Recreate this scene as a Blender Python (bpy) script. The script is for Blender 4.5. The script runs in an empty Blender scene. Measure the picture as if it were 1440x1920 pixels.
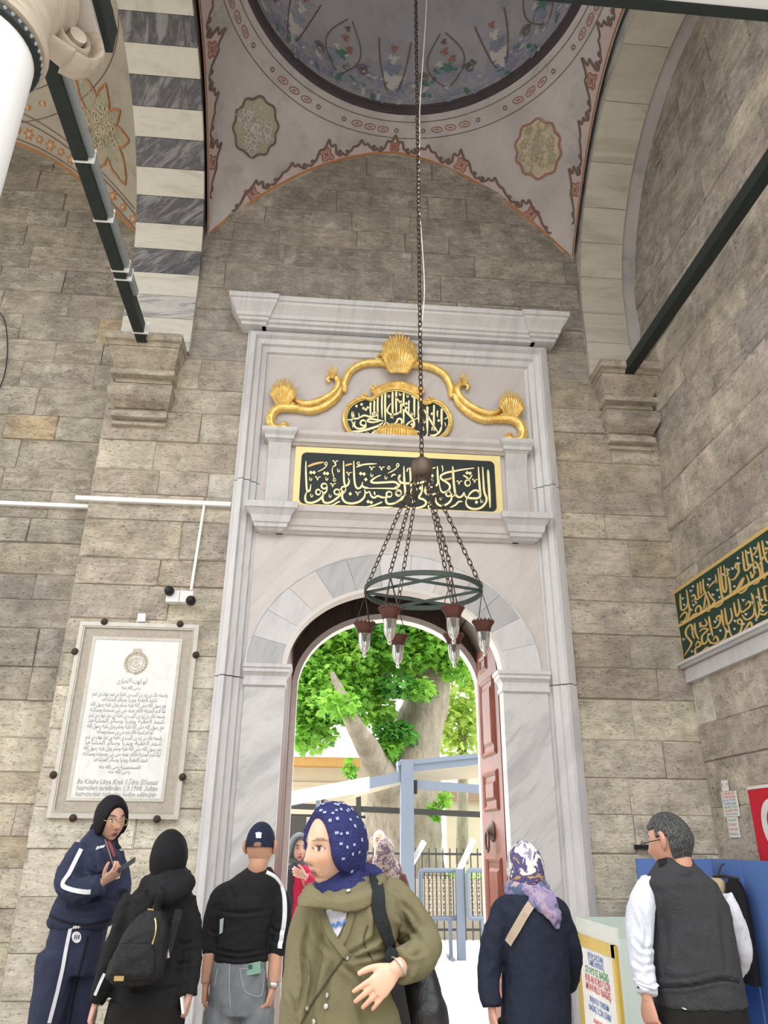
import bpy, bmesh, math, random, unicodedata
from mathutils import Vector, Matrix, noise, Euler
from mathutils.bvhtree import BVHTree
random.seed(7)
PI = math.pi
sc = bpy.context.scene
COL = sc.collection
# ------------------------------------------------------------------ camera
CF, CP, CYW, CR = 1428.0, math.radians(23.48), math.radians(4.556), math.radians(0.6085)
CAM = Vector((-0.6546, -6.5, 1.6))
fwv = Vector((math.sin(CYW)*math.cos(CP), math.cos(CYW)*math.cos(CP), math.sin(CP)))
rtv = Vector((math.cos(CYW), -math.sin(CYW), 0)); upv = rtv.cross(fwv)
rtv, upv = rtv*math.cos(CR)+upv*math.sin(CR), -rtv*math.sin(CR)+upv*math.cos(CR)
cd = bpy.data.cameras.new('camera'); cam = bpy.data.objects.new('camera', cd); COL.objects.link(cam)
cd.sensor_fit = 'VERTICAL'; cd.sensor_height = 36; cd.lens = CF/1920*36; cd.clip_start = .05; cd.clip_end = 400
mw = Matrix((rtv, upv, -fwv)).transposed().to_4x4(); mw.translation = CAM; cam.matrix_world = mw
sc.camera = cam
# ------------------------------------------------------------------ light
wd = bpy.data.worlds.new('overcast_sky'); sc.world = wd; wd.use_nodes = True
bg = wd.node_tree.nodes['Background']; bg.inputs[0].default_value = (0.965, 0.985, 1.0, 1); bg.inputs[1].default_value = 2.3
sund = bpy.data.lights.new('sun', 'SUN'); sund.energy = 2.6; sund.angle = math.radians(4); sund.color = (1, .95, .86)
sun = bpy.data.objects.new('sun', sund); COL.objects.link(sun)
sun.rotation_euler = Vector((0.26, -0.50, -0.82)).to_track_quat('-Z', 'Y').to_euler()
vs = sc.view_settings; vs.view_transform = 'Standard'; vs.look = 'None'; vs.gamma = 1; vs.use_curve_mapping = False
vs.exposure = 0.80
sc.cycles.use_denoising = True
sc.cycles.max_bounces = 8; sc.cycles.diffuse_bounces = 5; sc.cycles.transmission_bounces = 8; sc.cycles.transparent_max_bounces = 12
sc.cycles.caustics_reflective = False; sc.cycles.caustics_refractive = False

# ------------------------------------------------------------------ helpers
def at(px, py, Y):
    d = fwv*CF + rtv*(px-720) + upv*(960-py)
    return CAM + d*((Y-CAM.y)/d.y)
def atX(px, py, X):
    d = fwv*CF + rtv*(px-720) + upv*(960-py)
    return CAM + d*((X-CAM.x)/d.x)
def lerp(a, b, t): return a+(b-a)*t
def tag(o, label=None, cat=None, group=None, kind=None):
    if label: o['label'] = label
    if cat: o['category'] = cat
    if group: o['group'] = group
    if kind: o['kind'] = kind
    return o
def empty(name, loc, label=None, cat=None, group=None, kind=None, rz=0):
    o = bpy.data.objects.new(name, None); COL.objects.link(o); o.location = loc; o.rotation_euler = (0, 0, rz)
    o.empty_display_size = .1
    return tag(o, label, cat, group, kind)
def adopt(o, parent):
    """parent keeping world placement (meshes are authored in world space)"""
    if parent is not None:
        o.parent = parent
        M = Matrix.Identity(4); p = parent
        chain = []
        while p is not None: chain.append(p); p = p.parent
        for q in reversed(chain):
            M = M @ q.matrix_parent_inverse @ Matrix.LocRotScale(q.location, q.rotation_euler, q.scale)
        o.matrix_parent_inverse = M.inverted()
def link(name, me, mat, parent=None, smooth=False):
    if mat is not None:
        for m in (mat if isinstance(mat, (list, tuple)) else [mat]): me.materials.append(m)
    if smooth: me.shade_smooth()
    o = bpy.data.objects.new(name, me); COL.objects.link(o)
    adopt(o, parent)
    return o
class MB:
    def __init__(s): s.v = []; s.f = []; s.mi = []; s.cm = 0
    def add(s, vs, fs):
        b = len(s.v); s.v += [tuple(q) for q in vs]; s.f += [tuple(b+i for i in f) for f in fs]; s.mi += [s.cm]*len(fs); return s
    def box(s, x0, x1, y0, y1, z0, z1):
        return s.add([(x, y, z) for z in (z0, z1) for y in (y0, y1) for x in (x0, x1)],
                     [(0,2,3,1),(4,5,7,6),(0,1,5,4),(2,6,7,3),(0,4,6,2),(1,3,7,5)])
    def obox(s, c, ax, ay, az):
        c = Vector(c); ax, ay, az = Vector(ax), Vector(ay), Vector(az)
        return s.add([c+ax*i+ay*j+az*k for k in (-1,1) for j in (-1,1) for i in (-1,1)],
                     [(0,2,3,1),(4,5,7,6),(0,1,5,4),(2,6,7,3),(0,4,6,2),(1,3,7,5)])
    def bar(s, a, b, w, h, up=(0,0,1)):
        a, b = Vector(a), Vector(b); d = (b-a); L = d.length; d.normalize()
        u = Vector(up); u = (u-d*u.dot(d))
        if u.length < 1e-5: u = d.orthogonal()
        u.normalize(); r = d.cross(u)
        return s.obox((a+b)/2, d*L/2, r*w/2, u*h/2)
    def loft(s, rings, cap=True, closed=True):
        n = len(rings[0]); vs = [p for r in rings for p in r]; fs = []
        for i in range(len(rings)-1):
            for j in range(n if closed else n-1):
                k = (j+1) % n
                fs.append((i*n+j, i*n+k, (i+1)*n+k, (i+1)*n+j))
        if cap and closed:
            fs.append(tuple(reversed(range(n)))); fs.append(tuple((len(rings)-1)*n+j for j in range(n)))
        return s.add(vs, fs)
    def lathe(s, prof, c=(0,0,0), n=24, cap=True):
        c = Vector(c)
        return s.loft([[c+Vector((r*math.cos(2*PI*j/n), r*math.sin(2*PI*j/n), z)) for j in range(n)] for r, z in prof], cap)
    def tube(s, pts, rad, n=8, flat=None, cap=True, smooth=0):
        pts = [Vector(p) for p in pts]
        if not hasattr(rad, '__len__'): rad = [rad]*len(pts)
        if smooth: pts, rad = catmull(pts, rad, smooth)
        rings = []; N = len(pts); u = None
        for i in range(N):
            d = (pts[min(i+1, N-1)]-pts[max(i-1, 0)])
            if d.length < 1e-9: d = Vector((0, 0, 1))
            d.normalize()
            if u is None:
                u = Vector(flat) if flat is not None else (Vector((0, 0, 1)) if abs(d.z) < .9 else Vector((0, 1, 0)))
            u = u-d*u.dot(d)
            if u.length < 1e-6: u = d.orthogonal()
            u.normalize(); r = d.cross(u)
            rr = rad[i]; ra, rb = (rr if hasattr(rr, '__len__') else (rr, rr))
            rings.append([pts[i]+r*(ra*math.cos(2*PI*j/n))+u*(rb*math.sin(2*PI*j/n)) for j in range(n)])
        return s.loft(rings, cap)
    def prism(s, poly, f0, f1):
        """poly: 2-D points; f0/f1 map a 2-D point to 3-D for either face"""
        n = len(poly); vs = [f0(p) for p in poly]+[f1(p) for p in poly]
        return s.add(vs, [tuple(range(n)), tuple(reversed(range(n, 2*n)))]+[(i, n+i, n+(i+1) % n, (i+1) % n) for i in range(n)])
    def grid(s, fn, nu, nv, wrap=False):
        vs = [fn(i/nu, j/nv) for j in range(nv+1) for i in range(nu+(0 if wrap else 1))]
        w = nu if wrap else nu+1
        fs = [(j*w+i, j*w+(i+1) % w, (j+1)*w+(i+1) % w, (j+1)*w+i) for j in range(nv) for i in range(nu)]
        return s.add(vs, fs)
    def mesh(s, name='m'):
        me = bpy.data.meshes.new(name); me.from_pydata(s.v, [], s.f)
        if any(s.mi): me.polygons.foreach_set('material_index', s.mi)
        me.update(); return me
    def build(s, name, mat, parent=None, smooth=False, fix=True):
        me = s.mesh(name)
        if fix:
            bm = bmesh.new(); bm.from_mesh(me); bmesh.ops.recalc_face_normals(bm, faces=bm.faces); bm.to_mesh(me); bm.free()
        o = link(name, me, mat, parent, smooth)
        if smooth:
            try: me.set_sharp_from_angle(angle=math.radians(40))
            except Exception: pass
        return o
def catmull(pts, rad, k):
    P, R = [], []
    N = len(pts)
    def rv(r): return Vector(r) if hasattr(r, '__len__') else Vector((r, r))
    for i in range(N-1):
        p0, p1, p2, p3 = pts[max(i-1, 0)], pts[i], pts[i+1], pts[min(i+2, N-1)]
        for j in range(k):
            t = j/k
            P.append(.5*((2*p1)+(p2-p0)*t+(2*p0-5*p1+4*p2-p3)*t*t+(3*p1-p0-3*p2+p3)*t**3))
            R.append(tuple(rv(rad[i]).lerp(rv(rad[i+1]), t)))
    P.append(pts[-1]); R.append(tuple(rv(rad[-1])))
    return P, R

# ------------------------------------------------------------------ materials
class N:
    """tiny node builder"""
    def __init__(s, name):
        s.m = bpy.data.materials.new(name); s.m.use_nodes = True; s.t = s.m.node_tree
        s.b = s.t.nodes['Principled BSDF']; s.out = s.t.nodes['Material Output']
    def n(s, typ, **k):
        x = s.t.nodes.new('ShaderNode'+typ)
        for a, v in k.items(): setattr(x, a, v)
        return x
    def l(s, a, b): s.t.links.new(a, b)
    def pos(s): return s.n('NewGeometry').outputs['Position']
    def obj(s): return s.n('TexCoord').outputs['Object']
    def map(s, v, scale=(1,1,1), rot=(0,0,0), loc=(0,0,0)):
        x = s.n('Mapping'); s.l(v, x.inputs[0]); x.inputs['Scale'].default_value = scale; x.inputs['Rotation'].default_value = rot; x.inputs['Location'].default_value = loc
        return x.outputs[0]
    def noise(s, v, scale, detail=4, rough=.55, dist=0):
        x = s.n('TexNoise'); s.l(v, x.inputs['Vector']); x.inputs['Scale'].default_value = scale; x.inputs['Detail'].default_value = detail
        x.inputs['Roughness'].default_value = rough; x.inputs['Distortion'].default_value = dist
        return x.outputs['Fac']
    def ramp(s, f, stops, interp='LINEAR'):
        x = s.n('ValToRGB'); s.l(f, x.inputs[0]); r = x.color_ramp; r.interpolation = interp
        while len(r.elements) < len(stops): r.elements.new(.5)
        for e, (p, c) in zip(r.elements, stops):
            e.position = p; e.color = (c[0], c[1], c[2], 1) if hasattr(c, '__len__') else (c, c, c, 1)
        return x.outputs[0]
    def mix(s, f, a, b, typ='MIX'):
        x = s.n('Mix', data_type='RGBA', blend_type=typ)
        for i, v in ((0, f), (6, a), (7, b)):
            if hasattr(v, 'is_output'): s.l(v, x.inputs[i])
            elif i == 0: x.inputs[0].default_value = v
            else: x.inputs[i].default_value = tuple(v)[:3]+(1,)
        return x.outputs[2]
    def math(s, op, a, b=0.0):
        x = s.n('Math', operation=op)
        for i, v in ((0, a), (1, b)):
            if hasattr(v, 'is_output'): s.l(v, x.inputs[i])
            else: x.inputs[i].default_value = v
        return x.outputs[0]
    def bump(s, h, strength=.3, dist=.02):
        x = s.n('Bump'); s.l(h, x.inputs['Height']); x.inputs['Strength'].default_value = strength; x.inputs['Distance'].default_value = dist
        s.l(x.outputs[0], s.b.inputs['Normal'])
    def fin(s, col=None, rough=.6, metal=0, spec=.5):
        if col is not None:
            if hasattr(col, 'is_output'): s.l(col, s.b.inputs['Base Color'])
            else: s.b.inputs['Base Color'].default_value = tuple(col)[:3]+(1,)
        s.b.inputs['Roughness'].default_value = rough; s.b.inputs['Metallic'].default_value = metal
        s.b.inputs['Specular IOR Level'].default_value = spec
        return s.m
def plain(name, c, rough=.6, metal=0, var=.12, vs=6., bump=0., bs=60., spec=.4, objc=False):
    k = N(name); p = k.obj() if objc else k.pos()
    f = k.noise(p, vs, 4)
    col = k.mix(f, [x*(1-var) for x in c], [min(1, x*(1+var)) for x in c])
    if bump: k.bump(k.noise(p, bs, 3), bump, .01)
    return k.fin(col, rough, metal, spec)
def stone_mat(name, cols, streak=.55, pit=.5, soot=(.16, .15, .14), sootamt=.55):
    k = N(name); p = k.pos(); rnd = k.n('ObjectInfo').outputs['Random']
    base = k.ramp(rnd, [(i/(len(cols)-1), c) for i, c in enumerate(cols)])
    off = k.n('CombineXYZ'); k.l(k.math('MULTIPLY', rnd, 37.), off.inputs[0]); k.l(k.math('MULTIPLY', rnd, 91.), off.inputs[2])
    va = k.n('VectorMath', operation='ADD'); k.l(p, va.inputs[0]); k.l(off.outputs[0], va.inputs[1]); q = va.outputs[0]
    st = k.noise(k.map(q, (2.6, 2.6, 9)), 1.5, 8, .70)
    mo = k.noise(q, 4.5, 7, .68)
    base = k.mix(1.0, base, k.ramp(mo, [(.28, .50), (.5, 1.0), (.72, 1.38)]), 'MULTIPLY')
    base = k.mix(k.ramp(k.noise(k.map(q, loc=(9, 2, 4)), 2.4, 5, .6), [(.45, 0.), (.7, .45)]), base, k.mix(rnd, (.48, .41, .375), (.47, .42, .33)))
    base = k.mix(k.ramp(st, [(.34, streak*.8), (.55, 0.)]), base, (.17, .145, .115))
    hi = k.noise(k.map(q, (1, 1, 2.5)), 7, 6, .7)
    base = k.mix(k.ramp(hi, [(.50, 0.), (.74, .6)]), base, (.76, .71, .60))
    ef = k.noise(k.map(q, loc=(1, 7, 3)), 1.7, 6, .72)
    base = k.mix(k.ramp(ef, [(.58, 0.), (.68, .55)]), base, (.80, .77, .68))
    base = k.mix(k.ramp(ef, [(.28, .6), (.40, 0.)]), base, (.22, .185, .15))
    big = k.noise(k.map(p, (1, 1, .8)), 1.1, 5, .62)
    base = k.mix(k.ramp(big, [(.42, 0.), (.72, sootamt)]), base, soot)
    pits = k.noise(k.map(q, (1, 1, 2.0)), 30, 4, .62)
    pf = k.ramp(pits, [(.33, 1.), (.42, 0.)])
    clus = k.ramp(k.noise(q, 3.1, 3), [(.50, 0.), (.68, pit)])
    base = k.mix(k.math('MULTIPLY', pf, clus), base, (.05, .045, .04))
    h = k.math('ADD', k.math('MULTIPLY', hi, .6), k.math('SUBTRACT', k.math('MULTIPLY', st, .7), k.math('MULTIPLY', pf, .35)))
    k.bump(h, .75, .03)
    return k.fin(base, .88, 0, .25)
M = {}
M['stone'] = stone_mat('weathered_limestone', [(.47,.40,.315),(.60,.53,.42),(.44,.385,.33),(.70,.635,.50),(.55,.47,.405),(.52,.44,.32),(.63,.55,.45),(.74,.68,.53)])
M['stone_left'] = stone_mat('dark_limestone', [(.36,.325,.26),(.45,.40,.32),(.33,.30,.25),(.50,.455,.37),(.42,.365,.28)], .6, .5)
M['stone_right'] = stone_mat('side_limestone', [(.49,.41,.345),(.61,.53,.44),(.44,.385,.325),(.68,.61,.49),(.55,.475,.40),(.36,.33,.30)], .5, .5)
M['stone_top'] = stone_mat('grey_soot_shade_limestone', [(.36,.325,.285),(.45,.41,.36),(.32,.295,.265),(.48,.435,.37),(.40,.365,.325)], .5, .4)  # greyer upper courses: soot plus the dimmer light there, put into the colour
M['stone_low'] = stone_mat('pale_cleaned_lit_limestone', [(.68,.62,.51),(.76,.71,.60),(.62,.56,.46),(.80,.76,.65),(.70,.63,.54),(.74,.68,.54)], .5, .5, (.40,.36,.30), .45)  # paler low courses: cleaner stone plus the brighter light there, painted in
M['ochre'] = stone_mat('ochre_patch_stone', [(.54,.41,.25),(.56,.43,.27)], .45, .4)
M['white_stone'] = stone_mat('pitted_white_stone', [(.78,.74,.64),(.80,.76,.68)], .2, .9)
M['mortar'] = plain('mortar', (.43,.385,.32), .95, var=.3, vs=9, bump=.4)
def marble_mat(name, c, vein=(.40,.40,.43), amt=.6, scale=1.3, rot=.6):
    k = N(name); p = k.pos(); rnd = k.n('ObjectInfo').outputs['Random']
    off = k.n('CombineXYZ'); k.l(k.math('MULTIPLY', rnd, 53.), off.inputs[0]); k.l(k.math('MULTIPLY', rnd, 29.), off.inputs[2])
    va = k.n('VectorMath', operation='ADD'); k.l(p, va.inputs[0]); k.l(off.outputs[0], va.inputs[1])
    q = k.map(va.outputs[0], (1, 1, 1), (0, rot, 0))
    w = k.noise(k.map(q, (1, 1, 5.5)), scale, 8, .62, 1.1)
    f = k.ramp(w, [(.36, amt), (.52, .06), (.60, 0.), (.72, amt*.5)])
    w2 = k.noise(k.map(q, (2, 2, 16)), scale*1.5, 6, .6, .6)
    f2 = k.ramp(w2, [(.30, amt*.7), (.42, 0.)])
    col = k.mix(f, k.mix(rnd, c, [min(1, x*1.07) for x in c]), vein)
    col = k.mix(f2, col, [x*.9 for x in vein])
    col = k.mix(k.ramp(k.noise(p, 14, 4), [(.5, 0.), (.8, .18)]), col, (.45, .40, .36))
    k.bump(k.noise(p, 40, 4), .08, .01)
    return k.fin(col, .38, 0, .45)
M['marble'] = marble_mat('grey_veined_marble', (.64,.625,.635), (.42,.42,.45), .42, 1.1, 1.35)
M['marble_vein'] = marble_mat('strongly_veined_marble', (.63,.62,.62), (.36,.36,.38), .62, .8, .75)
M['marble_pink'] = marble_mat('pale_pink_marble', (.62,.575,.56), (.48,.44,.43), .4, 1.0, .9)
M['marble_white'] = marble_mat('white_marble', (.74,.69,.66), (.58,.55,.54), .3)
M['marble_grey'] = marble_mat('banded_grey_marble', (.45,.445,.455), (.30,.30,.32), .5, 1.4, 1.2)
M['stripe_white'] = marble_mat('cream_arch_stone', (.70,.675,.60), (.50,.47,.40), .6, 1.4, 0)
M['stripe_dark'] = marble_mat('dark_veined_arch_stone', (.085,.085,.10), (.34,.33,.34), .85, 3.2, .6)
M['stripe_grey'] = marble_mat('grey_arch_stone', (.60,.59,.56), (.22,.23,.26), .85, 1.8, .2)
M['capital'] = marble_mat('sandy_capital_marble', (.60,.53,.44), (.42,.33,.25), .55, 2.2, .3)
M['cream_arch'] = marble_mat('cream_painted_arch_stone', (.60,.57,.49), (.40,.36,.29), .6, 1.0, 0)
def gold_mat():
    k = N('gilded_relief'); p = k.pos()
    c = k.mix(k.ramp(k.noise(p, 22, 4), [(.35, 0.), (.65, 1.)]), (.88, .50, .10), (1.0, .78, .30))
    k.bump(k.noise(p, 60, 3), .25, .006)
    return k.fin(c, .33, .42, .6)
M['gold'] = gold_mat()
M['gold_flat'] = plain('pale_gold_paint', (.92,.77,.36), .45, .15, var=.06, vs=9)
M['gold_letter'] = plain('gold_leaf_letter', (.95,.82,.46), .4, .2, var=.10, vs=18)
M['gold_dull'] = plain('dull_gold_letter', (.72,.50,.18), .45, .25, var=.15, vs=18)
M['panel_green'] = plain('dark_green_ground', (.012,.022,.020), .5, var=.3, vs=20, bump=.15, bs=90)
M['panel_green2'] = plain('deep_green_ground', (.010,.045,.032), .5, var=.3, vs=20)
def plaster_mat(name, c1, c2, dark):
    k = N(name); p = k.pos()
    c = k.mix(k.ramp(k.noise(p, 1.3, 5, .6), [(.35, 0.), (.65, 1.)]), c1, c2)
    c = k.mix(k.ramp(k.noise(k.map(p, loc=(3, 5, 1)), 2.6, 6, .68), [(.52, 0.), (.74, .62)]), c, dark)
    c = k.mix(k.ramp(k.noise(p, 38, 3), [(.6, 0.), (.8, .3)]), c, dark)
    k.bump(k.noise(p, 12, 5), .15, .01)
    return k.fin(c, .85, 0, .2)
M['plaster'] = plaster_mat('aged_plaster', (.47,.44,.445), (.60,.565,.565), (.27,.255,.26))
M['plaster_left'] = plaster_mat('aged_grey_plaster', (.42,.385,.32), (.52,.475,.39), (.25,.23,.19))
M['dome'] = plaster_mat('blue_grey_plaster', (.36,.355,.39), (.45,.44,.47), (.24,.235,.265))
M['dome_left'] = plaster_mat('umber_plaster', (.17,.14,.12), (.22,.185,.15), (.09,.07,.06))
M['paint_blue'] = plaster_mat('faded_blue_paint', (.24,.26,.38), (.40,.41,.50), (.17,.18,.23))
M['paint_white'] = plaster_mat('faded_white_paint', (.55,.53,.52), (.66,.64,.62), (.35,.34,.35))
M['paint_green'] = plain('faded_green_paint', (.10,.22,.18), .85, var=.3, vs=14)
M['paint_brown'] = plain('brown_line_paint', (.185,.13,.115), .85, var=.3, vs=14)
M['paint_red'] = plain('dull_red_paint', (.36,.17,.13), .85, var=.3, vs=14)
M['paint_pink'] = plain('pink_wash_paint', (.60,.50,.495), .85, var=.12, vs=8)
M['paint_orange'] = plain('orange_line_paint', (.50,.22,.085), .8, var=.25, vs=9)
M['paint_ochre'] = plaster_mat('ochre_paint', (.55,.47,.33), (.63,.56,.43), (.40,.34,.22))
M['paint_olive'] = plaster_mat('olive_paint', (.38,.36,.27), (.48,.45,.35), (.22,.2,.14))
M['ring_dark'] = plain('dark_purple_moulding', (.075,.06,.07), .7, var=.3)
M['ring_red'] = plain('dark_red_moulding', (.11,.035,.03), .7, var=.3)
M['dark_beam'] = plain('dark_green_painted_beam', (.016,.024,.023), .55, var=.4, vs=15, bump=.3, bs=25)
M['beam_grey'] = plain('grey_lead_sheet', (.34,.37,.38), .5, .2, var=.2, vs=10)
M['white_paint'] = plain('white_enamel', (.86,.86,.86), .45, var=.03)
M['iron'] = plain('rusty_iron', (.07,.045,.035), .65, .5, var=.5, vs=40, bump=.3, bs=90)
M['bronze'] = plain('brown_bronze', (.13,.09,.07), .5, .5, var=.3, vs=20)
M['verdigris'] = plain('green_patina_iron', (.052,.070,.060), .6, .4, var=.4, vs=30)
M['rust_red'] = plain('red_brown_metal', (.105,.04,.03), .5, .4, var=.4, vs=40)
M['black'] = plain('black_plastic', (.012,.012,.013), .4, var=.2)
k = N('clear_lamp_glass'); k.b.inputs['Transmission Weight'].default_value = .92; k.b.inputs['IOR'].default_value = 1.3; k.fin((.93,.93,.92), .12); M['glass'] = k.m
def wood_mat(name, a, b):
    k = N(name); p = k.map(k.pos(), (9, 9, 1.2))
    c = k.mix(k.ramp(k.noise(p, 3, 6, .6, .5), [(.3, 0.), (.7, 1.)]), a, b)
    k.bump(k.noise(k.map(k.pos(), (30, 30, 3)), 3, 4), .1, .01)
    return k.fin(c, .38, 0, .45)
M['door'] = wood_mat('red_mahogany_varnish', (.17,.042,.024), (.30,.092,.055))
M['door_dark'] = wood_mat('dark_mahogany_varnish', (.085,.022,.012), (.15,.045,.026))
M['vault_wood'] = wood_mat('dark_brown_vault', (.030,.019,.015), (.075,.047,.036))
M['floor'] = plain('courtyard_paving', (.40,.38,.35), .8, var=.15, vs=3, bump=.1)
M['plaza'] = plain('pale_plaza_paving', (.72,.70,.66), .7, var=.06, vs=3, bump=.1)
# ================================================================== STRUCTURE
fl = MB().box(-30, 30, -21, 1.06, -.3, 0).build('floor', M['floor']); tag(fl, 'worn grey stone paving', None, None, 'structure')
fl2 = MB().box(-30, 30, 1.06, 60, -.3, 0).build('floor', M['plaza']); tag(fl2, 'pale sunlit plaza paving beyond the gate', None, None, 'structure')
# ---- walls: a recessed mortar core with every ashlar block standing proud of it
XR = 2.6            # inner face of the right end wall
YL = 0.2            # left bay wall is set back
AX, AZ, AA, AB = -.03, 2.97, .93, .70          # door arch: centre, springing, half width, rise
OA, OB = 1.265, 1.04                           # outer edge of the arch ring
def arch_pt(a, b, ph): return (AX+a*math.cos(ph), AZ+b*math.sin(ph))
wb = MB()
wb.box(-2.80, -1.03, .009, .9, 0, 2.97); wb.box(.98, XR+.5, .009, .9, 0, 2.97)
wb.box(-2.80, -1.40, .009, .9, 2.97, 4.1); wb.box(1.34, XR+.5, .009, .9, 2.97, 4.1); wb.box(-2.80, XR+.5, .009, .9, 4.1, 11.1)
for i in range(20):
    p0, p1 = arch_pt(1.05, 1.03, PI*i/20), arch_pt(1.05, 1.03, PI*(i+1)/20)
    q0, q1 = (lerp(1.34, -1.40, i/20), 4.1), (lerp(1.34, -1.40, (i+1)/20), 4.1)
    wb.prism([p0, q0, q1, p1], lambda p: (p[0], .06, p[1]), lambda p: (p[0], .9, p[1]))
wall_back = wb.build('wall_back', M['mortar']); tag(wall_back, kind='structure')
wl = MB().box(-8.2, -2.80, YL+.009, .9, 0, 11.1); wall_left = wl.build('wall_left', M['mortar']); tag(wall_left, kind='structure')
wr = MB().box(XR+.009, XR+.6, -4.3, .03, 0, 11.1); wall_right = wr.build('wall_right', M['mortar']); tag(wall_right, kind='structure')
UNITS = []
for q in range(10):
    rr = random.Random(q); mb = MB(); j = lambda s: rr.uniform(-s, s)
    ins = .016; back = []; edge = []; face = []
    for (sx, sz) in ((-1,-1),(1,-1),(1,1),(-1,1)):
        jx, jz = j(.012), j(.02)
        back.append((sx*.5, 0, sz*.5)); edge.append((sx*.5+jx*.3, -.72+j(.1), sz*.5+jz*.3)); face.append((sx*(.5-ins*.6)+jx, -1+j(.12), sz*(.5-ins*1.5)+jz))
    mids = []
    for a in range(4):
        b = (a+1) % 4; mids.append(tuple((face[a][c]+face[b][c])/2+(j(.10) if c == 1 else j(.008)) for c in range(3)))
    cen = (0, -1.0+j(.16), 0)
    v = back+edge+face+mids+[cen]
    f = [(a, (a+1)%4, 4+(a+1)%4, 4+a) for a in range(4)]
    for a in range(4):
        b = (a+1)%4
        f += [(4+a, 4+b, 12+a), (4+a, 12+a, 8+a), (4+b, 8+b, 12+a), (8+a, 12+a, 16), (12+a, 8+b, 16)]
    mb.add(v, f); me = mb.mesh('stone_block')
    bm = bmesh.new(); bm.from_mesh(me); bmesh.ops.recalc_face_normals(bm, faces=bm.faces); bm.to_mesh(me); bm.free()
    UNITS.append(me)
UM = {}
def unit(mat, i):
    k_ = (mat.name, i)
    if k_ not in UM:
        me = UNITS[i].copy(); me.materials.append(mat); UM[k_] = me
    return UM[k_]
def put_stone(parent, plane, u0, u1, v0, v1, mat, dep=.034, rnd=random, base=0., g=.0025):
    me = unit(mat, rnd.randrange(10))
    o = bpy.data.objects.new('stone_block', me); COL.objects.link(o); o.parent = parent
    uc, vc = (u0+u1)/2, (v0+v1)/2
    if plane[0] == 'Y': o.location = (uc, plane[1]+.03, vc)
    else: o.location = (plane[1]+.03, uc, vc); o.rotation_euler = (0, 0, -PI/2)
    o.scale = (u1-u0-g, dep+base, v1-v0-g)
    return o
def stones(parent, plane, u0, u1, v0, v1, mat, holes=(), h=(.24,.38), w=(.42,1.05), seed=1, special=()):
    r = random.Random(seed); v = v0; n = 0; made = []
    while v < v1-.02:
        hh = r.uniform(*h)
        if v1-v-hh < .14: hh = v1-v
        segs = [(u0, u1)]
        for (a, b, c, d) in holes:
            if c < v+hh-.02 and d > v+.02:
                ns = []
                for (p, q) in segs:
                    if b <= p or a >= q: ns.append((p, q)); continue
                    if a-p > .04: ns.append((p, a))
                    if q-b > .04: ns.append((b, q))
                segs = ns
        for (p, q) in segs:
            x = p
            while x < q-.01:
                ww = r.uniform(*w)
                if q-x-ww < .2: ww = q-x
                made.append(((x+ww/2, v+hh/2), ww, put_stone(parent, plane, x, x+ww, v, v+hh, mat(v+hh/2, r) if callable(mat) else mat, .034+r.uniform(-.009, .009), r))); x += ww; n += 1
        v += hh
    for (a, b, c, d, m) in special:      # the one block of another stone nearest this spot
        o = min(made, key=lambda q: abs(q[0][0]-(a+b)/2)+abs(q[0][1]-(c+d)/2)+1.5*max(0, q[1]-.45))[2]; o.data = unit(m, r.randrange(10))
    return n
PH = (-1.44, 1.44, 0, 6.28)     # the portal
def graded(mid):  # stone tone by height; part of the light falloff sits in these colours
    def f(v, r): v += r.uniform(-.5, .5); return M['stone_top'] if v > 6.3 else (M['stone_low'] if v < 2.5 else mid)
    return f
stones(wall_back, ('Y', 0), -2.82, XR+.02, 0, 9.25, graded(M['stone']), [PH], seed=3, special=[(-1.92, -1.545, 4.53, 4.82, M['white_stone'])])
stones(wall_left, ('Y', YL), -5.3, -2.80, 0, 9.35, lambda v, r: M['stone'] if v+r.uniform(-.5, .5) < 2.6 else M['stone_left'], seed=5, h=(.22,.34), w=(.38,.95), special=[(-3.85, -3.57, 5.10, 5.25, M['ochre']), (-3.62, -3.25, 6.45, 6.68, M['ochre'])])  # lower courses paler, with the brighter light near the ground in their colour
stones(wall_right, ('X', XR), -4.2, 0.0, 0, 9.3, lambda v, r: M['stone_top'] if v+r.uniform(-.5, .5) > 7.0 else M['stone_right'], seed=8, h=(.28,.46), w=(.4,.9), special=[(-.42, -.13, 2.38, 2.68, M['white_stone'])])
# left edge return of the pier
pr = MB().box(-2.822, -2.80, .0, YL+.04, 0, 6.0).build('pier_return', M['stone'], wall_back)

def smooth2(pts, k_=5):
    P = [Vector((p[0], p[1])) for p in pts]; out = []
    for i in range(len(P)-1):
        p0, p1, p2, p3 = P[max(i-1, 0)], P[i], P[i+1], P[min(i+2, len(P)-1)]
        for j in range(k_):
            t = j/k_; out.append(.5*((2*p1)+(p2-p0)*t+(2*p0-5*p1+4*p2-p3)*t*t+(3*p1-p0-3*p2+p3)*t**3))
    out.append(P[-1]); return out
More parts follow.
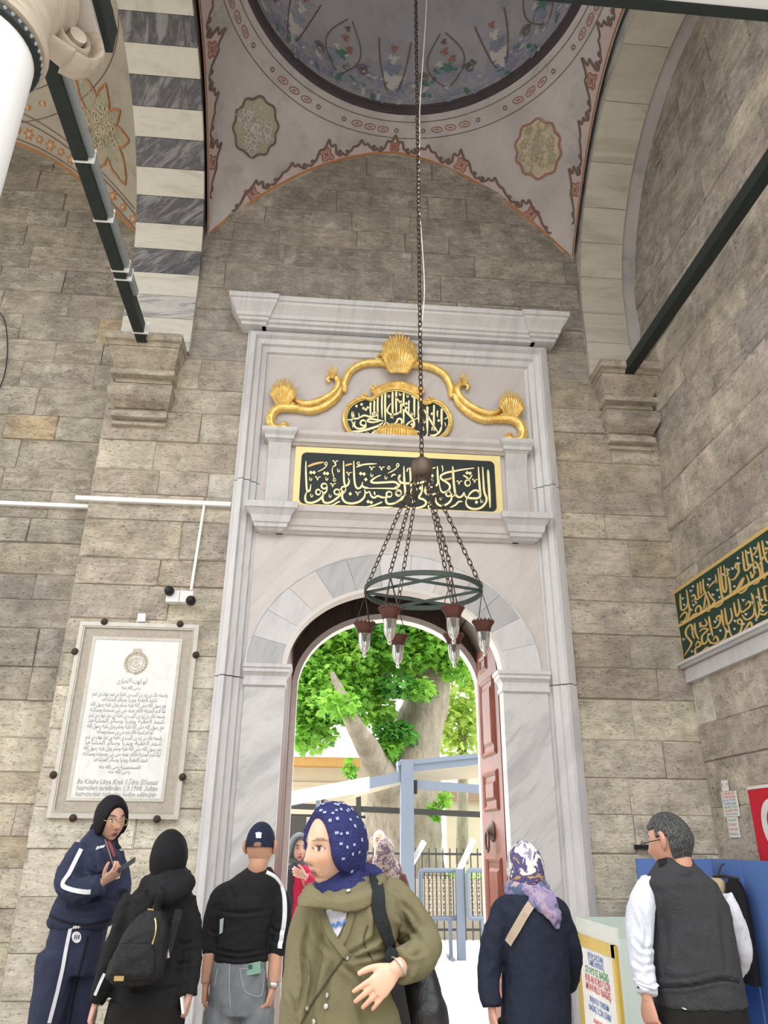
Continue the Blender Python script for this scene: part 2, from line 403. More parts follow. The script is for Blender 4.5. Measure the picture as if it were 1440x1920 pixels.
# ---- bays: arches, pendentives, drum ring and dome
YF, YC = -3.70, -1.87
AR, AZC, AYC = 1.80, 6.86, -1.86                # side arch: radius, centre height, centre Y
def arch_path(s):
    """path length s from the corbel up the soffit -> (Y, Z, normal pointing into the masonry)"""
    st = AZC-6.05
    if s < st: return (AYC+AR, 6.05+s, (1., 0.))
    a = (s-st)/AR
    if a < PI: return (AYC+AR*math.cos(a), AZC+AR*math.sin(a), (math.cos(a), math.sin(a)))
    return (AYC-AR, AZC-(s-st-AR*PI), (-1., 0.))
ALEN = 2*(AZC-6.05)+PI*AR
def ring_block(mb, x0, x1, s0, s1, th, g=.004, n=3, lift=0.):
    rings = []
    for i in range(n+1):
        y, z, nn = arch_path(lerp(s0+g, s1-g, i/n))
        rings.append([(x0, y+nn[0]*lift, z+nn[1]*lift), (x1, y+nn[0]*lift, z+nn[1]*lift), (x1, y+nn[0]*th, z+nn[1]*th), (x0, y+nn[0]*th, z+nn[1]*th)])
    mb.loft(rings)
def side_arch(name, x0, x1, cuts, mats, corem, label, th=.3):
    core = MB()
    for i in range(24): ring_block(core, x0+.012, x1-.012, ALEN*i/24, ALEN*(i+1)/24, th+.35, 0, 2, .015)
    root = core.build(name, corem); tag(root, label, None, None, 'structure')
    for i, (a, b) in enumerate(zip(cuts[:-1], cuts[1:])):
        mb = MB(); ring_block(mb, x0, x1, a, b, .06, .003, 4); mb.build('voussoir', mats(i), root)
    return root
XL0, XL1 = -2.79, -2.10
ncut = 26; cuts = [0.]+[ALEN*i/ncut-.17 for i in range(1, ncut+1)]+[ALEN]
def lm(i):
    if i in (0, 2): return M['stripe_grey']
    return M['stripe_white'] if i % 2 else M['stripe_dark']
arch_l = side_arch('striped_arch', XL0, XL1, cuts, lm, M['paint_brown'], 'arch of alternating white and black veined marble blocks')
rc = random.Random(4); rcuts = [0.]
while rcuts[-1] < ALEN-.45: rcuts.append(rcuts[-1]+rc.uniform(.35, .6))
rcuts.append(ALEN)
arch_r = side_arch('wall_arch', 1.98, 2.44, rcuts, lambda i: M['cream_arch'], M['stripe_grey'], 'cream stone arch engaged with the end wall')
mb = MB()
for i in range(40): ring_block(mb, 2.43, XR+.05, ALEN*i/40, ALEN*(i+1)/40, .3, 0, 1, .03)
mb.build('grey_margin', M['plaster'], arch_r)

class Bay:
    def __init__(s, cx, hw, yb, zc=7.57, zap=8.99, pa=.168, pb=1.252, ring_y=-1.97, R=1.75, zr=9.40):
        s.cx, s.hw, s.yb, s.zap, s.pa, s.pb = cx, hw, yb, zap, pa, pb
        s.yf = YF; s.ring_y = ring_y; s.R = R; s.zr = zr; s.cy = (yb+YF)/2; s.hd = (yb-YF)/2
        s.rx = cx+.03
    def zarch(s, u): u = min(1., abs(u)); return s.zap-s.pa*u-s.pb*u*u
    def zside(s, u): u = min(1., abs(u)); return 8.88-.05*u-1.26*u*u
    def bound(s, th):
        c, q = math.cos(th), math.sin(th)
        k_ = min(s.hw/abs(c) if abs(c) > 1e-9 else 1e9, s.hd/abs(q) if abs(q) > 1e-9 else 1e9)
        x, y = c*k_, q*k_
        if abs(abs(y)-s.hd) < 1e-6: z = s.zarch(x/s.hw)
        else: z = s.zside(y/s.hd)
        return Vector((s.cx+x, s.cy+y, z))
    def ringp(s, th): return Vector((s.rx+s.R*math.cos(th), s.ring_y+s.R*math.sin(th), s.zr))
    def surf(s, th, t):
        B, Rg = s.bound(th), s.ringp(th)
        h = t**1.5
        return Vector((lerp(B.x, Rg.x, h), lerp(B.y, Rg.y, h), lerp(B.z, Rg.z, t)))
    def length(s, th): return (s.bound(th)-s.ringp(th)).length
    def normal(s, th, t):
        e = 1e-3
        a = s.surf(th+e, t)-s.surf(th-e, t); b = s.surf(th, min(1, t+e))-s.surf(th, max(0, t-e))
        n = a.cross(b); n.normalize()
        c = Vector((s.cx, s.cy, s.zr-2.2))-s.surf(th, t)
        return n if n.dot(c) > 0 else -n
    def th_back(s, x): return math.atan2(s.hd, x-s.cx)
    def th_side(s, y, sgn): return math.atan2(y-s.cy, sgn*s.hw)
    def pendentives(s, name, mat):
        crn = [math.atan2(q*s.hd, p*s.hw) for q, p in ((1,1),(1,-1),(-1,-1),(-1,1))]
        ths = sorted([2*PI*i/160-PI for i in range(160)]+crn)
        vs_, fs_ = [], []
        nt = 14
        for th in ths:
            for j in range(nt+1): vs_.append(s.surf(th, j/nt))
        n = len(ths)
        for i in range(n):
            for j in range(nt):
                a, b = i, (i+1) % n
                fs_.append((a*(nt+1)+j, b*(nt+1)+j, b*(nt+1)+j+1, a*(nt+1)+j+1))
        mb = MB().add(vs_, fs_); s.bvh = BVHTree.FromPolygons([Vector(v) for v in vs_], fs_); return mb.build(name, mat, None, True)
def ribbon(mb, pts, nrm, w, closed=False, off=.008, taper=False):
    n = len(pts)
    L, Rr = [], []
    for i in range(n):
        a, b = pts[(i-1) % n if closed else max(i-1, 0)], pts[(i+1) % n if closed else min(i+1, n-1)]
        t = (b-a).normalized(); sd = t.cross(nrm[i]).normalized(); ww = w/2
        if taper: ww *= .25+.75*math.sin(PI*i/(n-1))
        c = pts[i]+nrm[i]*off; L.append(c+sd*ww); Rr.append(c-sd*ww)
    fs = [(i, (i+1) % n, n+(i+1) % n, n+i) for i in range(n if closed else n-1)]
    mb.add(L+Rr, fs)
def blob(mb, c, ax, ay, nrm, rfun, n=24, off=.006):
    pts = [c+nrm*off]
    for i in range(n):
        a = 2*PI*i/n; r = rfun(a); pts.append(c+nrm*off+ax*(r*math.cos(a))+ay*(r*math.sin(a)))
    mb.add(pts, [(0, 1+i, 1+(i+1) % n) for i in range(n)])

def decorate(bay, root, sides, cols, ribs=True):
    """painted borders: sides = list of (kind, sign)"""
    line, sq, red, wash = MB(), MB(), MB(), MB()
    for kind, sgn in sides:
        L = 2*(bay.hw if kind == 'b' else bay.hd)
        def S(a, d):
            if kind == 'b': th = bay.th_back(bay.cx-bay.hw+a)
            else: th = bay.th_side(bay.yb-a, sgn)
            ln = bay.length(th); t = min(.999, d/ln)
            return bay.surf(th, t), bay.normal(th, t)
        rng = (0.02, L-.02) if kind == 'b' else (.02, 2.4)
        # painted edge line
        P, Q = [], []
        m_ = 60
        for i in range(m_+1):
            p, q = S(lerp(rng[0], rng[1], i/m_), .045); P.append(p); Q.append(q)
        ribbon(red, P, Q, .028, off=.006)
        # pale wash between line and scallop
        per = .40; n = int((rng[1]-rng[0]-.25)/per); s0 = rng[0]+((rng[1]-rng[0])-n*per)/2 if kind == 'b' else .16
        for i in range(n):
            a0 = s0+i*per; big = (i % 2 == 0); mid = a0+per/2
            ln_mid = bay.length(bay.th_back(bay.cx-bay.hw+mid) if kind == 'b' else bay.th_side(bay.yb-mid, sgn))
            k_ = min(1., ln_mid*.55/.36)
            wd_ = 1. if kind == 'b' else 1.45; top = (.36 if big else .28)*k_*wd_; lo = .12*k_*wd_
            prof = [(0, lo*1.2), (.025, lo*.85), (.055, lo*.95), (.055, lo*1.35), (.035, lo*1.4), (.05, lo*1.1), (.085, lo*1.25), (.10, top*.62), (.115, top*.74), (.15, top*.72), (.175, top*.80), (.20, top)]
            prof = prof+[(per-a_, b_) for a_, b_ in reversed(prof[:-1])]
            prof = [(v_.x, v_.y) for v_ in smooth2(prof, 3)]
            P, Q = [], []
            for j in range(len(prof)-1):
                for q in range(1):
                    t = q/3; p, nn = S(a0+lerp(prof[j][0], prof[j+1][0], t), lerp(prof[j][1], prof[j+1][1], t)); P.append(p); Q.append(nn)
            p, nn = S(a0+per, lo); P.append(p); Q.append(nn)
            ribbon(line, P, Q, .027)
            # wash fill
            for j in range(len(prof)-1):
                for q in range(5):
                    ws = []
                    for (m_i, fr) in ((j, q/5), (j+1, q/5), (j+1, (q+1)/5), (j, (q+1)/5)):
                        sp, sn = S(a0+prof[m_i][0], lerp(.035, prof[m_i][1], fr)); ws.append(sp+sn*.003)
                    wash.add(ws, [(0,1,2,3)])
            if big:
                c, nn = S(mid, top*.48); ax = (S(mid+.01, top*.48)[0]-S(mid-.01, top*.48)[0]).normalized(); ay = nn.cross(ax)
                rfun = lambda a: .088*k_*(.78+.22*math.cos(4*a+PI))
                pts = [c+ax*(rfun(2*PI*q/24)*math.cos(2*PI*q/24))+ay*(rfun(2*PI*q/24)*math.sin(2*PI*q/24)) for q in range(24)]
                ribbon(sq, pts, [nn]*24, .024, True)
                for q in range(4):
                    a = PI/4+q*PI/2; d = ax*math.cos(a)+ay*math.sin(a)
                    ribbon(sq, [c+d*.01, c+d*.06*k_], [nn]*2, .018)
                ribbon(sq, [c-ax*.03*k_, c+ax*.03*k_], [nn]*2, .012); ribbon(sq, [c-ay*.03*k_, c+ay*.03*k_], [nn]*2, .012)
    # bead chain round the drum ring
    for i in range(72):
        th = 2*PI*i/72
        if i % 6 == 5: continue
        ln = bay.length(th); t = max(.3, 1-.16/ln)
        c = bay.surf(th, t); nn = bay.normal(th, t); ax = (bay.surf(th+.01, t)-bay.surf(th-.01, t)).normalized(); ay = nn.cross(ax)
        big = i % 6 in (1, 2, 3)
        rx, ry = (.062, .030) if big else (.02, .02)
        pts = [c+ax*(rx*math.cos(2*PI*q/14))+ay*(ry*math.sin(2*PI*q/14)) for q in range(14)]
        ribbon(sq if big else line, pts, [nn]*14, .012, True)
        if big: ribbon(sq, [c-ax*.025, c+ax*.025], [nn]*2, .014)
    for dd in (.24, .07):
        P, Q = [], []
        for i in range(120):
            th = 2*PI*i/120; t = max(.2, 1-dd/bay.length(th)); P.append(bay.surf(th, t)); Q.append(bay.normal(th, t))
        ribbon(line, P, Q, .008, True)
    wash.build('painted_wash', cols[3], root, fix=False); line.build('painted_scallop_border', cols[0], root, fix=False)
    sq.build('painted_rosettes', cols[1], root, fix=False); red.build('painted_edge_line', cols[2], root, fix=False)
def find(bay, px, py):
    best = None
    d0 = (fwv*CF+rtv*(px-720)+upv*(960-py)).normalized()
    for i in range(240):
        th = 2*PI*i/240
        for j in range(30):
            t = j/29; p = bay.surf(th, t); q = (p-CAM).normalized().dot(d0)
            if best is None or q > best[0]: best = (q, th, t)
    return best[1], best[2]
def medallion(bay, root, px, py, w, h, fill, edge, vine, rot=0., n=10, shape='oval'):
    th, t = find(bay, px, py); c = bay.surf(th, t); nn = bay.normal(th, t)
    up = (bay.surf(th, min(1, t+.05))-c); up = (up-nn*up.dot(nn)).normalized(); ax = up.cross(nn)
    if ax.x < 0: ax = -ax
    ax, ay = ax*math.cos(rot)+up*math.sin(rot), -ax*math.sin(rot)+up*math.cos(rot)
    def rf(a):
        e = 1/math.sqrt((math.cos(a)/w)**2+(math.sin(a)/h)**2)
        if shape == 'star': return e*(.80+.20*math.cos(8*a)+.05*math.cos(24*a))
        return e*(.95+.05*math.cos(n*a))
    bv = bay.bvh
    def on(x, y, k_=.009):     # lay local coordinates on the curved surface
        q = c+ax*x+ay*y; h_ = bv.ray_cast(q+nn*.45, -nn)
        if h_[0] is None: return q+nn*k_
        return h_[0]+nn*k_
    f = MB(); ring = 40
    ve = [on(0, 0, .005)]+[on(rf(2*PI*i/ring)*math.cos(2*PI*i/ring)*q, rf(2*PI*i/ring)*math.sin(2*PI*i/ring)*q, .005) for q in (.5, 1.) for i in range(ring)]
    f.add(ve, [(0, 1+i, 1+(i+1) % ring) for i in range(ring)]+[(1+i, 1+ring+i, 1+ring+(i+1) % ring, 1+(i+1) % ring) for i in range(ring)])
    m = f.build('painted_medallion', fill, root, fix=False)
    e = MB(); pts = [on(rf(2*PI*i/80)*math.cos(2*PI*i/80), rf(2*PI*i/80)*math.sin(2*PI*i/80)) for i in range(80)]
    ribbon(e, pts, [nn]*80, .022, True); e.build('medallion_outline', edge, m, fix=False)
    r = random.Random(int(px)); v = MB()
    for i in range(64 if shape == 'star' else 44):
        a, q = r.uniform(0, 2*PI), r.uniform(.05, .86); R0 = rf(a)*q; cx_, cy_ = R0*math.cos(a), R0*math.sin(a)
        rad = r.uniform(.02, .05)
        if i % 3 == 0:
            pts = [on(cx_+rad*math.cos(2*PI*j/12), cy_+rad*math.sin(2*PI*j/12)) for j in range(12)]; ribbon(v, pts, [nn]*12, .011, True)
            for j in range(5):
                b = 2*PI*j/5; pts = [on(cx_+(rad+.012+.012*math.cos(2*PI*q_/7))*math.cos(b)+.012*math.sin(2*PI*q_/7)*math.sin(b), cy_+(rad+.012+.012*math.cos(2*PI*q_/7))*math.sin(b)) for q_ in range(7)]
                ribbon(v, pts, [nn]*7, .007, True)
        else:
            b0 = r.uniform(0, 2*PI); pts = [on(cx_+rad*(1-j/14)*math.cos(b0+j*.5), cy_+rad*(1-j/14)*math.sin(b0+j*.5)) for j in range(12)]
            ribbon(v, pts, [nn]*12, .010, taper=True)
    v.build('medallion_scrollwork', vine, m, fix=False)
def dome(bay, root, mat, ringm, H=1.5, motifs=True):
    R1 = bay.R-.06; z0 = bay.zr+.10; c = Vector((bay.rx, bay.ring_y, z0))
    mb = MB()
    prof = [(bay.R+.02, -.10), (bay.R-.03, -.085), (bay.R-.045, -.04), (bay.R-.015, -.02), (bay.R-.05, 0), (R1, .012)]
    for a in range(len(prof)-1):
        mb.grid(lambda u, v: c+Vector((lerp(prof[a][0], prof[a+1][0], v)*math.cos(2*PI*u), lerp(prof[a][0], prof[a+1][0], v)*math.sin(2*PI*u), lerp(prof[a][1], prof[a+1][1], v))), 96, 1, True)
    mb.build('drum_moulding', ringm, root, True, False)
    def D(th, ph): return c+Vector((R1*math.cos(ph)*math.cos(th), R1*math.cos(ph)*math.sin(th), H*math.sin(ph)))
    d = MB().grid(lambda u, v: D(2*PI*u, v*PI/2), 64, 20, True).build('dome', mat, root, True, False)
    def Nn(th, ph): return -Vector((math.cos(ph)*math.cos(th)/R1, math.cos(ph)*math.sin(th)/R1, math.sin(ph)/H)).normalized()
    if not motifs: return
    blue, white, green, red, line = MB(), MB(), MB(), MB(), MB()
    r = random.Random(11)
    for i in range(180):       # leafy painted band
        th = 2*PI*i/180+r.uniform(-.02, .02)
        wave = .16+.16*abs(math.sin(th*4))
        for j in range(5):
            ph = r.uniform(.01, wave); cc = D(th, ph); nn = Nn(th, ph); ax = (D(th+.01, ph)-cc).normalized(); ay = nn.cross(ax)
            a0 = r.uniform(0, PI); q = r.uniform(.035, .085)
            blob([blue, blue, white, blue, green][(i*3+j+r.randrange(3)) % 5 if r.random() < .7 else 0], cc, ax, ay, nn, lambda a: q*(.55+.3*math.cos(2*(a-a0))+.15*math.cos(5*a)), 12, .004+.002*j)
    for m_ in range(8):
        th0 = PI/2+.05+m_*PI/4
        for kk, (dph, wd_, mm) in enumerate([(.16, .18, white), (.26, .13, blue), (.34, .09, white), (.42, .055, red)]):
            cc = D(th0, dph+.05); nn = Nn(th0, dph+.05); ax = (D(th0+.01, dph+.05)-cc).normalized(); ay = nn.cross(ax)
            blob(mm, cc, ax, ay, nn, lambda a: wd_*(.62+.2*math.cos(3*a+PI/2)+.18*math.cos(7*a)), 28, .014)
        for sg in (-1, 1):
            P = [D(th0+sg*(.03+.10*q/10), .12+.40*(q/10)**1.4) for q in range(11)]; P += [P[-1]+Vector((0, 0, .02*math.sin(q))) for q in range(0)]
            Q = [Nn(th0, .2)]*len(P); ribbon(line, P, Q, .016, off=.016)
        th1 = th0+PI/8
        for kk, (dt, dph, wd_, mm) in enumerate([(0, .30, .085, green), (.05, .34, .05, white), (-.05, .36, .06, red), (0, .43, .06, red), (.02, .24, .10, blue), (0, .50, .045, line)]):
            cc = D(th1+dt, dph); nn = Nn(th1+dt, dph); ax = (D(th1+dt+.01, dph)-cc).normalized(); ay = nn.cross(ax)
            blob(mm, cc, ax, ay, nn, lambda a: wd_*(.65+.2*math.cos(5*a)+.15*math.cos(3*a)), 24, .015)
        for sg in (-1, 1):
            P = [D(th1+sg*(.02+.12*math.sin(q/12*PI)), .14+.42*q/12) for q in range(13)]; ribbon(line, P, [Nn(th1, .35)]*13, .014, off=.016)
            for rr_ in (.05, .08):
                cth, cph = th1+sg*.17, .24
                P = [D(cth+rr_*math.cos(q*.5)*(1-q/26)/R1, cph+rr_*math.sin(q*.5)*(1-q/26)/H) for q in range(18)]; ribbon(line, P, [Nn(cth, cph)]*18, .010, off=.017)
    for nm, mm, mt in (('painted_blue_foliage', blue, 'paint_blue'), ('painted_white_palmettes', white, 'paint_white'), ('painted_green_leaves', green, 'paint_green'), ('painted_red_buds', red, 'paint_red'), ('painted_dark_stems', line, 'paint_brown')):
        mm.build(nm, M[mt], d, fix=False)

bay1 = Bay(-.065, 2.015, 0.0)
ceil1 = bay1.pendentives('ceiling', M['plaster']); tag(ceil1, 'painted pendentive vault over the gate', None, None, 'structure')
decorate(bay1, ceil1, [('b', 1), ('s', -1), ('s', 1)], (M['paint_brown'], M['paint_red'], M['paint_orange'], M['paint_pink']))
medallion(bay1, ceil1, 475, 238, .27, .32, M['paint_olive'], M['paint_brown'], M['paint_white'])
medallion(bay1, ceil1, 1007, 280, .27, .32, M['paint_ochre'], M['paint_red'], M['paint_olive'])
dome(bay1, ceil1, M['dome'], M['ring_dark'])
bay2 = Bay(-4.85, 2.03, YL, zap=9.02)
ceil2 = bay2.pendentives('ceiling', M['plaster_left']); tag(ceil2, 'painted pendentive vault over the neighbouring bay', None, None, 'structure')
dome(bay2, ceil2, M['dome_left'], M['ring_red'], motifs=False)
medallion(bay2, ceil2, 193, 240, .34, .62, M['paint_olive'], M['paint_orange'], M['paint_ochre'], .1, shape='star')
bd, bo, bw = MB(), MB(), MB()
for dd, w_, mm in ((.03, .03, bo), (.10, .012, bd), (.34, .012, bd), (.42, .010, bd)):
    P, Q = [], []
    for i in range(61):
        th = bay2.th_back(bay2.cx-bay2.hw+.05+(2*bay2.hw-.1)*i/60); t = dd/bay2.length(th)
        if t > .95: continue
        P.append(bay2.surf(th, t)); Q.append(bay2.normal(th, t))
    ribbon(mm, P, Q, w_)
for i in range(30):
    th = bay2.th_back(bay2.cx-bay2.hw+.1+(2*bay2.hw-.2)*i/29); t = .22/bay2.length(th)
    c = bay2.surf(th, t); nn = bay2.normal(th, t); ax = (bay2.surf(th+.01, t)-c).normalized(); ay = nn.cross(ax)
    q = .075 if i % 2 else .055
    blob(bo, c, ax, ay, nn, lambda a: q*(.75+.25*math.cos(6*a)), 24); blob(bw, c, ax, ay, nn, lambda a: q*.5*(.7+.3*math.cos(5*a)), 20, .010)
for i in range(60):
    th = 2*PI*i/60; t = 1-.25/bay2.length(th); c = bay2.surf(th, t); nn = bay2.normal(th, t); ax = (bay2.surf(th+.01, t)-c).normalized(); ay = nn.cross(ax)
    blob(bo, c, ax, ay, nn, lambda a: .05*(.7+.3*math.cos(2*a)), 16); blob(bw, c, ax, ay, nn, lambda a: .022, 10, .01)
for dd in (.12, .38):
    P = []; Q = []
    for i in range(100):
        th = 2*PI*i/100; t = 1-dd/bay2.length(th); P.append(bay2.surf(th, max(.05, t))); Q.append(bay2.normal(th, max(.05, t)))
    ribbon(bd, P, Q, .010, True)
bd.build('painted_border_line', M['paint_brown'], ceil2, fix=False); bo.build('painted_orange_rosettes', M['paint_orange'], ceil2, fix=False); bw.build('painted_pale_rosettes', M['paint_ochre'], ceil2, fix=False)
# masonry filling the arches above, and the open front of the portico
mf = MB()
for i in range(24):
    a0, a1 = PI*i/24, PI*(i+1)/24
    for cx_ in (-.065, -4.85):
        p0 = (cx_+2.0*math.cos(a0), 6.9+1.95*math.sin(a0)); p1 = (cx_+2.0*math.cos(a1), 6.9+1.95*math.sin(a1))
        mf.prism([p0, p1, (p1[0], 11.1), (p0[0], 11.1)], lambda p: (p[0], -3.72, p[1]), lambda p: (p[0], -4.25, p[1]))
for xa, xb in ((-2.88, -2.04), (1.92, 3.2), (-7.6, -6.82)): mf.box(xa, xb, -4.25, -3.72, 6.5, 11.1)
wf = mf.build('wall_front', M['stone']); tag(wf, kind='structure')
cy_ = MB(); cy_.box(-30, 30, -21, -20, 0, 10.5); cy_.box(-17, -16, -20, 0, 0, 9); cy_.box(12, 13, -20, 0, 0, 9)  # unseen facades round the courtyard, added to block low sky light
wc = cy_.build('wall_sky_block', plain('sky_block_facade', (.40,.37,.33), .9, var=.15, vs=.6)); tag(wc, kind='structure')
rf_ = MB().box(-8.2, 3.2, -4.2, .9, 11.1, 11.3).build('roof', M['beam_grey']); tag(rf_, kind='structure')
# ---- corbels under the arches
def corbel(x0, x1, label, ext=True):
    root = empty('stone_corbel', ((x0+x1)/2, 0, 5.2), label, 'corbel')
    prof = [('abacus', 5.98, 6.06, .33, .33), ('abacus', 5.945, 5.978, .27, .29), ('cyma_moulding', 5.73, 5.94, .13, .26), ('fillet', 5.675, 5.728, .19, .19), ('neck', 5.63, 5.673, .11, .11), ('ovolo_block', 5.38, 5.628, .06, .10), ('base_fillet', 5.335, 5.378, .035, .035), ('base_fillet', 5.27, 5.332, .085, .085), ('base_fillet', 5.20, 5.245, .05, .03)]
    for nm, za, zb, da, db in prof:
        mb = MB(); rings = []
        for i in range(7):
            t = i/6
            if nm == 'cyma_moulding': d = lerp(da, db, t*t*(3-2*t))
            elif nm == 'ovolo_block': d = lerp(da, db, t)+.11*math.sin(t*PI)**.7
            else: d = lerp(da, db, t)
            z = lerp(za, zb, t); e = max(0, d*.42-.03)
            rings.append([(x0+.05-e, -.003, z), (x1-.05+e, -.003, z), (x1-.05+e, -d, z), (x0+.05-e, -d, z)])
        mb.loft(rings); mb.build(nm, M['stone'], root)
    return root
corbel(-2.78, -2.18, 'moulded limestone corbel carrying the black and white striped arch')
corbel(2.05, 2.60, 'worn limestone corbel in the corner under the cream arch')
# ================================================================== MARBLE PORTAL
portal = empty('marble_portal', (0, 0, 0), 'tall grey-veined marble gate surround with moulded frame and cornice', 'portal')
PW, PZT = 1.537, 6.36
FP = [(0,.05),(0,-.055),(.035,-.060),(.035,-.10),(.085,-.125),(.10,-.085),(.145,-.075),(.155,-.045),(.20,-.03),(.21,.0),(.245,.01),(.245,.06)]
def frame_side(sg, za, zb, mitre=False, m='marble'):
    mb = MB(); r0, r1 = [], []
    for (o, y) in FP:
        x = sg*(PW-o); r0.append((x, y, za)); r1.append((x, y, (PZT-o*1.18) if mitre else zb))
    mb.loft([r0, r1]); return mb.build('frame_moulding', M[m], portal)
for sg in (-1, 1):
    frame_side(sg, 0, 2.855, m='marble'); frame_side(sg, 2.865, 4.66 if sg < 0 else 4.74, m='marble'); frame_side(sg, 4.67 if sg < 0 else 4.75, 0, True)
mb = MB(); mb.loft([[(sg*(PW-o), y, PZT-o*1.18) for (o, y) in FP] for sg in (-1, 1)]); mb.build('frame_moulding', M['marble'], portal)
def slab_prof(name, x0, x1, prof, m, back=.05, ret=1.):
    """horizontal moulding: prof = (z, projection); ends return with the projection"""
    mb = MB(); mb.loft([[(x0-(d-prof[0][1])*ret, back, z), (x1+(d-prof[0][1])*ret, back, z), (x1+(d-prof[0][1])*ret, -d, z), (x0-(d-prof[0][1])*ret, -d, z)] for z, d in prof])
    return mb.build(name, M[m], portal)
cp = [(6.355,.13),(6.385,.135),(6.39,.165),(6.42,.17),(6.425,.19),(6.46,.20),(6.50,.235),(6.535,.27),(6.56,.275),(6.565,.295),(6.615,.30)]
slab_prof('cornice', -1.40, 1.40, cp, 'marble')
for sg in (-1, 1):
    a, b = sorted((sg*1.36, sg*1.60)); slab_prof('cornice_end_block', a, b, [(z, d+.03) for z, d in cp], 'marble', ret=.75)
MB().box(-1.30, 1.30, .003, .07, 5.18, 6.10).build('upper_slab', M['marble_pink'], portal)
up_ = [(5.075,.03),(5.095,.05),(5.10,.07),(5.13,.075),(5.16,.105),(5.175,.11),(5.20,.112)]
slab_prof('upper_ledge', -1.05, 1.05, up_, 'marble_pink')
for sg in (-1, 1):
    a, b = sorted((sg*1.04, sg*1.245)); slab_prof('upper_ledge_block', a, b, [(z, d+.05) for z, d in up_], 'marble', ret=.8)
MB().box(-1.30, 1.30, .004, .07, 4.38, 5.09).build('inscription_slab', M['marble_pink'], portal)
for sg in (-1, 1):
    mb = MB(); a, b = sorted((sg*1.035, sg*1.245)); mb.loft([[(a, .05, z), (b, .05, z), (b, -.02-e, z), (a, -.02-e, z)] for z, e in ((4.40, .0), (4.92, .01), (5.0, .035), (5.08, .06))]); mb.build('flanking_pilaster', M['marble'], portal)
lo_ = [(4.165,.03),(4.185,.05),(4.19,.07),(4.225,.075),(4.23,.09),(4.29,.105),(4.335,.14),(4.345,.16),(4.40,.165)]
slab_prof('lower_ledge', -1.12, 1.12, lo_, 'marble_pink')
for sg in (-1, 1):
    a, b = sorted((sg*1.06, sg*1.27)); slab_prof('lower_ledge_block', a, b, [(z, d+.06) for z, d in lo_], 'marble', ret=1.0)
# spandrels
for sg in (-1, 1):
    mb = MB()
    for i in range(14):
        a0, a1 = PI/2*i/14, PI/2*(i+1)/14
        p0, p1 = arch_pt(OA*sg, OB, a0), arch_pt(OA*sg, OB, a1)
        xo = sg*1.30; q0, q1 = (lerp(xo, .0, i/14), 4.17), (lerp(xo, .0, (i+1)/14), 4.17)
        if i == 0: mb.prism([p0, (xo, AZ), q0], lambda p: (p[0], -.005, p[1]), lambda p: (p[0], .06, p[1]))
        mb.prism([p0, q0, q1, p1], lambda p: (p[0], -.005, p[1]), lambda p: (p[0], .06, p[1]))
    mb.build('spandrel', M['marble_pink'], portal)
nv = 13
for i in range(nv):
    a0, a1 = PI*i/nv+.0012, PI*(i+1)/nv-.0012; mb = MB(); poly = []
    for j in range(6): poly.append(arch_pt(OA-.004, OB-.004, lerp(a0, a1, j/5)))
    for j in range(6): poly.append(arch_pt(AA, AB, lerp(a1, a0, j/5)))
    mb.prism(poly, lambda p: (p[0], -.022, p[1]), lambda p: (p[0], .13, p[1]))
    mb.build('voussoir', M[['marble', 'marble_grey', 'marble_pink', 'marble', 'marble_grey'][(i*3) % 5]], portal)
mb = MB(); mb.tube([(arch_pt(OA+.004, OB+.004, PI*i/48)[0], -.018, arch_pt(OA+.004, OB+.004, PI*i/48)[1]) for i in range(49)], .013, 8); mb.build('archivolt_bead', M['marble'], portal, True)
mb = MB()   # arris round the opening, its lit chamfer painted in as whiter marble
for i in range(40):
    a0, a1 = PI*i/40, PI*(i+1)/40
    mb.loft([[(p[0], y, p[1]) for p, y in ((arch_pt(AA-.002, AB-.002, a), -.026), (arch_pt(AA+.03, AB+.03, a), -.026), (arch_pt(AA+.03, AB+.03, a), .13), (arch_pt(AA-.002, AB-.002, a), .13))] for a in (a0, a1)], False)
mb.build('arch_arris', M['marble_white'], portal)
for sg in (-1, 1):
    xi = AX+sg*AA
    a, b = sorted((xi, sg*1.29)); MB().box(a, b, -.02, .13, 0, 2.795).build('pilaster', M['marble_vein'], portal)
    ip = [(2.79,.03),(2.80,.045),(2.835,.045),(2.84,.035),(2.875,.04),(2.895,.06),(2.905,.075),(2.93,.075),(2.94,.09),(2.968,.092)]
    mb = MB(); a, b = sorted((xi-sg*.0, sg*1.30))
    mb.loft([[(a-(d-.03)*(.9 if sg > 0 else .15), .13, z), (b+(d-.03)*(.15 if sg > 0 else .9), .13, z), (b+(d-.03)*(.15 if sg > 0 else .9), -d, z), (a-(d-.03)*(.9 if sg > 0 else .15), -d, z)] for z, d in ip]); mb.build('impost', M['marble'], portal)
# passage vault behind the marble, and the far arch
vt = MB()
for i in range(30):
    a0, a1 = PI*i/30, PI*(i+1)/30
    p = [arch_pt(1.0, .98, a) for a in (a0, a1)]+[arch_pt(1.06, 1.04, a) for a in (a1, a0)]
    vt.prism(p, lambda q: (q[0], .13, q[1]), lambda q: (q[0], .92, q[1]))
vt.box(-1.10, -1.03, .13, .92, 0, 2.97); vt.box(.97, 1.04, .13, .92, 0, 2.97)
vo = vt.build('passage_vault', M['vault_wood']); tag(vo, kind='structure')
for i in range(9):      # boards of the vault lining
    a0, a1 = PI*i/9+.006, PI*(i+1)/9-.006; mb = MB()
    pl = [arch_pt(.975, .955, lerp(a0, a1, j/4)) for j in range(5)]+[arch_pt(.998, .978, lerp(a1, a0, j/4)) for j in range(5)]
    mb.prism(pl, lambda q: (q[0], .14, q[1]), lambda q: (q[0], .90, q[1])); mb.build('vault_board', M['vault_wood'], vo)
fa = MB()
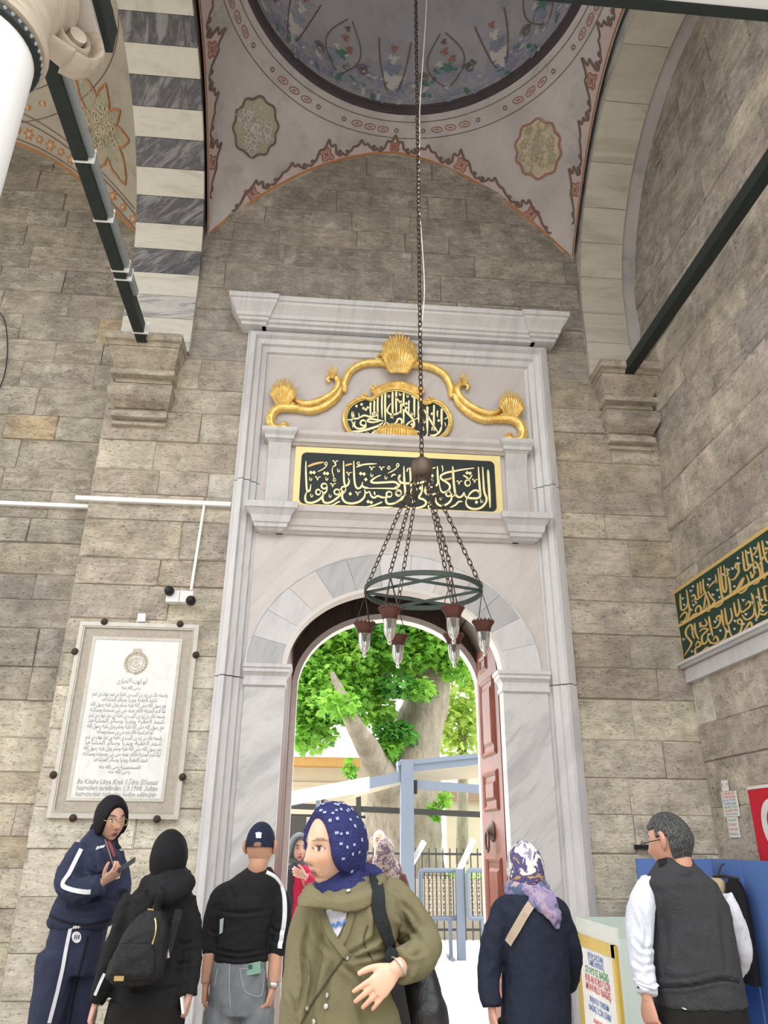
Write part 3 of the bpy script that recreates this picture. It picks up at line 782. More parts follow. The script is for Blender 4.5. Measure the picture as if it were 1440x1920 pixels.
for i in range(36):
    a0, a1 = PI*i/36, PI*(i+1)/36
    def fp(a, k_): return (.0+(.88+k_)*math.cos(a), 2.96+(.70+k_)*math.sin(a))
    fa.prism([fp(a0, 0), fp(a1, 0), fp(a1, .055), fp(a0, .055)], lambda q: (q[0], .915, q[1]), lambda q: (q[0], 1.06, q[1]))
fa.box(-.935, -.88, .915, 1.06, 0, 2.96); fa.box(.88, .935, .915, 1.06, 0, 2.96)
fo = fa.build('far_arch', M['marble_white'], portal)
ty = MB()
for i in range(36):
    a0, a1 = PI*i/36, PI*(i+1)/36
    ty.prism([fp(a0, .055), fp(a1, .055), fp(a1, .42), fp(a0, .42)], lambda q: (q[0], .925, q[1]), lambda q: (q[0], 1.05, q[1]))
ty.box(-1.3, -.935, .925, 1.05, 0, 2.96); ty.box(.935, 1.3, .925, 1.05, 0, 2.96); ty.build('tympanum_lining', M['vault_wood'], vo)
# ---- doors
def door_leaf(name, hinge, free, nrm, label, flush=False):
    root = empty(name, (hinge[0], hinge[1], 0), label, None, None, 'structure')
    h, f = Vector((hinge[0], hinge[1], 0)), Vector((free[0], free[1], 0)); d = (f-h); L = d.length; d.normalize(); nv_ = Vector(nrm)
    nv_ = (nv_-d*nv_.dot(d)).normalized()
    def Pt(u, z, o): return h+d*u+nv_*o+Vector((0, 0, z))
    def ztop(u): t = min(1, u/L); return 2.93+.66*math.sin(math.acos(max(-1, 1-t)))
    mb = MB(); poly = [(0, .02), (L, .02)]+[(L*(1-i/12), ztop(L*(1-i/12))) for i in range(13)]
    mb.prism(poly, lambda p: Pt(p[0], p[1], 0), lambda p: Pt(p[0], p[1], -.06)); mb.build('leaf_frame', M['door_dark' if flush else 'door'], root)
    s = .13
    if flush:      # two plain boards with a groove between
        for ua, ub in ((.01, L*.60), (L*.60+.02, L-.004)):
            mb = MB(); mb.prism([(ua, .03), (ub, .03)]+[(lerp(ub, ua, i/8), ztop(lerp(ub, ua, i/8))-.02) for i in range(9)], lambda p: Pt(p[0], p[1], .001), lambda p: Pt(p[0], p[1], .014)); mb.build('door_board', M['door_dark'], root)
        return root
    for (za, zb) in ((.18, .62), (.74, 1.50), (1.86, 2.20), (2.32, 3.02), (3.10, 3.26)):
        ua, ub = s, L-s
        if za > 3.0: ua = L*.45
        mb = MB()
        for k_, (i0, i1, o0, o1) in enumerate([(0, .02, .0, .018), (.02, .045, .018, .004), (.045, .05, .004, -.004), (.05, .085, -.004, -.004), (.085, .115, -.004, .016)]):
            A = [(ua+i0, za+i0), (ub-i0, za+i0), (ub-i0, zb-i0), (ua+i0, zb-i0)]; B = [(ua+i1, za+i1), (ub-i1, za+i1), (ub-i1, zb-i1), (ua+i1, zb-i1)]
            if B[0][1] >= B[2][1]: break
            mb.add([Pt(p[0], p[1], o0+.002) for p in A]+[Pt(p[0], p[1], o1+.002) for p in B], [(j, (j+1) % 4, 4+(j+1) % 4, 4+j) for j in range(4)])
            last = (B, o1)
        mb.add([Pt(p[0], p[1], last[1]+.002) for p in last[0]], [(0, 1, 2, 3)])
        mb.build('door_panel', M['door'], root, fix=False)
    mb = MB().box(0, 0, 0, 0, 0, 0); mb = MB()
    c = Pt(L*.5, 1.70, .0)
    rings = []
    for (r_, o) in ((.085, .002), (.085, .012), (.06, .03), (.035, .05), (.018, .06)):
        rings.append([Pt(L*.5+r_*math.cos(2*PI*j/16), 1.70+r_*math.sin(2*PI*j/16), o) for j in range(16)])
    mb.loft(rings); kn = mb.build('door_boss', M['bronze'], root, True)
    mb = MB(); mb.tube([Pt(L*.5+.055*math.cos(PI*1.0+2*PI*j/18), 1.62+.085*math.sin(2*PI*j/18), .055) for j in range(19)], .010, 6); mb.build('knocker_ring', M['bronze'], kn, True)
    return root
door_leaf('door_1', (.90, .17), (.87, .93), (-1, 0, 0), 'mahogany red panelled gate leaf folded open with bronze knocker')
door_leaf('door_2', (-.985, .16), (-.945, .92), (1, 0, 0), 'plain dark mahogany gate leaf seen almost edge-on', True)

# ================================================================== CALLIGRAPHY
def pen(mb, pts, w, mp, th=.006, taper=(.45, .35), sm=5):
    """a broad-pen stroke; mp maps drawing coordinates to the wall, returns (point, outward normal)"""
    P = smooth2(pts, sm) if len(pts) > 2 else [Vector(pts[0]).lerp(Vector(pts[1]), i/4) for i in range(5)]
    n = len(P); L, R = [], []
    for i in range(n):
        t = (P[min(i+1, n-1)]-P[max(i-1, 0)]); t = t.normalized() if t.length > 1e-6 else Vector((1, 0)); s_ = Vector((-t.y, t.x))
        u = i/(n-1); ww = w/2*min(1, lerp(taper[0], 1, min(1, u*5)), lerp(taper[1], 1, min(1, (1-u)*4)))
        L.append(P[i]+s_*ww); R.append(P[i]-s_*ww)
    vs_ = []
    for q in L+R: p, nn = mp(q.x, q.y); vs_.append(p+nn*th)
    for q in L+R: p, nn = mp(q.x, q.y); vs_.append(p)
    f = [(i, i+1, n+i+1, n+i) for i in range(n-1)]
    f += [(i, i+1, 2*n+i+1, 2*n+i) for i in range(n-1)]+[(n+i, 3*n+i, 3*n+i+1, n+i+1) for i in range(n-1)]
    mb.add(vs_, f)
def loop(c, r, ry=None, a0=0, a1=2*PI, n=9):
    ry = ry or r; return [(c[0]+r*math.cos(a0+(a1-a0)*i/n), c[1]+ry*math.sin(a0+(a1-a0)*i/n)) for i in range(n+1)]
def dot(mb, c, s, mp, th=.006):
    pts = [(c[0]-s, c[1]), (c[0], c[1]-s*1.05), (c[0]+s, c[1]), (c[0], c[1]+s*1.05)]
    vs_ = [mp(*p)[0]+mp(*p)[1]*th for p in pts]+[mp(*p)[0] for p in pts]
    mb.add(vs_, [(0,1,2,3)]+[(i, (i+1) % 4, 4+(i+1) % 4, 4+i) for i in range(4)])
def vmark(mb, c, mp, s=1., w=11):
    pen(mb, [(c[0]-38*s, c[1]-14*s), (c[0]-22*s, c[1]-24*s), (c[0]-6*s, c[1]+26*s)], w, mp); pen(mb, [(c[0]-6*s, c[1]+26*s), (c[0]+8*s, c[1]-16*s), (c[0]+38*s, c[1]-20*s)], w, mp)
def hook(mb, c, mp, s=1., w=11): pen(mb, [(c[0]-10*s, c[1]-26*s), (c[0]-10*s, c[1]+8*s), (c[0]+4*s, c[1]+20*s), (c[0]+16*s, c[1]), (c[0]+14*s, c[1]-12*s)], w, mp)
def plane_map(ox, oy, sc_, Y):
    nn = Vector((0, -1, 0))
    return lambda x, y: (at(ox+x/sc_, oy+y/sc_, Y), nn)
# -- the long green panel
insc = empty('inscription_panel', (0, 0, 4.41), 'wide dark green panel with gold Arabic script and pale gold border', 'inscription')
def rrect(x0, x1, z0, z1, r, notch=.02):
    p = []
    for cx_, cz_, a in ((x1-r, z1-r, 0), (x0+r, z1-r, PI/2), (x0+r, z0+r, PI), (x1-r, z0+r, 1.5*PI)):
        for i in range(6): p.append((cx_+r*math.cos(a+PI/2*i/5), cz_+r*math.sin(a+PI/2*i/5)))
    return p
MB().box(-.99, .99, -.02, .003, 4.41, 5.07).build('gold_border', M['gold_flat'], insc)
mb = MB(); mb.prism(rrect(-.93, .93, 4.475, 5.008, .05), lambda p: (p[0], -.024, p[1]), lambda p: (p[0], -.01, p[1])); grd = mb.build('green_ground', M['panel_green'], insc)
S6 = 1440/210.
A = plane_map(540, 840, S6, -.024); B = plane_map(740, 840, S6, -.024)
ink, ink2 = MB(), MB()
for pts, w in [([(230,172),(230,300),(236,450),(242,535),(262,560),(284,535),(294,470)],24),
    ([(242,565),(222,625),(232,690),(295,708),(370,685),(430,640),(452,585),(428,548)],26), (loop((388,570),30,34),20),
    ([(505,500),(492,560),(452,600),(446,660),(470,704),(540,704),(620,655),(680,595),(690,548),(660,530)],26), (loop((466,492),36,32),22), (loop((628,568),34,34),20),
    ([(745,530),(730,565),(700,590),(700,650),(740,700),(820,716),(910,695),(975,640),(992,575),(980,535)],27), (loop((716,530),30,32),20),
    ([(714,168),(716,300),(722,440),(742,488),(768,478),(786,430),(772,388)],24), ([(845,168),(848,300),(856,440),(880,512),(920,520),(950,480),(960,440)],24),
    ([(950,490),(990,512),(1040,520)],26), ([(1192,352),(1120,385),(1068,430),(1110,450),(1250,445),(1360,440),(1408,462),(1412,500),(1370,524),(1230,522),(1010,522)],27),
    ([(985,545),(1010,580),(1046,560)],18), ([(1046,555),(1070,620),(1108,642),(1150,620),(1190,632),(1240,640),(1270,622)],24), ([(1108,562),(1118,610)],20), (loop((1300,598),36,34),22),
    ([(1270,625),(1258,680),(1290,722),(1370,712),(1440,668),(1470,620)],26), (loop((1424,578),36,34),22), ([(1420,430),(1432,380),(1448,345)],18),
    ([(380,306),(440,280),(490,238),(505,198)],13), (loop((490,204),18,18),11), ([(1283,328),(1350,295),(1405,250),(1424,212)],13), (loop((1412,222),18,20),11), (loop((1298,256),16,18),12),
    ([(575,245),(568,300),(582,350),(592,395)],12), (loop((598,412),16,18),11), ([(575,240),(605,232),(620,205)],14), ([(875,248),(980,215),(1142,205)],20), (loop((906,200),16,16),11),
    ([(485,748),(570,738),(640,700),(672,690)],18), ([(1005,758),(1090,745),(1180,710),(1212,696)],20), ([(1115,770),(1350,764)],20), ([(1325,378),(1352,345),(1385,350)],18)]:
    pen(ink, pts, w, A)
for pts, w in [([(255,242),(350,205),(462,185)],28), ([(735,232),(780,215),(825,208)],24)]: q = MB(); pen(q, pts, w, A); q.build('orange_gold_stroke', M['gold_dull'], grd, fix=False)
for c in [(295,318),(335,318),(470,328),(507,332),(935,332),(977,338),(1000,408),(800,592),(1030,692),(1070,704)]: dot(ink, c, 24, A)
for c in [(385,395),(610,190),(785,338),(580,482),(1080,268),(1207,268),(902,590)]: vmark(ink, c, A)
for c in [(290,400),(497,398),(648,290),(303,612),(540,618),(1075,352),(1256,382)]: hook(ink, c, A)
for pts, w in [([(1198,282),(1205,400),(1215,560),(1226,772)],32), ([(1130,245),(1138,400),(1150,560),(1178,640),(1172,700),(1110,768),(1020,788),(945,762),(915,705),(928,645)],28),
    ([(1075,245),(1084,400),(1096,560),(1096,625),(1060,648),(980,648),(915,632),(890,570)],28), ([(935,640),(980,575),(1040,545),(1085,575),(1092,620)],24), ([(890,570),(868,618),(822,636),(782,600),(770,560)],26),
    ([(745,238),(752,350),(762,480),(780,600),(800,632)],28), (loop((690,592),32,32),22), ([(722,600),(728,660),(690,710),(630,742),(570,738),(532,695),(528,640)],26),
    ([(1022,262),(900,276),(760,302),(650,325),(592,362),(600,400),(660,440),(706,480),(700,535),(650,572),(602,562),(580,500),(568,400)],26),
    ([(548,238),(552,350),(556,450),(530,490),(505,498)],24), ([(62,345),(50,400),(90,450),(200,458),(320,452),(400,425),(412,395)],27),
    ([(118,238),(122,400),(134,550),(130,610),(80,668),(0,708)],27), ([(196,250),(204,400),(212,640)],24), ([(395,500),(388,560),(420,600),(490,600),(562,570)],24), (loop((420,525),28,26),18),
    ([(352,475),(350,560),(312,640),(370,665),(404,705),(370,750),(280,776),(190,774),(140,742)],27), ([(480,690),(440,700),(462,730),(430,752),(450,785),(500,778),(525,752)],16),
    (loop((938,452),34,38),20), ([(878,352),(930,385),(968,430)],20), ([(996,348),(965,395),(925,415)],16), ([(712,768),(780,735),(820,695),(872,690)],22),
    ([(605,225),(618,270),(612,308)],14), (loop((48,585),34,34),22), ([(0,505),(50,500),(70,455)],20), ([(475,380),(485,430),(470,465)],20), ([(440,450),(445,500),(500,505)],18), ([(480,268),(525,252)],16), ([(155,310),(165,275),(180,262)],16), ([(265,510),(285,530),(282,570)],12)]:
    pen(ink, pts, w, B)
q = MB(); pen(q, [(640,405),(690,405),(735,385)], 26, B); q.build('orange_gold_stroke', M['gold_dull'], grd, fix=False)
for c in [(930,322),(968,328),(1050,700),(480,360),(262,376),(330,520)]: dot(ink, c, 24, B)
for c in [(832,448),(1032,428)]: vmark(ink, c, B)
for c in [(1115,684),(592,650),(240,692),(745,610)]: hook(ink, c, B)
ink.build('gold_lettering', M['gold_letter'], grd, fix=False)['kind'] = 'stuff'

# -- gilded cresting with shells and the oval cartouche
crest = empty('gilded_cresting', (0, 0, 5.2), 'gilded baroque scroll cresting with three shells above the inscription', 'ornament')
C4 = 1440/280.
def cr(x, y, o=0.): p = at(480+x/C4, 620+y/C4, 0); return Vector((p.x, .02-o, p.z))
MIR = at(480+1370/C4, 620+300/C4, 0).x
def both(fn):
    for sg in (1, -1): fn(lambda p: Vector((p.x if sg > 0 else 2*MIR-p.x, p.y, p.z)))
def scroll(mb, pts, rad, mir, o=.05, n=10):
    P = [mir(cr(x, y, o)) for x, y in pts]; mb.tube(P, [q*1.18 for q in rad], n, flat=(0, -1, 0), smooth=5)
def shell(mb, c, w, h, mir, lobes=11, o=.04, spread=2.2, base=.12):
    """fan of fluted lobes rising from c"""
    for i in range(lobes):
        t = i/(lobes-1)*2-1; a = t*spread/2; L = h*(1-.30*abs(t)**1.5)*(1 if i % 2 == 0 else .95)
        tip = Vector((c.x+math.sin(a)*L*w/h, c.y-.025, c.z+math.cos(a)*L)); b = Vector((c.x+t*w*base, c.y+.01, c.z-.02))
        m_ = b.lerp(tip, .55)+Vector((math.sin(a)*.01, -.04, .012))
        mb.tube([mir(q) for q in (b, b.lerp(m_, .5), m_, tip)], [h*.040, h*.050, h*.058, h*.022], 8, smooth=4)
def leafy(mb, pts, mir, n=12, s=.03, o=.07):
    P = [mir(cr(x, y, o)) for x, y in pts]
    P2, _ = catmull(P, [.01]*len(P), 5)
    for i in range(n):
        p = P2[int(i/(n-1)*(len(P2)-1))]; mb.lathe([(s*.2, -s*.9), (s*.8, -s*.3), (s, .0), (s*.7, s*.5), (s*.1, s*.9)], p, 7)
sw, shl, lf = [], [], []
def side(mir):
    mb = MB(); scroll(mb, [(1265,400),(1285,375),(1250,340),(1150,325),(1040,335),(940,380),(880,450),(850,540),(870,590)], [.016,.022,.032,.034,.034,.034,.034,.032,.016], mir); sw.append(mb.build('upper_scroll', M['gold'], crest, True))
    mb = MB(); scroll(mb, [(710,520),(690,490),(720,460),(770,470),(795,520),(770,590),(700,650),(600,700),(480,725),(380,690),(355,650)], [.012,.016,.022,.026,.030,.030,.030,.030,.028,.022,.012], mir, .06); mb.build('lower_scroll', M['gold'], crest, True)
    mb = MB(); scroll(mb, [(870,600),(820,580),(780,650),(700,720),(600,770),(510,785),(420,770)], [.02,.03,.034,.036,.036,.036,.034], mir, .045); mb.build('rail_band', M['gold'], crest, True)
    mb = MB(); scroll(mb, [(420,770),(330,760),(240,760),(170,800),(140,870),(155,935),(210,960),(270,955),(285,925),(250,910)], [.036,.040,.042,.042,.042,.040,.036,.040,.030,.018], mir, .05); mb.build('foot_scroll', M['gold'], crest, True)
    mb = MB(); shell(mb, cr(262, 740, .08), .225, .295, mir, 13, spread=2.0, base=.2); mb.build('side_shell', M['gold'], crest, True)
    mb = MB(); shell(mb, cr(735, 465, .08), .095, .115, mir, 7, spread=2.4); mb.build('leaf_tuft', M['gold'], crest, True)
    mb = MB(); leafy(mb, [(360,735),(270,735),(190,775),(135,850),(140,930)], mir, 16, .018, .085); mb.build('acanthus_edge', M['gold'], crest, True)
    mb = MB(); a = mir(cr(385, 998, .03)); b = mir(cr(500, 1018, .03)); x0, x1 = sorted((a.x, b.x)); mb.box(x0, x1, -.03, .03, a.z-.012, a.z+.012); mb.build('gold_tab', M['gold'], crest)
both(side)
mb = MB(); ct = cr(1370, 445, .13); shell(mb, ct, .33, .44, lambda p: p, 19, spread=1.9, base=.22); mb.build('crowning_shell', M['gold'], crest, True)
for sg in (1, -1):
    mb = MB(); P = [Vector((MIR+sg*(x-MIR), -.05, z)) for x, z in [(cr(x_, y_).x, cr(x_, y_).z) for x_, y_ in [(1180,290),(1215,305),(1240,285),(1215,260),(1175,275),(1170,310),(1240,335)]]]; mb.tube(P, [.012,.016,.018,.02,.022,.024,.02], 8, smooth=4); mb.build('shell_volute', M['gold'], crest, True)
oval = empty('oval_cartouche', (0, 0, 5.2), 'dark oval cartouche with crowded gold Arabic script and scalloped gold rim', 'cartouche')
S3 = 1440/230.
OV = plane_map(630, 690, S3, -.02)
rim = [(300,835),(200,800),(130,720),(95,620),(110,520),(160,440),(240,385),(320,360),(400,375),(455,345),(500,310),(600,262),(700,248),(800,262),(900,302),(960,345),(1010,390),(1080,420),(1150,395),(1240,430),(1310,510),(1350,600),(1345,690),(1290,780),(1200,845)]
rp = smooth2(rim, 4); pts3 = [OV(p.x, p.y)[0] for p in rp]
zb = 5.205
poly = [(p.x, max(zb, p.z)) for p in pts3]
mb = MB(); cxo = sum(p[0] for p in poly)/len(poly); czo = 5.40
vs_ = [(cxo, -.02, czo)]+[(p[0], -.02, p[1]) for p in poly]+[(p[0], .002, p[1]) for p in poly]; n = len(poly)
mb.add(vs_, [(0, 1+i, 1+(i+1) % n) for i in range(n)]+[(1+i, 1+n+i, 1+n+(i+1) % n, 1+(i+1) % n) for i in range(n)]); og = mb.build('dark_ground', M['panel_green'], oval)
mb = MB(); mb.tube([Vector((p[0], -.035, p[1])) for p in poly], .020, 8); mb.build('gold_rim', M['gold'], oval, True)
mb = MB(); mb.tube([Vector((cxo+(p[0]-cxo)*.955, -.028, czo+(p[1]-czo)*.94)) for p in poly], .008, 6); mb.build('inner_rim', M['gold_flat'], oval, True)
mb = MB()
for i in range(34):
    t = i/33; x = lerp(465, 985, t); y = 335-95*math.sin(t*PI)-8
    p0 = OV(x, y+6)[0]; ang = (t-.5)*1.5; p1 = p0+Vector((math.sin(ang)*.085, 0, math.cos(ang)*(.075+.012*(i % 2))))
    mb.tube([p0+Vector((0, -.02, 0)), (p0+p1)/2+Vector((0, -.04, 0)), p1+Vector((0, -.012, 0))], [.014, .014, .006], 6)
mb.build('gadrooned_crest', M['gold'], oval, True)
mb = MB()
for i in range(15):
    t = i/14*2-1; b0 = Vector((cxo-.005+t*.20, -.045, 5.21)); p1 = Vector((cxo-.005+t*.16, -.045, 5.36-.05*t*t)); mb.tube([b0, (b0+p1)/2+Vector((0, -.03, 0)), p1], [.018, .020, .010], 7)
mb.build('lower_shell', M['gold'], oval, True)
mb = MB()
for sx in (1, -1):
    for c in ((330, 345), (440, 245)):
        mb = MB(); q = OV(c[0], c[1])[0]; x = q.x if sx > 0 else 2*cxo-q.x; mb.tube([Vector((x+.03*math.cos(a*.9)*(1-a/9), -.05, q.z+.03*math.sin(a*.9)*(1-a/9))) for a in range(8)], .012, 6); mb.build('rim_curl', M['gold'], oval, True)
ink = MB()
for x, y0, y1, w in [(405,405,560,22),(450,385,555,22),(490,345,600,22),(540,312,590,22),(578,290,640,24),(665,282,600,24),(707,278,540,24),(795,292,660,24),(762,385,540,20),(855,382,540,20),(920,342,580,24),(970,385,650,24),(1072,455,770,26),(1150,438,745,22),(1240,480,690,26),(1190,500,580,16)]:
    pen(ink, [(x+4, y0), (x, y0+20), (x-2, (y0+y1)/2), (x+1, y1)], w, OV)
for pts, w in [([(1030,490),(1090,590),(1150,690),(1195,755)],22), ([(1242,680),(1215,750),(1160,792),(1100,790)],24), ([(1074,765),(1050,815),(1000,815),(920,775),(940,745),(985,760)],24), ([(700,340),(760,420),(830,520),(900,600),(915,680),(860,715),(822,690),(860,640),(960,590)],24),
    ([(640,420),(600,500),(640,545),(720,540),(760,500)],20), ([(270,590),(330,560),(400,575),(470,560),(490,520)],22), (loop((450,540),22,20),14), ([(125,610),(190,605),(205,560),(190,520),(200,590),(270,590),(265,530)],20),
    ([(560,625),(470,610),(400,600),(370,625),(440,640),(540,620)],22), (loop((320,648),34,32),20), ([(350,650),(340,700),(260,715),(215,680),(225,625)],22), ([(190,745),(280,745),(400,715),(500,680),(550,640)],26), ([(580,640),(545,700),(510,690),(500,660)],22), ([(590,640),(640,672),(700,650),(730,600),(770,610),(765,660),(710,665)],22), ([(180,620),(200,660),(192,705)],12),
    ([(440,730),(470,745),(420,762),(530,775),(520,740)],12), ([(520,718),(600,700)],16), ([(1270,600),(1300,590),(1310,560)],12), ([(1275,640),(1290,690)],10), ([(1130,690),(1125,740)],14), ([(1020,690),(1030,740)],14)]:
    pen(ink, pts, w, OV)
for c in [(322,475),(350,492),(372,468),(890,665),(900,335),(825,420),(825,470),(1125,540),(1205,620),(300,430),(240,450)]: dot(ink, c, 18, OV)
for c in [(620,330),(750,310),(840,330),(650,570),(1035,630),(890,540),(365,765)]: hook(ink, c, OV, .8, 10)
ink.build('gold_lettering', M['gold_letter'], og, fix=False)['kind'] = 'stuff'

# ================================================================== RIGHT WALL PANEL
rp_ = empty('wall_inscription', (XR, -.9, 3.1), 'green two-line gold script panel with gilt frame on the end wall', 'inscription')
MB().box(XR-.05, XR+.02, -2.4, .0, 3.085, 3.755).build('gilt_frame', M['gold_dull'], rp_)
g1 = MB().box(XR-.058, XR-.03, -2.36, -.035, 3.12, 3.72).build('green_ground', M['panel_green2'], rp_)
MB().box(XR-.066, XR-.05, -2.36, -.035, 3.405, 3.43).build('gilt_rule', M['gold_dull'], rp_)
lg = empty('marble_shelf', (XR, -1.2, 2.93), 'grey marble shelf moulding under the green wall inscription', 'shelf')
for i, (z0, z1, d) in enumerate(((2.915, 3.035, .05), (3.04, 3.06, .09), (3.06, 3.082, .12))): MB().box(XR-d, XR+.02, -2.5, .0, z0, z1).build('shelf_moulding', M['marble'], lg)
RS = 1216/190.
def RM(x, y): p = atX(1250+x/RS, 990+y/RS, XR-.058); return p, Vector((-1, 0, 0))
ink = MB()
for pts, w in [([(165,790),(170,900),(185,985),(240,960),(260,880),(240,740)],16), ([(165,1130),(220,1110),(250,1050),(230,1010),(190,1040),(165,1080)],16), ([(260,880),(280,1010),(250,1130)],16), ([(250,1130),(330,1040),(400,1030),(420,980),(390,930),(350,990),(370,1030)],16), ([(300,830),(330,800),(350,850),(310,880),(400,840),(480,760)],16), ([(375,660),(385,800),(400,840)],14), ([(405,640),(420,800)],13), ([(440,610),(450,740),(500,860),(520,990),(480,980),(490,920)],15), ([(480,770),(460,900),(450,980)],13),
    ([(510,720),(580,640),(600,660),(590,560)],15), ([(540,930),(580,880),(540,830),(500,760)],15), ([(550,950),(620,940),(680,880),(660,780),(640,640),(620,480)],17), ([(650,460),(665,620),(690,760),(720,750),(715,640),(690,450)],16), ([(700,580),(740,560),(720,480)],13), ([(720,860),(770,800),(760,660),(740,580)],17), ([(770,620),(820,610),(870,520),(850,420),(830,470),(860,500)],17), ([(780,770),(840,740),(900,640),(930,600),(900,690),(850,740),(900,780),(970,720),(990,640),(960,560)],17), ([(915,280),(930,420),(950,510),(1010,470),(1050,400)],17), ([(950,260),(985,480)],14), ([(1005,230),(1040,400),(1060,560)],15), ([(1040,330),(1080,280),(1100,200)],15), ([(1010,520),(1030,600),(1050,560),(1080,520)],15), ([(1050,680),(1110,640),(1130,540),(1090,430),(1060,400)],17), ([(1105,170),(1130,330),(1170,600),(1200,540)],17), ([(1150,150),(1180,330),(1216,420)],16), ([(1120,440),(1180,330),(1216,280)],15), ([(1190,230),(1205,260),(1216,230)],14),
    ([(220,1530),(290,1420),(300,1370),(240,1290),(240,1220),(300,1160),(320,1290),(340,1330)],17), ([(300,1580),(350,1540),(350,1450),(410,1410),(380,1360),(350,1420)],16), ([(340,1140),(350,1250),(390,1340)],15), ([(400,1250),(440,1210),(500,1220),(430,1300),(440,1390),(490,1360),(500,1270)],16), ([(430,1130),(400,1150),(450,1180),(490,1150),(460,1090)],15), ([(510,1060),(530,1180),(560,1300)],15), ([(410,1510),(480,1440),(520,1430)],17), ([(500,1320),(540,1380),(620,1370),(600,1300),(560,1350)],17), ([(560,1200),(610,1190),(650,1120),(640,1050),(600,1090),(640,1110)],17), ([(660,980),(680,1120),(690,1180)],14), ([(640,1370),(700,1330),(720,1240),(690,1180)],16), ([(700,960),(720,1100),(740,1160),(790,1080),(770,960)],16), ([(740,1150),(780,1290),(850,1290),(900,1220),(910,1130),(880,1090),(860,1140),(910,1160)],17), ([(810,890),(830,1010),(850,1060),(880,990),(860,850)],16), ([(900,1280),(960,1200),(1010,1130),(1040,1190),(1120,1150),(1216,1110)],20), ([(880,930),(900,1010),(960,980),(1010,930),(990,880),(950,930)],16), ([(910,1040),(960,1100),(1040,1060),(1060,960),(1020,780)],17), ([(1040,800),(1060,960),(1090,1080),(1120,1000),(1100,880)],16), ([(1100,720),(1130,900),(1150,940)],15), ([(1120,1030),(1180,1040),(1216,1000)],17), ([(1130,1000),(1170,930),(1216,930)],15), ([(1170,700),(1190,850),(1216,880)],16), ([(1150,720),(1216,690)],15)]:
    pen(ink, pts, w+3, RM)
wh = MB()
for i, c in enumerate([(200,850),(215,920),(300,760),(320,700),(330,930),(300,980),(360,900),(500,680),(520,620),(560,800),(620,750),(640,830),(690,560),(750,500),(800,490),(860,360),(880,430),(820,700),(990,300),(1060,240),(1090,350),(1000,440),(1080,480),(1140,420),(210,1340),(310,1480),(320,1230),(410,1180),(520,1280),(570,1430),(590,1130),(650,1230),(660,1390),(740,1240),(740,1340),(820,1210),(830,1120),(930,1150),(960,1040),(1000,1210),(1040,900),(1080,1100),(1160,1000),(1150,860),(930,870),(1090,830)]):
    (hook if i % 2 else vmark)(wh, c, RM, .55, 9)
for q_ in (ink, wh):      # the lines run on along the panel
    n_ = len(q_.v); lo_y = min(v[1] for v in q_.v); q_.v += [(v[0], lo_y-.03+(v[1]-(-.05))*(2.31+lo_y)/(-.05-lo_y), v[2]) for v in q_.v]; q_.f += [tuple(n_+i for i in f) for f in q_.f]; q_.mi += list(q_.mi)
ink.build('gold_lettering', M['gold_dull'], g1, fix=False)['kind'] = 'stuff'; wh.build('silver_vowel_marks', M['paint_white'], g1, fix=False)['kind'] = 'stuff'
# ================================================================== TEXT
AR_ = {}
for cp_ in range(0xFE70, 0xFEFD):
    d_ = unicodedata.decomposition(chr(cp_)).split()
    if len(d_) == 2: AR_[(chr(int(d_[1], 16)), d_[0][1:-1])] = chr(cp_)
    elif len(d_) == 3 and d_[1] == '0644' and d_[2] == '0627': AR_[('LA', d_[0][1:-1])] = chr(cp_)
def shape_ar(s):
    s = s.replace('\u0644\u0627', '\u0001'); out = []
    def forms(c): return 'LA' if c == '\u0001' else c
    def joins(c, side):   # side 'L' = joins to the following letter
        k_ = forms(c); return (k_, 'initial') in AR_ if side == 'L' else ((k_, 'final') in AR_)
    for i, c in enumerate(s):
        k_ = forms(c)
        if (k_, 'isolated') not in AR_: out.append(c); continue
        pv = i > 0 and joins(s[i-1], 'L') and joins(c, 'R'); nx = i < len(s)-1 and joins(c, 'L') and joins(s[i+1], 'R')
        f = 'medial' if pv and nx else 'final' if pv else 'initial' if nx else 'isolated'
        out.append(AR_.get((k_, f), AR_[(k_, 'isolated')]))
    return ''.join(reversed(out))
def text_mesh(body, size, res=2, shear=0., width=None, bold=0.):
    c = bpy.data.curves.new('txt', 'FONT'); c.body = body; c.size = size; c.align_x = 'CENTER'; c.align_y = 'CENTER'; c.resolution_u = res; c.shear = shear; c.offset = bold
    o = bpy.data.objects.new('txt', c); COL.objects.link(o); dg = bpy.context.evaluated_depsgraph_get()
    me = bpy.data.meshes.new_from_object(o.evaluated_get(dg)); bpy.data.objects.remove(o); bpy.data.curves.remove(c)
    if width and len(me.vertices):
        xs = [v.co.x for v in me.vertices]; w = max(xs)-min(xs); cx_ = (max(xs)+min(xs))/2
        for v in me.vertices: v.co.x = (v.co.x-cx_)*width/w
    return me
def text_on(mb, body, size, fn, **kw):
    me = text_mesh(body, size, **kw); mb.add([fn(v.co.x, v.co.y) for v in me.vertices], [tuple(p.vertices) for p in me.polygons]); bpy.data.meshes.remove(me)

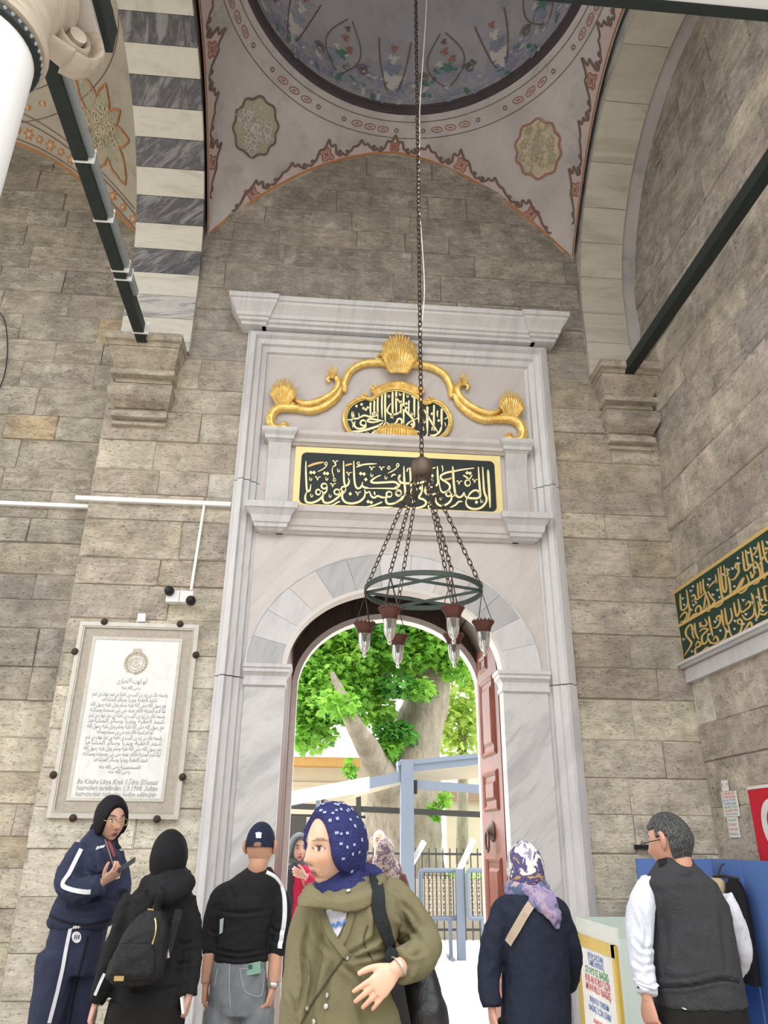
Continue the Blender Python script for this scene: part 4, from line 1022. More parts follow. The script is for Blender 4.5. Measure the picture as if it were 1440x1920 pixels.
# ================================================================== MEMORIAL TABLET on the pier
tab = empty('memorial_tablet', (-2.2, -.02, 1.75), 'white marble tablet engraved with Arabic and Turkish lines on the pier', 'tablet')
TX0, TX1, TZ0, TZ1 = -2.70, -1.71, 1.75, 3.29
M['tab_frame'] = marble_mat('tablet_grey_marble', (.62,.595,.54), (.48,.45,.40), .4, 2.)
M['tab_band'] = plain('tablet_carved_band', (.47,.42,.36), .8, var=.25, vs=30, bump=.9, bs=45)
M['tab_white'] = marble_mat('tablet_white_marble', (.80,.80,.79), (.66,.68,.70), .4, .9, 1.5)
M['engraved'] = plain('engraved_grey_letter', (.36,.355,.35), .8, var=.2, vs=20)
M['tan_line'] = plain('tan_relief', (.56,.51,.41), .8, var=.15)
def rframe(name, i0, i1, y0, y1, m, par):
    mb = MB(); A_ = [(TX0+i0, TZ0+i0), (TX1-i0, TZ0+i0), (TX1-i0, TZ1-i0), (TX0+i0, TZ1-i0)]; B_ = [(TX0+i1, TZ0+i1), (TX1-i1, TZ0+i1), (TX1-i1, TZ1-i1), (TX0+i1, TZ1-i1)]
    mb.add([(p[0], y0, p[1]) for p in A_]+[(p[0], y1, p[1]) for p in B_]+[(p[0], .0, p[1]) for p in A_]+[(p[0], .0, p[1]) for p in B_],
           [(j, (j+1) % 4, 4+(j+1) % 4, 4+j) for j in range(4)]+[(8+j, 8+(j+1) % 4, (j+1) % 4, j) for j in range(4)]+[(4+j, 4+(j+1) % 4, 12+(j+1) % 4, 12+j) for j in range(4)])
    return mb.build(name, m, par)
rframe('outer_frame', 0, .035, -.05, -.055, M['tab_frame'], tab); rframe('frame_bead', .035, .05, -.047, -.058, M['tab_frame'], tab); rframe('carved_band', .05, .125, -.042, -.042, M['tab_band'], tab); rframe('inner_fillet', .125, .15, -.05, -.05, M['tab_frame'], tab)
tw = MB().box(TX0+.15, TX1-.15, -.045, 0, TZ0+.15, TZ1-.15).build('white_panel', M['tab_white'], tab)
TXC = (TX0+TX1)/2
et = MB(); LN = ['\u0627\u0628\u0648 \u0627\u064A\u0648\u0628 \u0627\u0644\u0627\u0646\u0635\u0627\u0631\u0649', '\u0631\u0636\u0649 \u0627\u0644\u0644\u0647 \u0639\u0646\u0647']
body = ['\u0648\u0627\u0633\u0645\u0647 \u062E\u0627\u0644\u062F \u0628\u0646 \u0632\u064A\u062F \u0628\u0646 \u0643\u0644\u064A\u0628 \u0628\u0646 \u062B\u0639\u0644\u0628\u0629 \u0628\u0646 \u0639\u0628\u062F \u0639\u0648\u0641 \u0628\u0646 \u063A\u0646\u0645',
 '\u0634\u0647\u062F \u0627\u0644\u0639\u0642\u0628\u0629 \u0648\u0628\u062F\u0631\u0627 \u0648\u0633\u0627\u0626\u0631 \u0627\u0644\u0645\u0634\u0627\u0647\u062F', '\u0645\u0639 \u0631\u0633\u0648\u0644 \u0627\u0644\u0644\u0647 \u0635\u0644\u0649 \u0627\u0644\u0644\u0647 \u0639\u0644\u064A\u0647 \u0648\u0633\u0644\u0645 \u0648\u0646\u0632\u0644 \u0639\u0644\u064A\u0647 \u0631\u0633\u0648\u0644 \u0627\u0644\u0644\u0647',
 '\u0644\u0645\u0627 \u0642\u062F\u0645 \u0627\u0644\u0645\u062F\u064A\u0646\u0629 \u0641\u0627\u0642\u0627\u0645 \u0639\u0646\u062F\u0647 \u062D\u062A\u0649 \u0628\u0646\u0649 \u0645\u0633\u062C\u062F\u0647 \u0648\u0645\u0633\u0627\u0643\u0646\u0647']
def tl(s, size, z, w, sh=0.): text_on(et, s, size, lambda x, y: (TXC+x, -.0465, z+y), res=1, width=w, shear=sh, bold=.0006)
tl(shape_ar(LN[0]), .06, 2.80, .24); tl(shape_ar(LN[1]), .04, 2.745, .15)
zz = 2.692
for i in range(12):
    tl(shape_ar(body[i % 4]), .046, zz, .60 if i not in (1, 7) else .44); zz -= .0425
tl(shape_ar(body[1]), .045, zz-.0, .42); tl(shape_ar('\u0627\u0644\u0642\u0633\u0637\u0646\u0637\u064A\u0646\u064A\u0629 '+LN[1]), .04, zz-.055, .32); tl(shape_ar(LN[1]), .038, zz-.09, .17)
tl('Bu Kitabe Libya Kralı 1.İdris ElSenusi', .055, 2.015, .62, .25); tl('hazretleri tarafından 1.9.1908. Sultan', .055, 1.97, .62, .25); tl('hazretlerinin türbesine hediye edilmiştir.', .055, 1.925, .62, .25)
et.build('engraved_text', M['engraved'], tw, fix=False)
em = MB(); ec = Vector((TXC+.01, -.047, 2.955))
for R_, w_ in ((.085, .014), (.062, .008)): ribbon(em, [ec+Vector((R_*math.cos(2*PI*i/40)*(.9+.1*math.cos(6*PI*i/40)), 0, R_*math.sin(2*PI*i/40))) for i in range(40)], [Vector((0, -1, 0))]*40, w_, True, .002)
for i in range(20):
    a = PI*.62+PI*1.76*i/19; em.lathe([(.010, -.012), (.012, 0), (.002, .014)], ec+Vector((.085*math.cos(a+.9*PI), -.002, .085*math.sin(a+.9*PI))), 6)
for i in range(3): em.box(ec.x-.035+i*.025, ec.x-.018+i*.025, -.052, -.045, ec.z+.085, ec.z+.115)
ribbon(em, [ec+Vector((.036*math.cos(a), 0, .036*math.sin(a))) for a in [PI*.15+1.7*PI*i/16 for i in range(17)]], [Vector((0, -1, 0))]*17, .012, False, .003)
ribbon(em, [ec+Vector((.022*math.cos(PI/2+2*PI*i/10)*(1 if i % 2 == 0 else .42), 0, .022*math.sin(PI/2+2*PI*i/10)*(1 if i % 2 == 0 else .42))) for i in range(10)], [Vector((0, -1, 0))]*10, .006, True, .003)
em.build('wreath_emblem', M['tan_line'], tw, fix=False)
for (x, z) in ((-2.50, TZ1), (-1.87, TZ1), (-2.50, TZ0), (-1.87, TZ0), (TX0, 3.03), (TX1, 3.03), (TX0, 2.06), (TX1, 2.06)):
    mb = MB(); mb.lathe([(.012, -.012), (.028, -.008), (.03, .006), (.02, .016), (.004, .02)], (0, 0, 0), 10)
    mb.v = [(x+p[0], -.05-p[2]*1.2, z+p[1]) for p in mb.v]; mb.bar((x, -.05, z), (x, .02, z), .014, .014); mb.build('iron_clamp', M['iron'], tab, True)

# ================================================================== CONDUITS AND CAMERAS
cd1 = MB(); cd1.box(-2.93, -1.545, -.055, -.01, 4.405, 4.445); o = cd1.build('cable_trunking', M['white_paint']); tag(o, 'white plastic cable trunking running level across the pier', 'trunking')
cd2 = MB(); cd2.box(-5.2, -2.86, YL-.05, YL-.005, 4.415, 4.45); o = cd2.build('cable_trunking', M['white_paint']); tag(o, 'white plastic cable trunking on the recessed wall left of the pier', 'trunking')
cd3 = MB(); cd3.bar((-1.785, -.035, 4.405), (-1.815, -.035, 3.60), .022, .022, (0, 1, 0)); o = cd3.build('cable_trunking', M['white_paint']); tag(o, 'thin white upright trunking dropping to the security cameras', 'trunking')
sc_ = empty('security_camera', (-1.88, -.02, 3.5), 'white twin security camera box with two black lens domes', 'camera')
for i in (0, 1):
    x = -1.955+i*.115; mb = MB(); mb.box(x-.055, x+.055, -.09, -.005, 3.475, 3.575); mb.build('camera_housing', M['white_paint'], sc_)
for (x, z) in ((-1.985, 3.565), (-1.795, 3.485)):
    mb = MB(); mb.lathe([(.042, 0), (.042, .03), (.034, .052), (.018, .066), (.002, .07)], (0, 0, 0), 16); mb.v = [(x+p[0], -.085-p[2], z+p[1]) for p in mb.v]; mb.build('lens_dome', M['black'], sc_, True)
sb = MB().box(-2.235, -2.17, -.045, -.005, 3.305, 3.375).build('junction_box', M['white_paint']); tag(sb, 'small white junction box on top of the marble tablet', 'box')

# ================================================================== TIE BEAMS
def tie(name, a, b, label, sheet=True, ties=()):
    root = empty(name, a, label, 'beam'); a, b = Vector(a), Vector(b)
    mb = MB(); mb.bar(a, b, .095, .11); mb.build('timber_beam', M['dark_beam'], root)
    if sheet:
        mb = MB(); mb.bar(a.lerp(b, .26)+Vector((.062, 0, .01)), b+Vector((.062, 0, .01)), .05, .06); mb.build('lead_conduit', M['beam_grey'], root)
    for t in ties:
        p = a.lerp(b, t); mb = MB(); mb.box(p.x-.056, p.x+.092, p.y-.006, p.y+.006, p.z-.064, p.z+.062); mb.build('cable_tie', M['white_paint'], root)
    return root
tie('tie_beam', (-2.5, -.02, 6.02), (-2.5, -3.5, 6.06), 'dark tie beam with grey conduit from striped arch corbel to column', True, (.12, .33, .36, .52, .68))
tie('tie_beam', (2.30, -.10, 6.0), (2.30, -3.75, 5.94), 'dark tie beam rising from the worn corner corbel beside the end wall', False, ())
fb = empty('front_tie_beam', (-2.3, -3.78, 6.0), 'dark tie beam with white upper face between the front columns', 'beam')
MB().box(-2.2, 2.62, -3.82, -3.76, 6.01, 6.07).build('timber_beam', M['dark_beam'], fb); MB().box(-2.2, 2.62, -3.90, -3.822, 6.02, 6.08).build('white_fascia', M['white_paint'], fb)
pp = MB(); pp.tube([(2.12, -.16, 6.09), (2.60, -.16, 6.09)], .022, 10); o = pp.build('grey_pipe', M['beam_grey']); tag(o, 'short grey pipe lying on the worn corner corbel', 'pipe')

# ================================================================== COLUMN
colr = empty('portico_column', (-2.51, -3.76, 0), 'white marble portico column with volute capital', 'column')
cx_, cy_ = -2.51, -3.76
MB().lathe([(.34, 0), (.34, .12), (.30, .16), (.31, .22), (.285, .26), (.28, .4), (.27, 5.22)], (cx_, cy_, 0), 40).build('shaft', M['white_paint'], colr, True)
MB().lathe([(.27, 5.22), (.295, 5.23), (.30, 5.25), (.295, 5.27), (.275, 5.28)], (cx_, cy_, 0), 40).build('neck_band', M['dark_beam'], colr, True)
mb = MB()
for i in range(48): a = 2*PI*i/48; mb.lathe([(.004, -.012), (.012, 0), (.004, .012)], (cx_+.298*math.cos(a), cy_+.298*math.sin(a), 5.25), 6)
mb.build('bead_row', M['beam_grey'], colr)
MB().lathe([(.275, 5.28), (.31, 5.29), (.325, 5.32), (.31, 5.35), (.28, 5.36), (.285, 5.40), (.30, 5.42), (.285, 5.44), (.28, 5.46), (.29, 5.55), (.33, 5.68), (.40, 5.78)], (cx_, cy_, 0), 40).build('bell', M['capital'], colr, True)
for sx, sy in ((1, 1), (1, -1), (-1, 1), (-1, -1)):
    mb = MB(); d = Vector((sx, sy, 0)).normalized(); sd = Vector((-d.y, d.x, 0)); cc = Vector((cx_, cy_, 5.74))+d*.42
    P, R_ = [], []
    for i in range(30):
        a = -PI*.5+i*.42; rr_ = .165*(1-i/34); P.append(cc+d*(rr_*math.cos(a))+Vector((0, 0, rr_*math.sin(a)))); R_.append((.10*(1-i/60), .030*(1-i/45)))
    mb.tube(P, R_, 10); mb.tube([cc-d*.16+Vector((0, 0, -.14)), cc+Vector((0, 0, -.135))], [(.07, .03), (.085, .03)], 10); mb.tube([cc-sd*.07, cc+sd*.07], .05, 10); mb.build('volute', M['capital'], colr, True)
MB().box(cx_-.42, cx_+.42, cy_-.42, cy_+.42, 5.84, 5.90).build('abacus', M['marble_white'], colr); MB().box(cx_-.46, cx_+.46, cy_-.46, cy_+.46, 5.90, 6.10).build('iron_collar', M['dark_beam'], colr); MB().box(cx_-.40, cx_+.40, cy_-.40, cy_+.40, 6.10, 6.60).build('impost_block', M['stripe_white'], colr)

# ================================================================== CHANDELIER
CX, CY, RZ, RR = -.04, -1.95, 3.05, .365
ch = empty('mosque_chandelier', (CX, CY, RZ), 'iron ring chandelier with six hanging glass oil lamps on chains', 'chandelier')
def chain(name, a, b, link_=.05, r=.0042, par=None, mat='iron'):
    a, b = Vector(a), Vector(b); d = b-a; L = d.length; d.normalize(); n = max(2, int(L/(link_*.74))); u = d.orthogonal().normalized(); w = d.cross(u); mb = MB()
    for i in range(n):
        c = a+d*(L*(i+.5)/n); s1 = u if i % 2 else w
        pts = [c+d*(link_*.5*math.cos(2*PI*j/10))+s1*(link_*.26*math.sin(2*PI*j/10)) for j in range(10)]
        rings = []
        for j in range(10):
            t = (pts[(j+1) % 10]-pts[j-1]).normalized(); nn = (w if i % 2 else u); q = t.cross(nn)
            rings.append([pts[j]+nn*(r*math.cos(2*PI*m_/4))+q*(r*math.sin(2*PI*m_/4)) for m_ in range(4)])
        bs = [p for rg in rings for p in rg]; mb.add(bs, [(j*4+m_, j*4+(m_+1) % 4, ((j+1) % 10)*4+(m_+1) % 4, ((j+1) % 10)*4+m_) for j in range(10) for m_ in range(4)])
    return mb.build(name, M[mat], par, True, False)
chain('main_chain', (CX, CY, 3.97), (CX-.01, CY, 10.85), .062, .0052, ch)
mb = MB(); mb.tube([(CX, CY+.01, 6.3), (CX+.012, CY, 7.0), (CX+.02, CY, 7.4), (CX+.10, CY, 9.0), (CX+.10, CY, 10.8)], .0045, 6, smooth=6); mb.tube([(CX, CY, 5.0), (CX+.035, CY, 5.4), (CX+.02, CY, 5.9), (CX, CY+.01, 6.3)], .004, 6, smooth=6); mb.build('electric_wire', M['white_paint'], ch, True)
MB().lathe([(.012, 3.985), (.045, 3.982), (.064, 3.965), (.071, 3.94), (.073, 3.925), (.071, 3.915), (.074, 3.905), (.071, 3.88), (.058, 3.85), (.03, 3.835), (.01, 3.83)], (CX, CY, 0), 28).build('canopy_cup', M['bronze'], ch, True)
mb = MB(); nn_ = 64
for (r0, r1, z0, z1) in ((RR-.006, RR+.006, -.015, .015),):
    mb.loft([[ (CX+r*math.cos(2*PI*i/nn_), CY+r*math.sin(2*PI*i/nn_), RZ+z) for r, z in ((r0, z0), (r1, z0), (r1, z1), (r0, z1))] for i in range(nn_+1)], False)
mb.build('hoop', M['verdigris'], ch)
hp = [Vector((CX+RR*math.cos(-math.radians(10+60*i)), CY+RR*math.sin(-math.radians(10+60*i)), RZ)) for i in range(6)]
for i in range(6): mb = MB(); mb.bar(hp[i], hp[(i+2) % 6], .006, .018); mb.build('star_bar', M['verdigris'], ch)
for i in range(6):
    a = -math.radians(10+60*i); top = Vector((CX+.05*math.cos(a), CY+.05*math.sin(a), 3.85)); chain('hanging_chain', top, hp[i]+Vector((0, 0, .02)), .052, .0040, ch)
    lz = RZ-.215; c = hp[i]
    mb = MB(); mb.lathe([(.036, lz-.052), (.044, lz-.045), (.050, lz-.02), (.062, lz), (.064, lz+.012), (.060, lz+.012), (.046, lz-.015), (.036, lz-.04)], (c.x, c.y, 0), 20, False)
    for j in range(16): b = 2*PI*j/16; mb.lathe([(.003, -.008), (.009, 0), (.003, .012)], (c.x+.062*math.cos(b), c.y+.062*math.sin(b), lz+.012), 6)
    hold = mb.build('lamp_collar', M['rust_red'], ch, True)
    mb = MB(); mb.lathe([(.037, lz-.03), (.038, lz-.06), (.037, lz-.10), (.031, lz-.135), (.020, lz-.160), (.010, lz-.172), (.014, lz-.184), (.010, lz-.196), (.002, lz-.199)], (c.x, c.y, 0), 20, False)
    mb.lathe([(.034, lz-.03), (.035, lz-.06), (.034, lz-.10), (.028, lz-.133), (.016, lz-.156), (.002, lz-.162)], (c.x, c.y, 0), 20, False); mb.build('lamp_glass', M['glass'], hold, True, False)
    mb = MB(); mb.lathe([(.018, lz-.03), (.022, lz-.06), (.018, lz-.09), (.002, lz-.10)], (c.x, c.y, 0), 12); mb.build('lamp_bulb', M['white_paint'], hold, True)
    for j in range(3): b = 2*PI*j/3+a; mb = MB(); mb.tube([c+Vector((0, 0, -.015)), Vector((c.x+.058*math.cos(b), c.y+.058*math.sin(b), lz+.01))], .0028, 5); mb.build('lamp_wire', M['iron'], hold)

# ================================================================== END-WALL POSTERS, FLAG, BOARDS, COAT
M['paper'] = plain('white_paper', (.80,.79,.76), .7, var=.05)
M['ink_red'] = plain('red_print', (.62,.09,.08), .7, var=.1); M['ink_blue'] = plain('blue_print', (.10,.20,.48), .7, var=.1); M['ink_green'] = plain('green_print', (.06,.34,.13), .7, var=.1); M['ink_grey'] = plain('grey_print', (.33,.33,.34), .7, var=.1)
def notice(y0, y1, z0, z1, label, lines, x=XR-.012, tilt=0.):
    root = empty('paper_notice', (x, (y0+y1)/2, z0), label, 'notice')
    MB().box(x-.004, x, min(y0, y1), max(y0, y1), z0, z1).build('sheet', M['paper'], root)
    yc = (y0+y1)/2; w = abs(y1-y0)
    for i, (t, m_, s) in enumerate(lines):
        mb = MB(); z = z1-(z1-z0)*(i+.7)/(len(lines)+.4)
        text_on(mb, t, s, lambda u, v: (x-.0055, yc-u, z+v), res=1, width=w*.82); mb.build('printed_line', M[m_], root, fix=False)
notice(-.235, -.475, 1.815, 2.0, 'white notice with red blue and green print on the end wall', [('DİKKAT', 'ink_red', .03), ('KURBAN BAĞIŞI', 'ink_red', .026), ('BU KUTUYA', 'ink_blue', .026), ('YAPILIR', 'ink_blue', .026), ('HAYIR İÇİN', 'ink_green', .026), ('ALLAH KABUL ETSİN', 'ink_red', .022), ('TEŞEKKÜR EDERİZ', 'ink_grey', .022)])
notice(-.27, -.43, 1.665, 1.812, 'smaller faded notice taped below the printed notice', [('AÇIK', 'ink_green', .026), ('ZİYARET', 'ink_red', .026), ('SAATLERİ', 'ink_red', .026), ('BURADA', 'ink_blue', .022)])
notice(-.265, -.37, 2.003, 2.085, 'small pale tag with grey emblem above the printed notice', [('U', 'ink_grey', .05)])
M['flag_red'] = plain('red_flag_cloth', (.62,.015,.035), .75, var=.06, bump=.2, bs=200)
flag = empty('national_flag', (XR-.05, -1.2, 1.2), 'red flag with white crescent and star hung on the end wall', 'flag')
def fg(u, v): return Vector((XR-.035-.012*math.sin(u*9)-.010*math.sin(u*23+v*3)*(1-v), -.68-u*1.15-.03*(1-v), lerp(1.28, 2.0, v)))
MB().grid(fg, 40, 16).build('red_cloth', M['flag_red'], flag, True, False)
MB().grid(lambda u, v: fg(u, lerp(.985, 1.015, v))+Vector((-.004, 0, 0)), 40, 1).build('white_hem', M['paper'], flag, True, False)
mb = MB(); fc = (.27, .64); P = []
for i in range(25):
    a = math.radians(35)+math.radians(290)*i/24; P.append((a,))
ou, inn = [], []
for (a,) in P: ou.append((fc[0]+.155*math.cos(a), fc[1]+.245*math.sin(a)))
for i in range(25):
    a = math.radians(42)+math.radians(276)*i/24; inn.append((fc[0]+.038+.122*math.cos(a), fc[1]+.193*math.sin(a)))
vs_ = [fg(*p)+Vector((-.006, 0, 0)) for p in ou+inn]; mb.add(vs_, [(i, i+1, 26+i, 25+i) for i in range(24)]); mb.build('crescent', M['paper'], flag, fix=False)
mb = MB(); pts = [(fc[0]+.19+.075*(1 if i % 2 == 0 else .4)*math.cos(PI+2*PI*i/10), fc[1]+.118*(1 if i % 2 == 0 else .4)*math.sin(PI+2*PI*i/10)) for i in range(10)]
mb.add([fg(fc[0]+.19, fc[1])+Vector((-.006, 0, 0))]+[fg(*p)+Vector((-.006, 0, 0)) for p in pts], [(0, 1+i, 1+(i+1) % 10) for i in range(10)]); mb.build('star', M['paper'], flag, fix=False)
M['blue_board'] = plain('blue_painted_board', (.115,.215,.53), .55, var=.10, vs=3)
b1 = MB(); b1.box(1.79, 2.37, -.33, -.30, 0, 1.51); o = b1.build('blue_board', M['blue_board']); tag(o, 'blue board standing upright against the gate wall near the corner', 'board')
bb = empty('blue_board', (2.46, -.9, 0), 'blue board standing along the end wall under the flag', 'board')
for i, (ya, yb) in enumerate(((-.08, -.62), (-.625, -1.15), (-1.155, -1.8))): MB().box(2.44+.012*(i % 2), 2.49, yb, ya, 0, 1.51).build('board_panel', M['blue_board'], bb)
M['coat'] = plain('black_wool', (.012,.011,.012), .9, var=.4, vs=30, bump=.5, bs=150)
M['beige'] = plain('beige_lining', (.62,.50,.30), .8, var=.1)
ct_ = empty('hanging_coat', (2.38, -.55, .75), 'black coat with beige lining hanging in front of the blue board', 'coat')
mb = MB(); rings = []
for z, hw, d in ((.74, .13, .05), (.95, .14, .06), (1.15, .13, .065), (1.28, .12, .06), (1.35, .08, .05), (1.385, .03, .03)):
    rings.append([(2.355+d*math.cos(a)*(.9+.1*math.sin(5*a+z*9)), -.66+hw*math.sin(a), z) for a in [2*PI*i/24 for i in range(24)]])
mb.loft(rings); mb.build('coat_body', M['coat'], ct_, True)
mb = MB(); rings = []
for z, hw, d in ((1.17, .02, .02), (1.23, .05, .03), (1.31, .095, .04), (1.36, .10, .04), (1.385, .06, .03)): rings.append([(2.345+d*math.cos(a), -.43+hw*math.sin(a)-(.0), z) for a in [2*PI*i/18 for i in range(18)]])
mb.loft(rings); mb.build('lining', M['beige'], ct_, True)
mb = MB(); mb.tube([(2.36, -.36, 1.385), (2.36, -.52, 1.40), (2.36, -.72, 1.385)], .012, 8); mb.tube([(2.36, -.43, 1.40), (2.40, -.43, 1.47), (2.425, -.43, 1.48)], .006, 6); mb.build('wooden_hanger', M['iron'], ct_)

mb = MB(); mb.tube([at(-12, 575, YL-.02), at(8, 600, YL-.03), at(14, 650, YL-.03), at(9, 700, YL-.03), at(-8, 745, YL-.02)], .006, 6, smooth=5); o = mb.build('wall_cable', M['black'], None, True); tag(o, 'thin dark cable looping down the recessed wall', 'cable')
MB().box(at(1190, 1588, -.03).x, at(1224, 1588, -.03).x, -.045, .02, at(1205, 1592, -.03).z, at(1205, 1584, -.03).z).build('wall_slot_shade', M['black'], wall_back)  # dark inside of a wall slot, its shade painted as a black bar
# ================================================================== DONATION BOX
M['box_white'] = plain('milky_acrylic', (.74,.76,.71), .25, var=.03); M['box_glass'] = plain('greenish_acrylic', (.60,.69,.63), .2, var=.04)
M['box_gold'] = plain('brass_yellow_frame', (.62,.43,.07), .35, .35, var=.15, vs=5)
dbx = empty('donation_box', (1.5, -.78, 0), 'white acrylic donation box with brass yellow frame and printed sign', 'box')
BX0, BX1, BY0, BY1, BZ = 1.265, 1.95, -1.17, -.37, 1.12
MB().box(BX0, BX0+.02, BY0, BY1, .02, BZ).build('side_wall', M['box_white'], dbx); MB().box(BX1-.02, BX1, BY0, BY1, .02, BZ).build('side_wall', M['box_white'], dbx)
MB().box(BX0+.02, BX1-.02, BY0, BY0+.02, .02, BZ-.06).build('front_wall', M['box_glass'], dbx); MB().box(BX0+.02, BX1-.02, BY1-.02, BY1, .02, BZ).build('back_wall', M['box_glass'], dbx); MB().box(BX0+.02, BX1-.02, BY0+.02, BY1-.02, .02, BZ-.25).build('deposit', M['box_glass'], dbx)
MB().box(BX0, BX1, BY0, BY1, 0, .02).build('base', M['box_gold'], dbx)
x = BX0-.008; za, zb_ = .06, BZ-.10
for (ya, yb, z0, z1) in ((BY0, BY1, zb_-.07, zb_), (BY0, BY1, za, za+.05), (BY0, BY0+.06, za, zb_), (BY1-.07, BY1, za, zb_)): MB().box(x-.012, x+.008, ya, yb, z0, z1).build('brass_frame_bar', M['box_gold'], dbx)
MB().box(BX0-.02, BX0, BY0-.012, BY0+.004, .06, BZ-.10).build('brass_edge', M['box_gold'], dbx)
sg_ = MB().box(x-.004, x+.002, BY0+.06, BY1-.07, za+.05, zb_-.07).build('sign_sheet', M['paper'], dbx)
yc = (BY0+BY1)/2
for i, (t, m_, s, z, w) in enumerate([('EYÜP SULTAN', 'ink_blue', .05, .905, .30), ('CAMİİ HAYRATI', 'ink_blue', .05, .865, .30), ('STOPSUZ BAĞIŞ', 'ink_green', .06, .815, .46), ('KUR AN KURSU İÇİN', 'ink_red', .06, .765, .48), ('MÜHÜRLÜ BAĞIŞ', 'ink_red', .06, .715, .48), ('BURAYA YARDIM', 'ink_blue', .05, .645, .36), ('BAĞIŞ İÇİN ZARF', 'ink_blue', .05, .595, .42), ('ALLAH KABUL ETSİN', 'ink_red', .035, .53, .28), ('HAYIRLI GÜNLER', 'ink_grey', .035, .49, .26), ('AMİN', 'ink_red', .035, .45, .14)]):
    mb = MB(); text_on(mb, t, s, lambda u, v: (x-.006, yc-u, z+v), res=1, width=w, bold=.001); mb.build('printed_line', M[m_], sg_, fix=False)
for i, (t, m_, s, z, w) in enumerate([('STOPSUZ', 'ink_green', .07, .83, .34), ('KUR AN', 'ink_red', .07, .775, .30), ('MÜHÜR', 'ink_red', .07, .725, .28), ('BURAYA', 'ink_blue', .065, .60, .28)]):
    mb = MB(); text_on(mb, t, s, lambda u, v: (BX0+.27+u, BY0-.004, z+v), res=1, width=w, bold=.001); mb.build('printed_line', M[m_], dbx, fix=False)
mb = MB(); blob(mb, Vector((BX0+.16, BY0-.003, .94)), Vector((1, 0, 0)), Vector((0, 0, 1)), Vector((0, -1, 0)), lambda a: .035*(.7+.3*math.cos(3*a+PI/2)), 24, .002); mb.build('tulip_mark', M['ink_red'], dbx, fix=False)
# ================================================================== OUTSIDE THE GATE
M['bark'] = None
k = N('plane_tree_bark'); p = k.pos()
c = k.mix(k.ramp(k.noise(k.map(p, (1, 1, .5)), 3.2, 6, .65), [(.35, 0.), (.62, 1.)]), (.20, .165, .125), (.31, .27, .215)); c = k.mix(k.ramp(k.noise(k.map(p, (1, 1, .3)), 11, 5, .7), [(.5, 0.), (.72, .7)]), c, (.12, .09, .06)); k.bump(k.noise(k.map(p, (1, 1, .25)), 9, 6, .7), .8, .06); M['bark'] = k.fin(c, .9)
def leaf_mat(name, c1, c2):
    k = N(name); p = k.pos(); col = k.mix(k.ramp(k.noise(p, 1.6, 4), [(.35, 0.), (.65, 1.)]), c1, c2); k.fin(col, .5)
    tr = k.n('BsdfTranslucent'); k.l(col, tr.inputs[0]); mx = k.n('MixShader'); mx.inputs[0].default_value = .5; k.l(k.b.outputs[0], mx.inputs[1]); k.l(tr.outputs[0], mx.inputs[2]); k.l(mx.outputs[0], k.out.inputs[0]); return k.m
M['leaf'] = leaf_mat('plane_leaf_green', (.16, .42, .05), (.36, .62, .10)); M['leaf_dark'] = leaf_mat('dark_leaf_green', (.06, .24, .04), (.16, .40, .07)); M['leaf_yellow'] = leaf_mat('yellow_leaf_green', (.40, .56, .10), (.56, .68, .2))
def leaf_shape(mb, c, d, up, s):
    d = d.normalized(); r = d.cross(up); r = r.normalized() if r.length > 1e-4 else d.orthogonal().normalized(); n = r.cross(d)
    P = [(0,0,0),(.42,.30,.06),(.30,.55,.04),(.55,.85,.0),(.22,.80,.06),(0,1.12,-.05),(-.22,.80,.06),(-.55,.85,.0),(-.30,.55,.04),(-.42,.30,.06)]
    vs_ = [c+r*(x*s)+d*(y*s)+n*(z*s) for x, y, z in P]+[c+d*(.45*s)+n*(.0)]
    mb.add(vs_, [(10, i, (i+1) % 10) for i in range(10)])
TY = 11.5
def T(px, py, Y=TY): return at(px, py, Y)
tree = empty('plane_tree', (T(760, 1600).x, TY, 0), 'huge old plane tree with forked trunk behind the pergola', 'tree')
mb = MB()
def trunk(pts, rad): mb.tube([Vector(p) for p in pts], rad, 20, smooth=5)
b0 = T(757, 1700); cxl = b0.x
trunk([(cxl, TY, -.1), (cxl, TY, .6), T(757, 1590), T(757, 1480), T(775, 1400), T(795, 1330), T(800, 1270), T(795, 1180), T(790, 1050)], [1.05, .93, .86, .84, .62, .54, .50, .40, .34])
trunk([T(722, 1480, TY-.5), T(698, 1420, TY-1.4), T(676, 1380, TY-2.1), T(655, 1345, TY-2.6), T(640, 1300, TY-2.4), T(622, 1262, TY-2.2)], [.42, .27, .20, .15, .10, .05])
trunk([T(735, 1300), T(715, 1240), T(690, 1180), T(660, 1120)], [.14, .12, .10, .06]); trunk([T(800, 1290), T(760, 1260), T(745, 1200)], [.2, .16, .12])
for a in range(7):
    an = 2*PI*a/7; mb.tube([Vector((cxl+.7*math.cos(an), TY+.7*math.sin(an), .9)), Vector((cxl+1.15*math.cos(an), TY+1.15*math.sin(an), -.1))], [.22, .3], 10)
for i, v in enumerate(mb.v):
    p = Vector(v); d_ = noise.noise(p*1.7)*.10+noise.noise(p*5)*.03; cdir = Vector((p.x-cxl, p.y-TY, 0)); cdir = cdir.normalized() if cdir.length > 1e-4 else Vector((1, 0, 0)); mb.v[i] = tuple(p+cdir*d_)
mb.build('trunk', M['bark'], tree, True)
rl = random.Random(21)
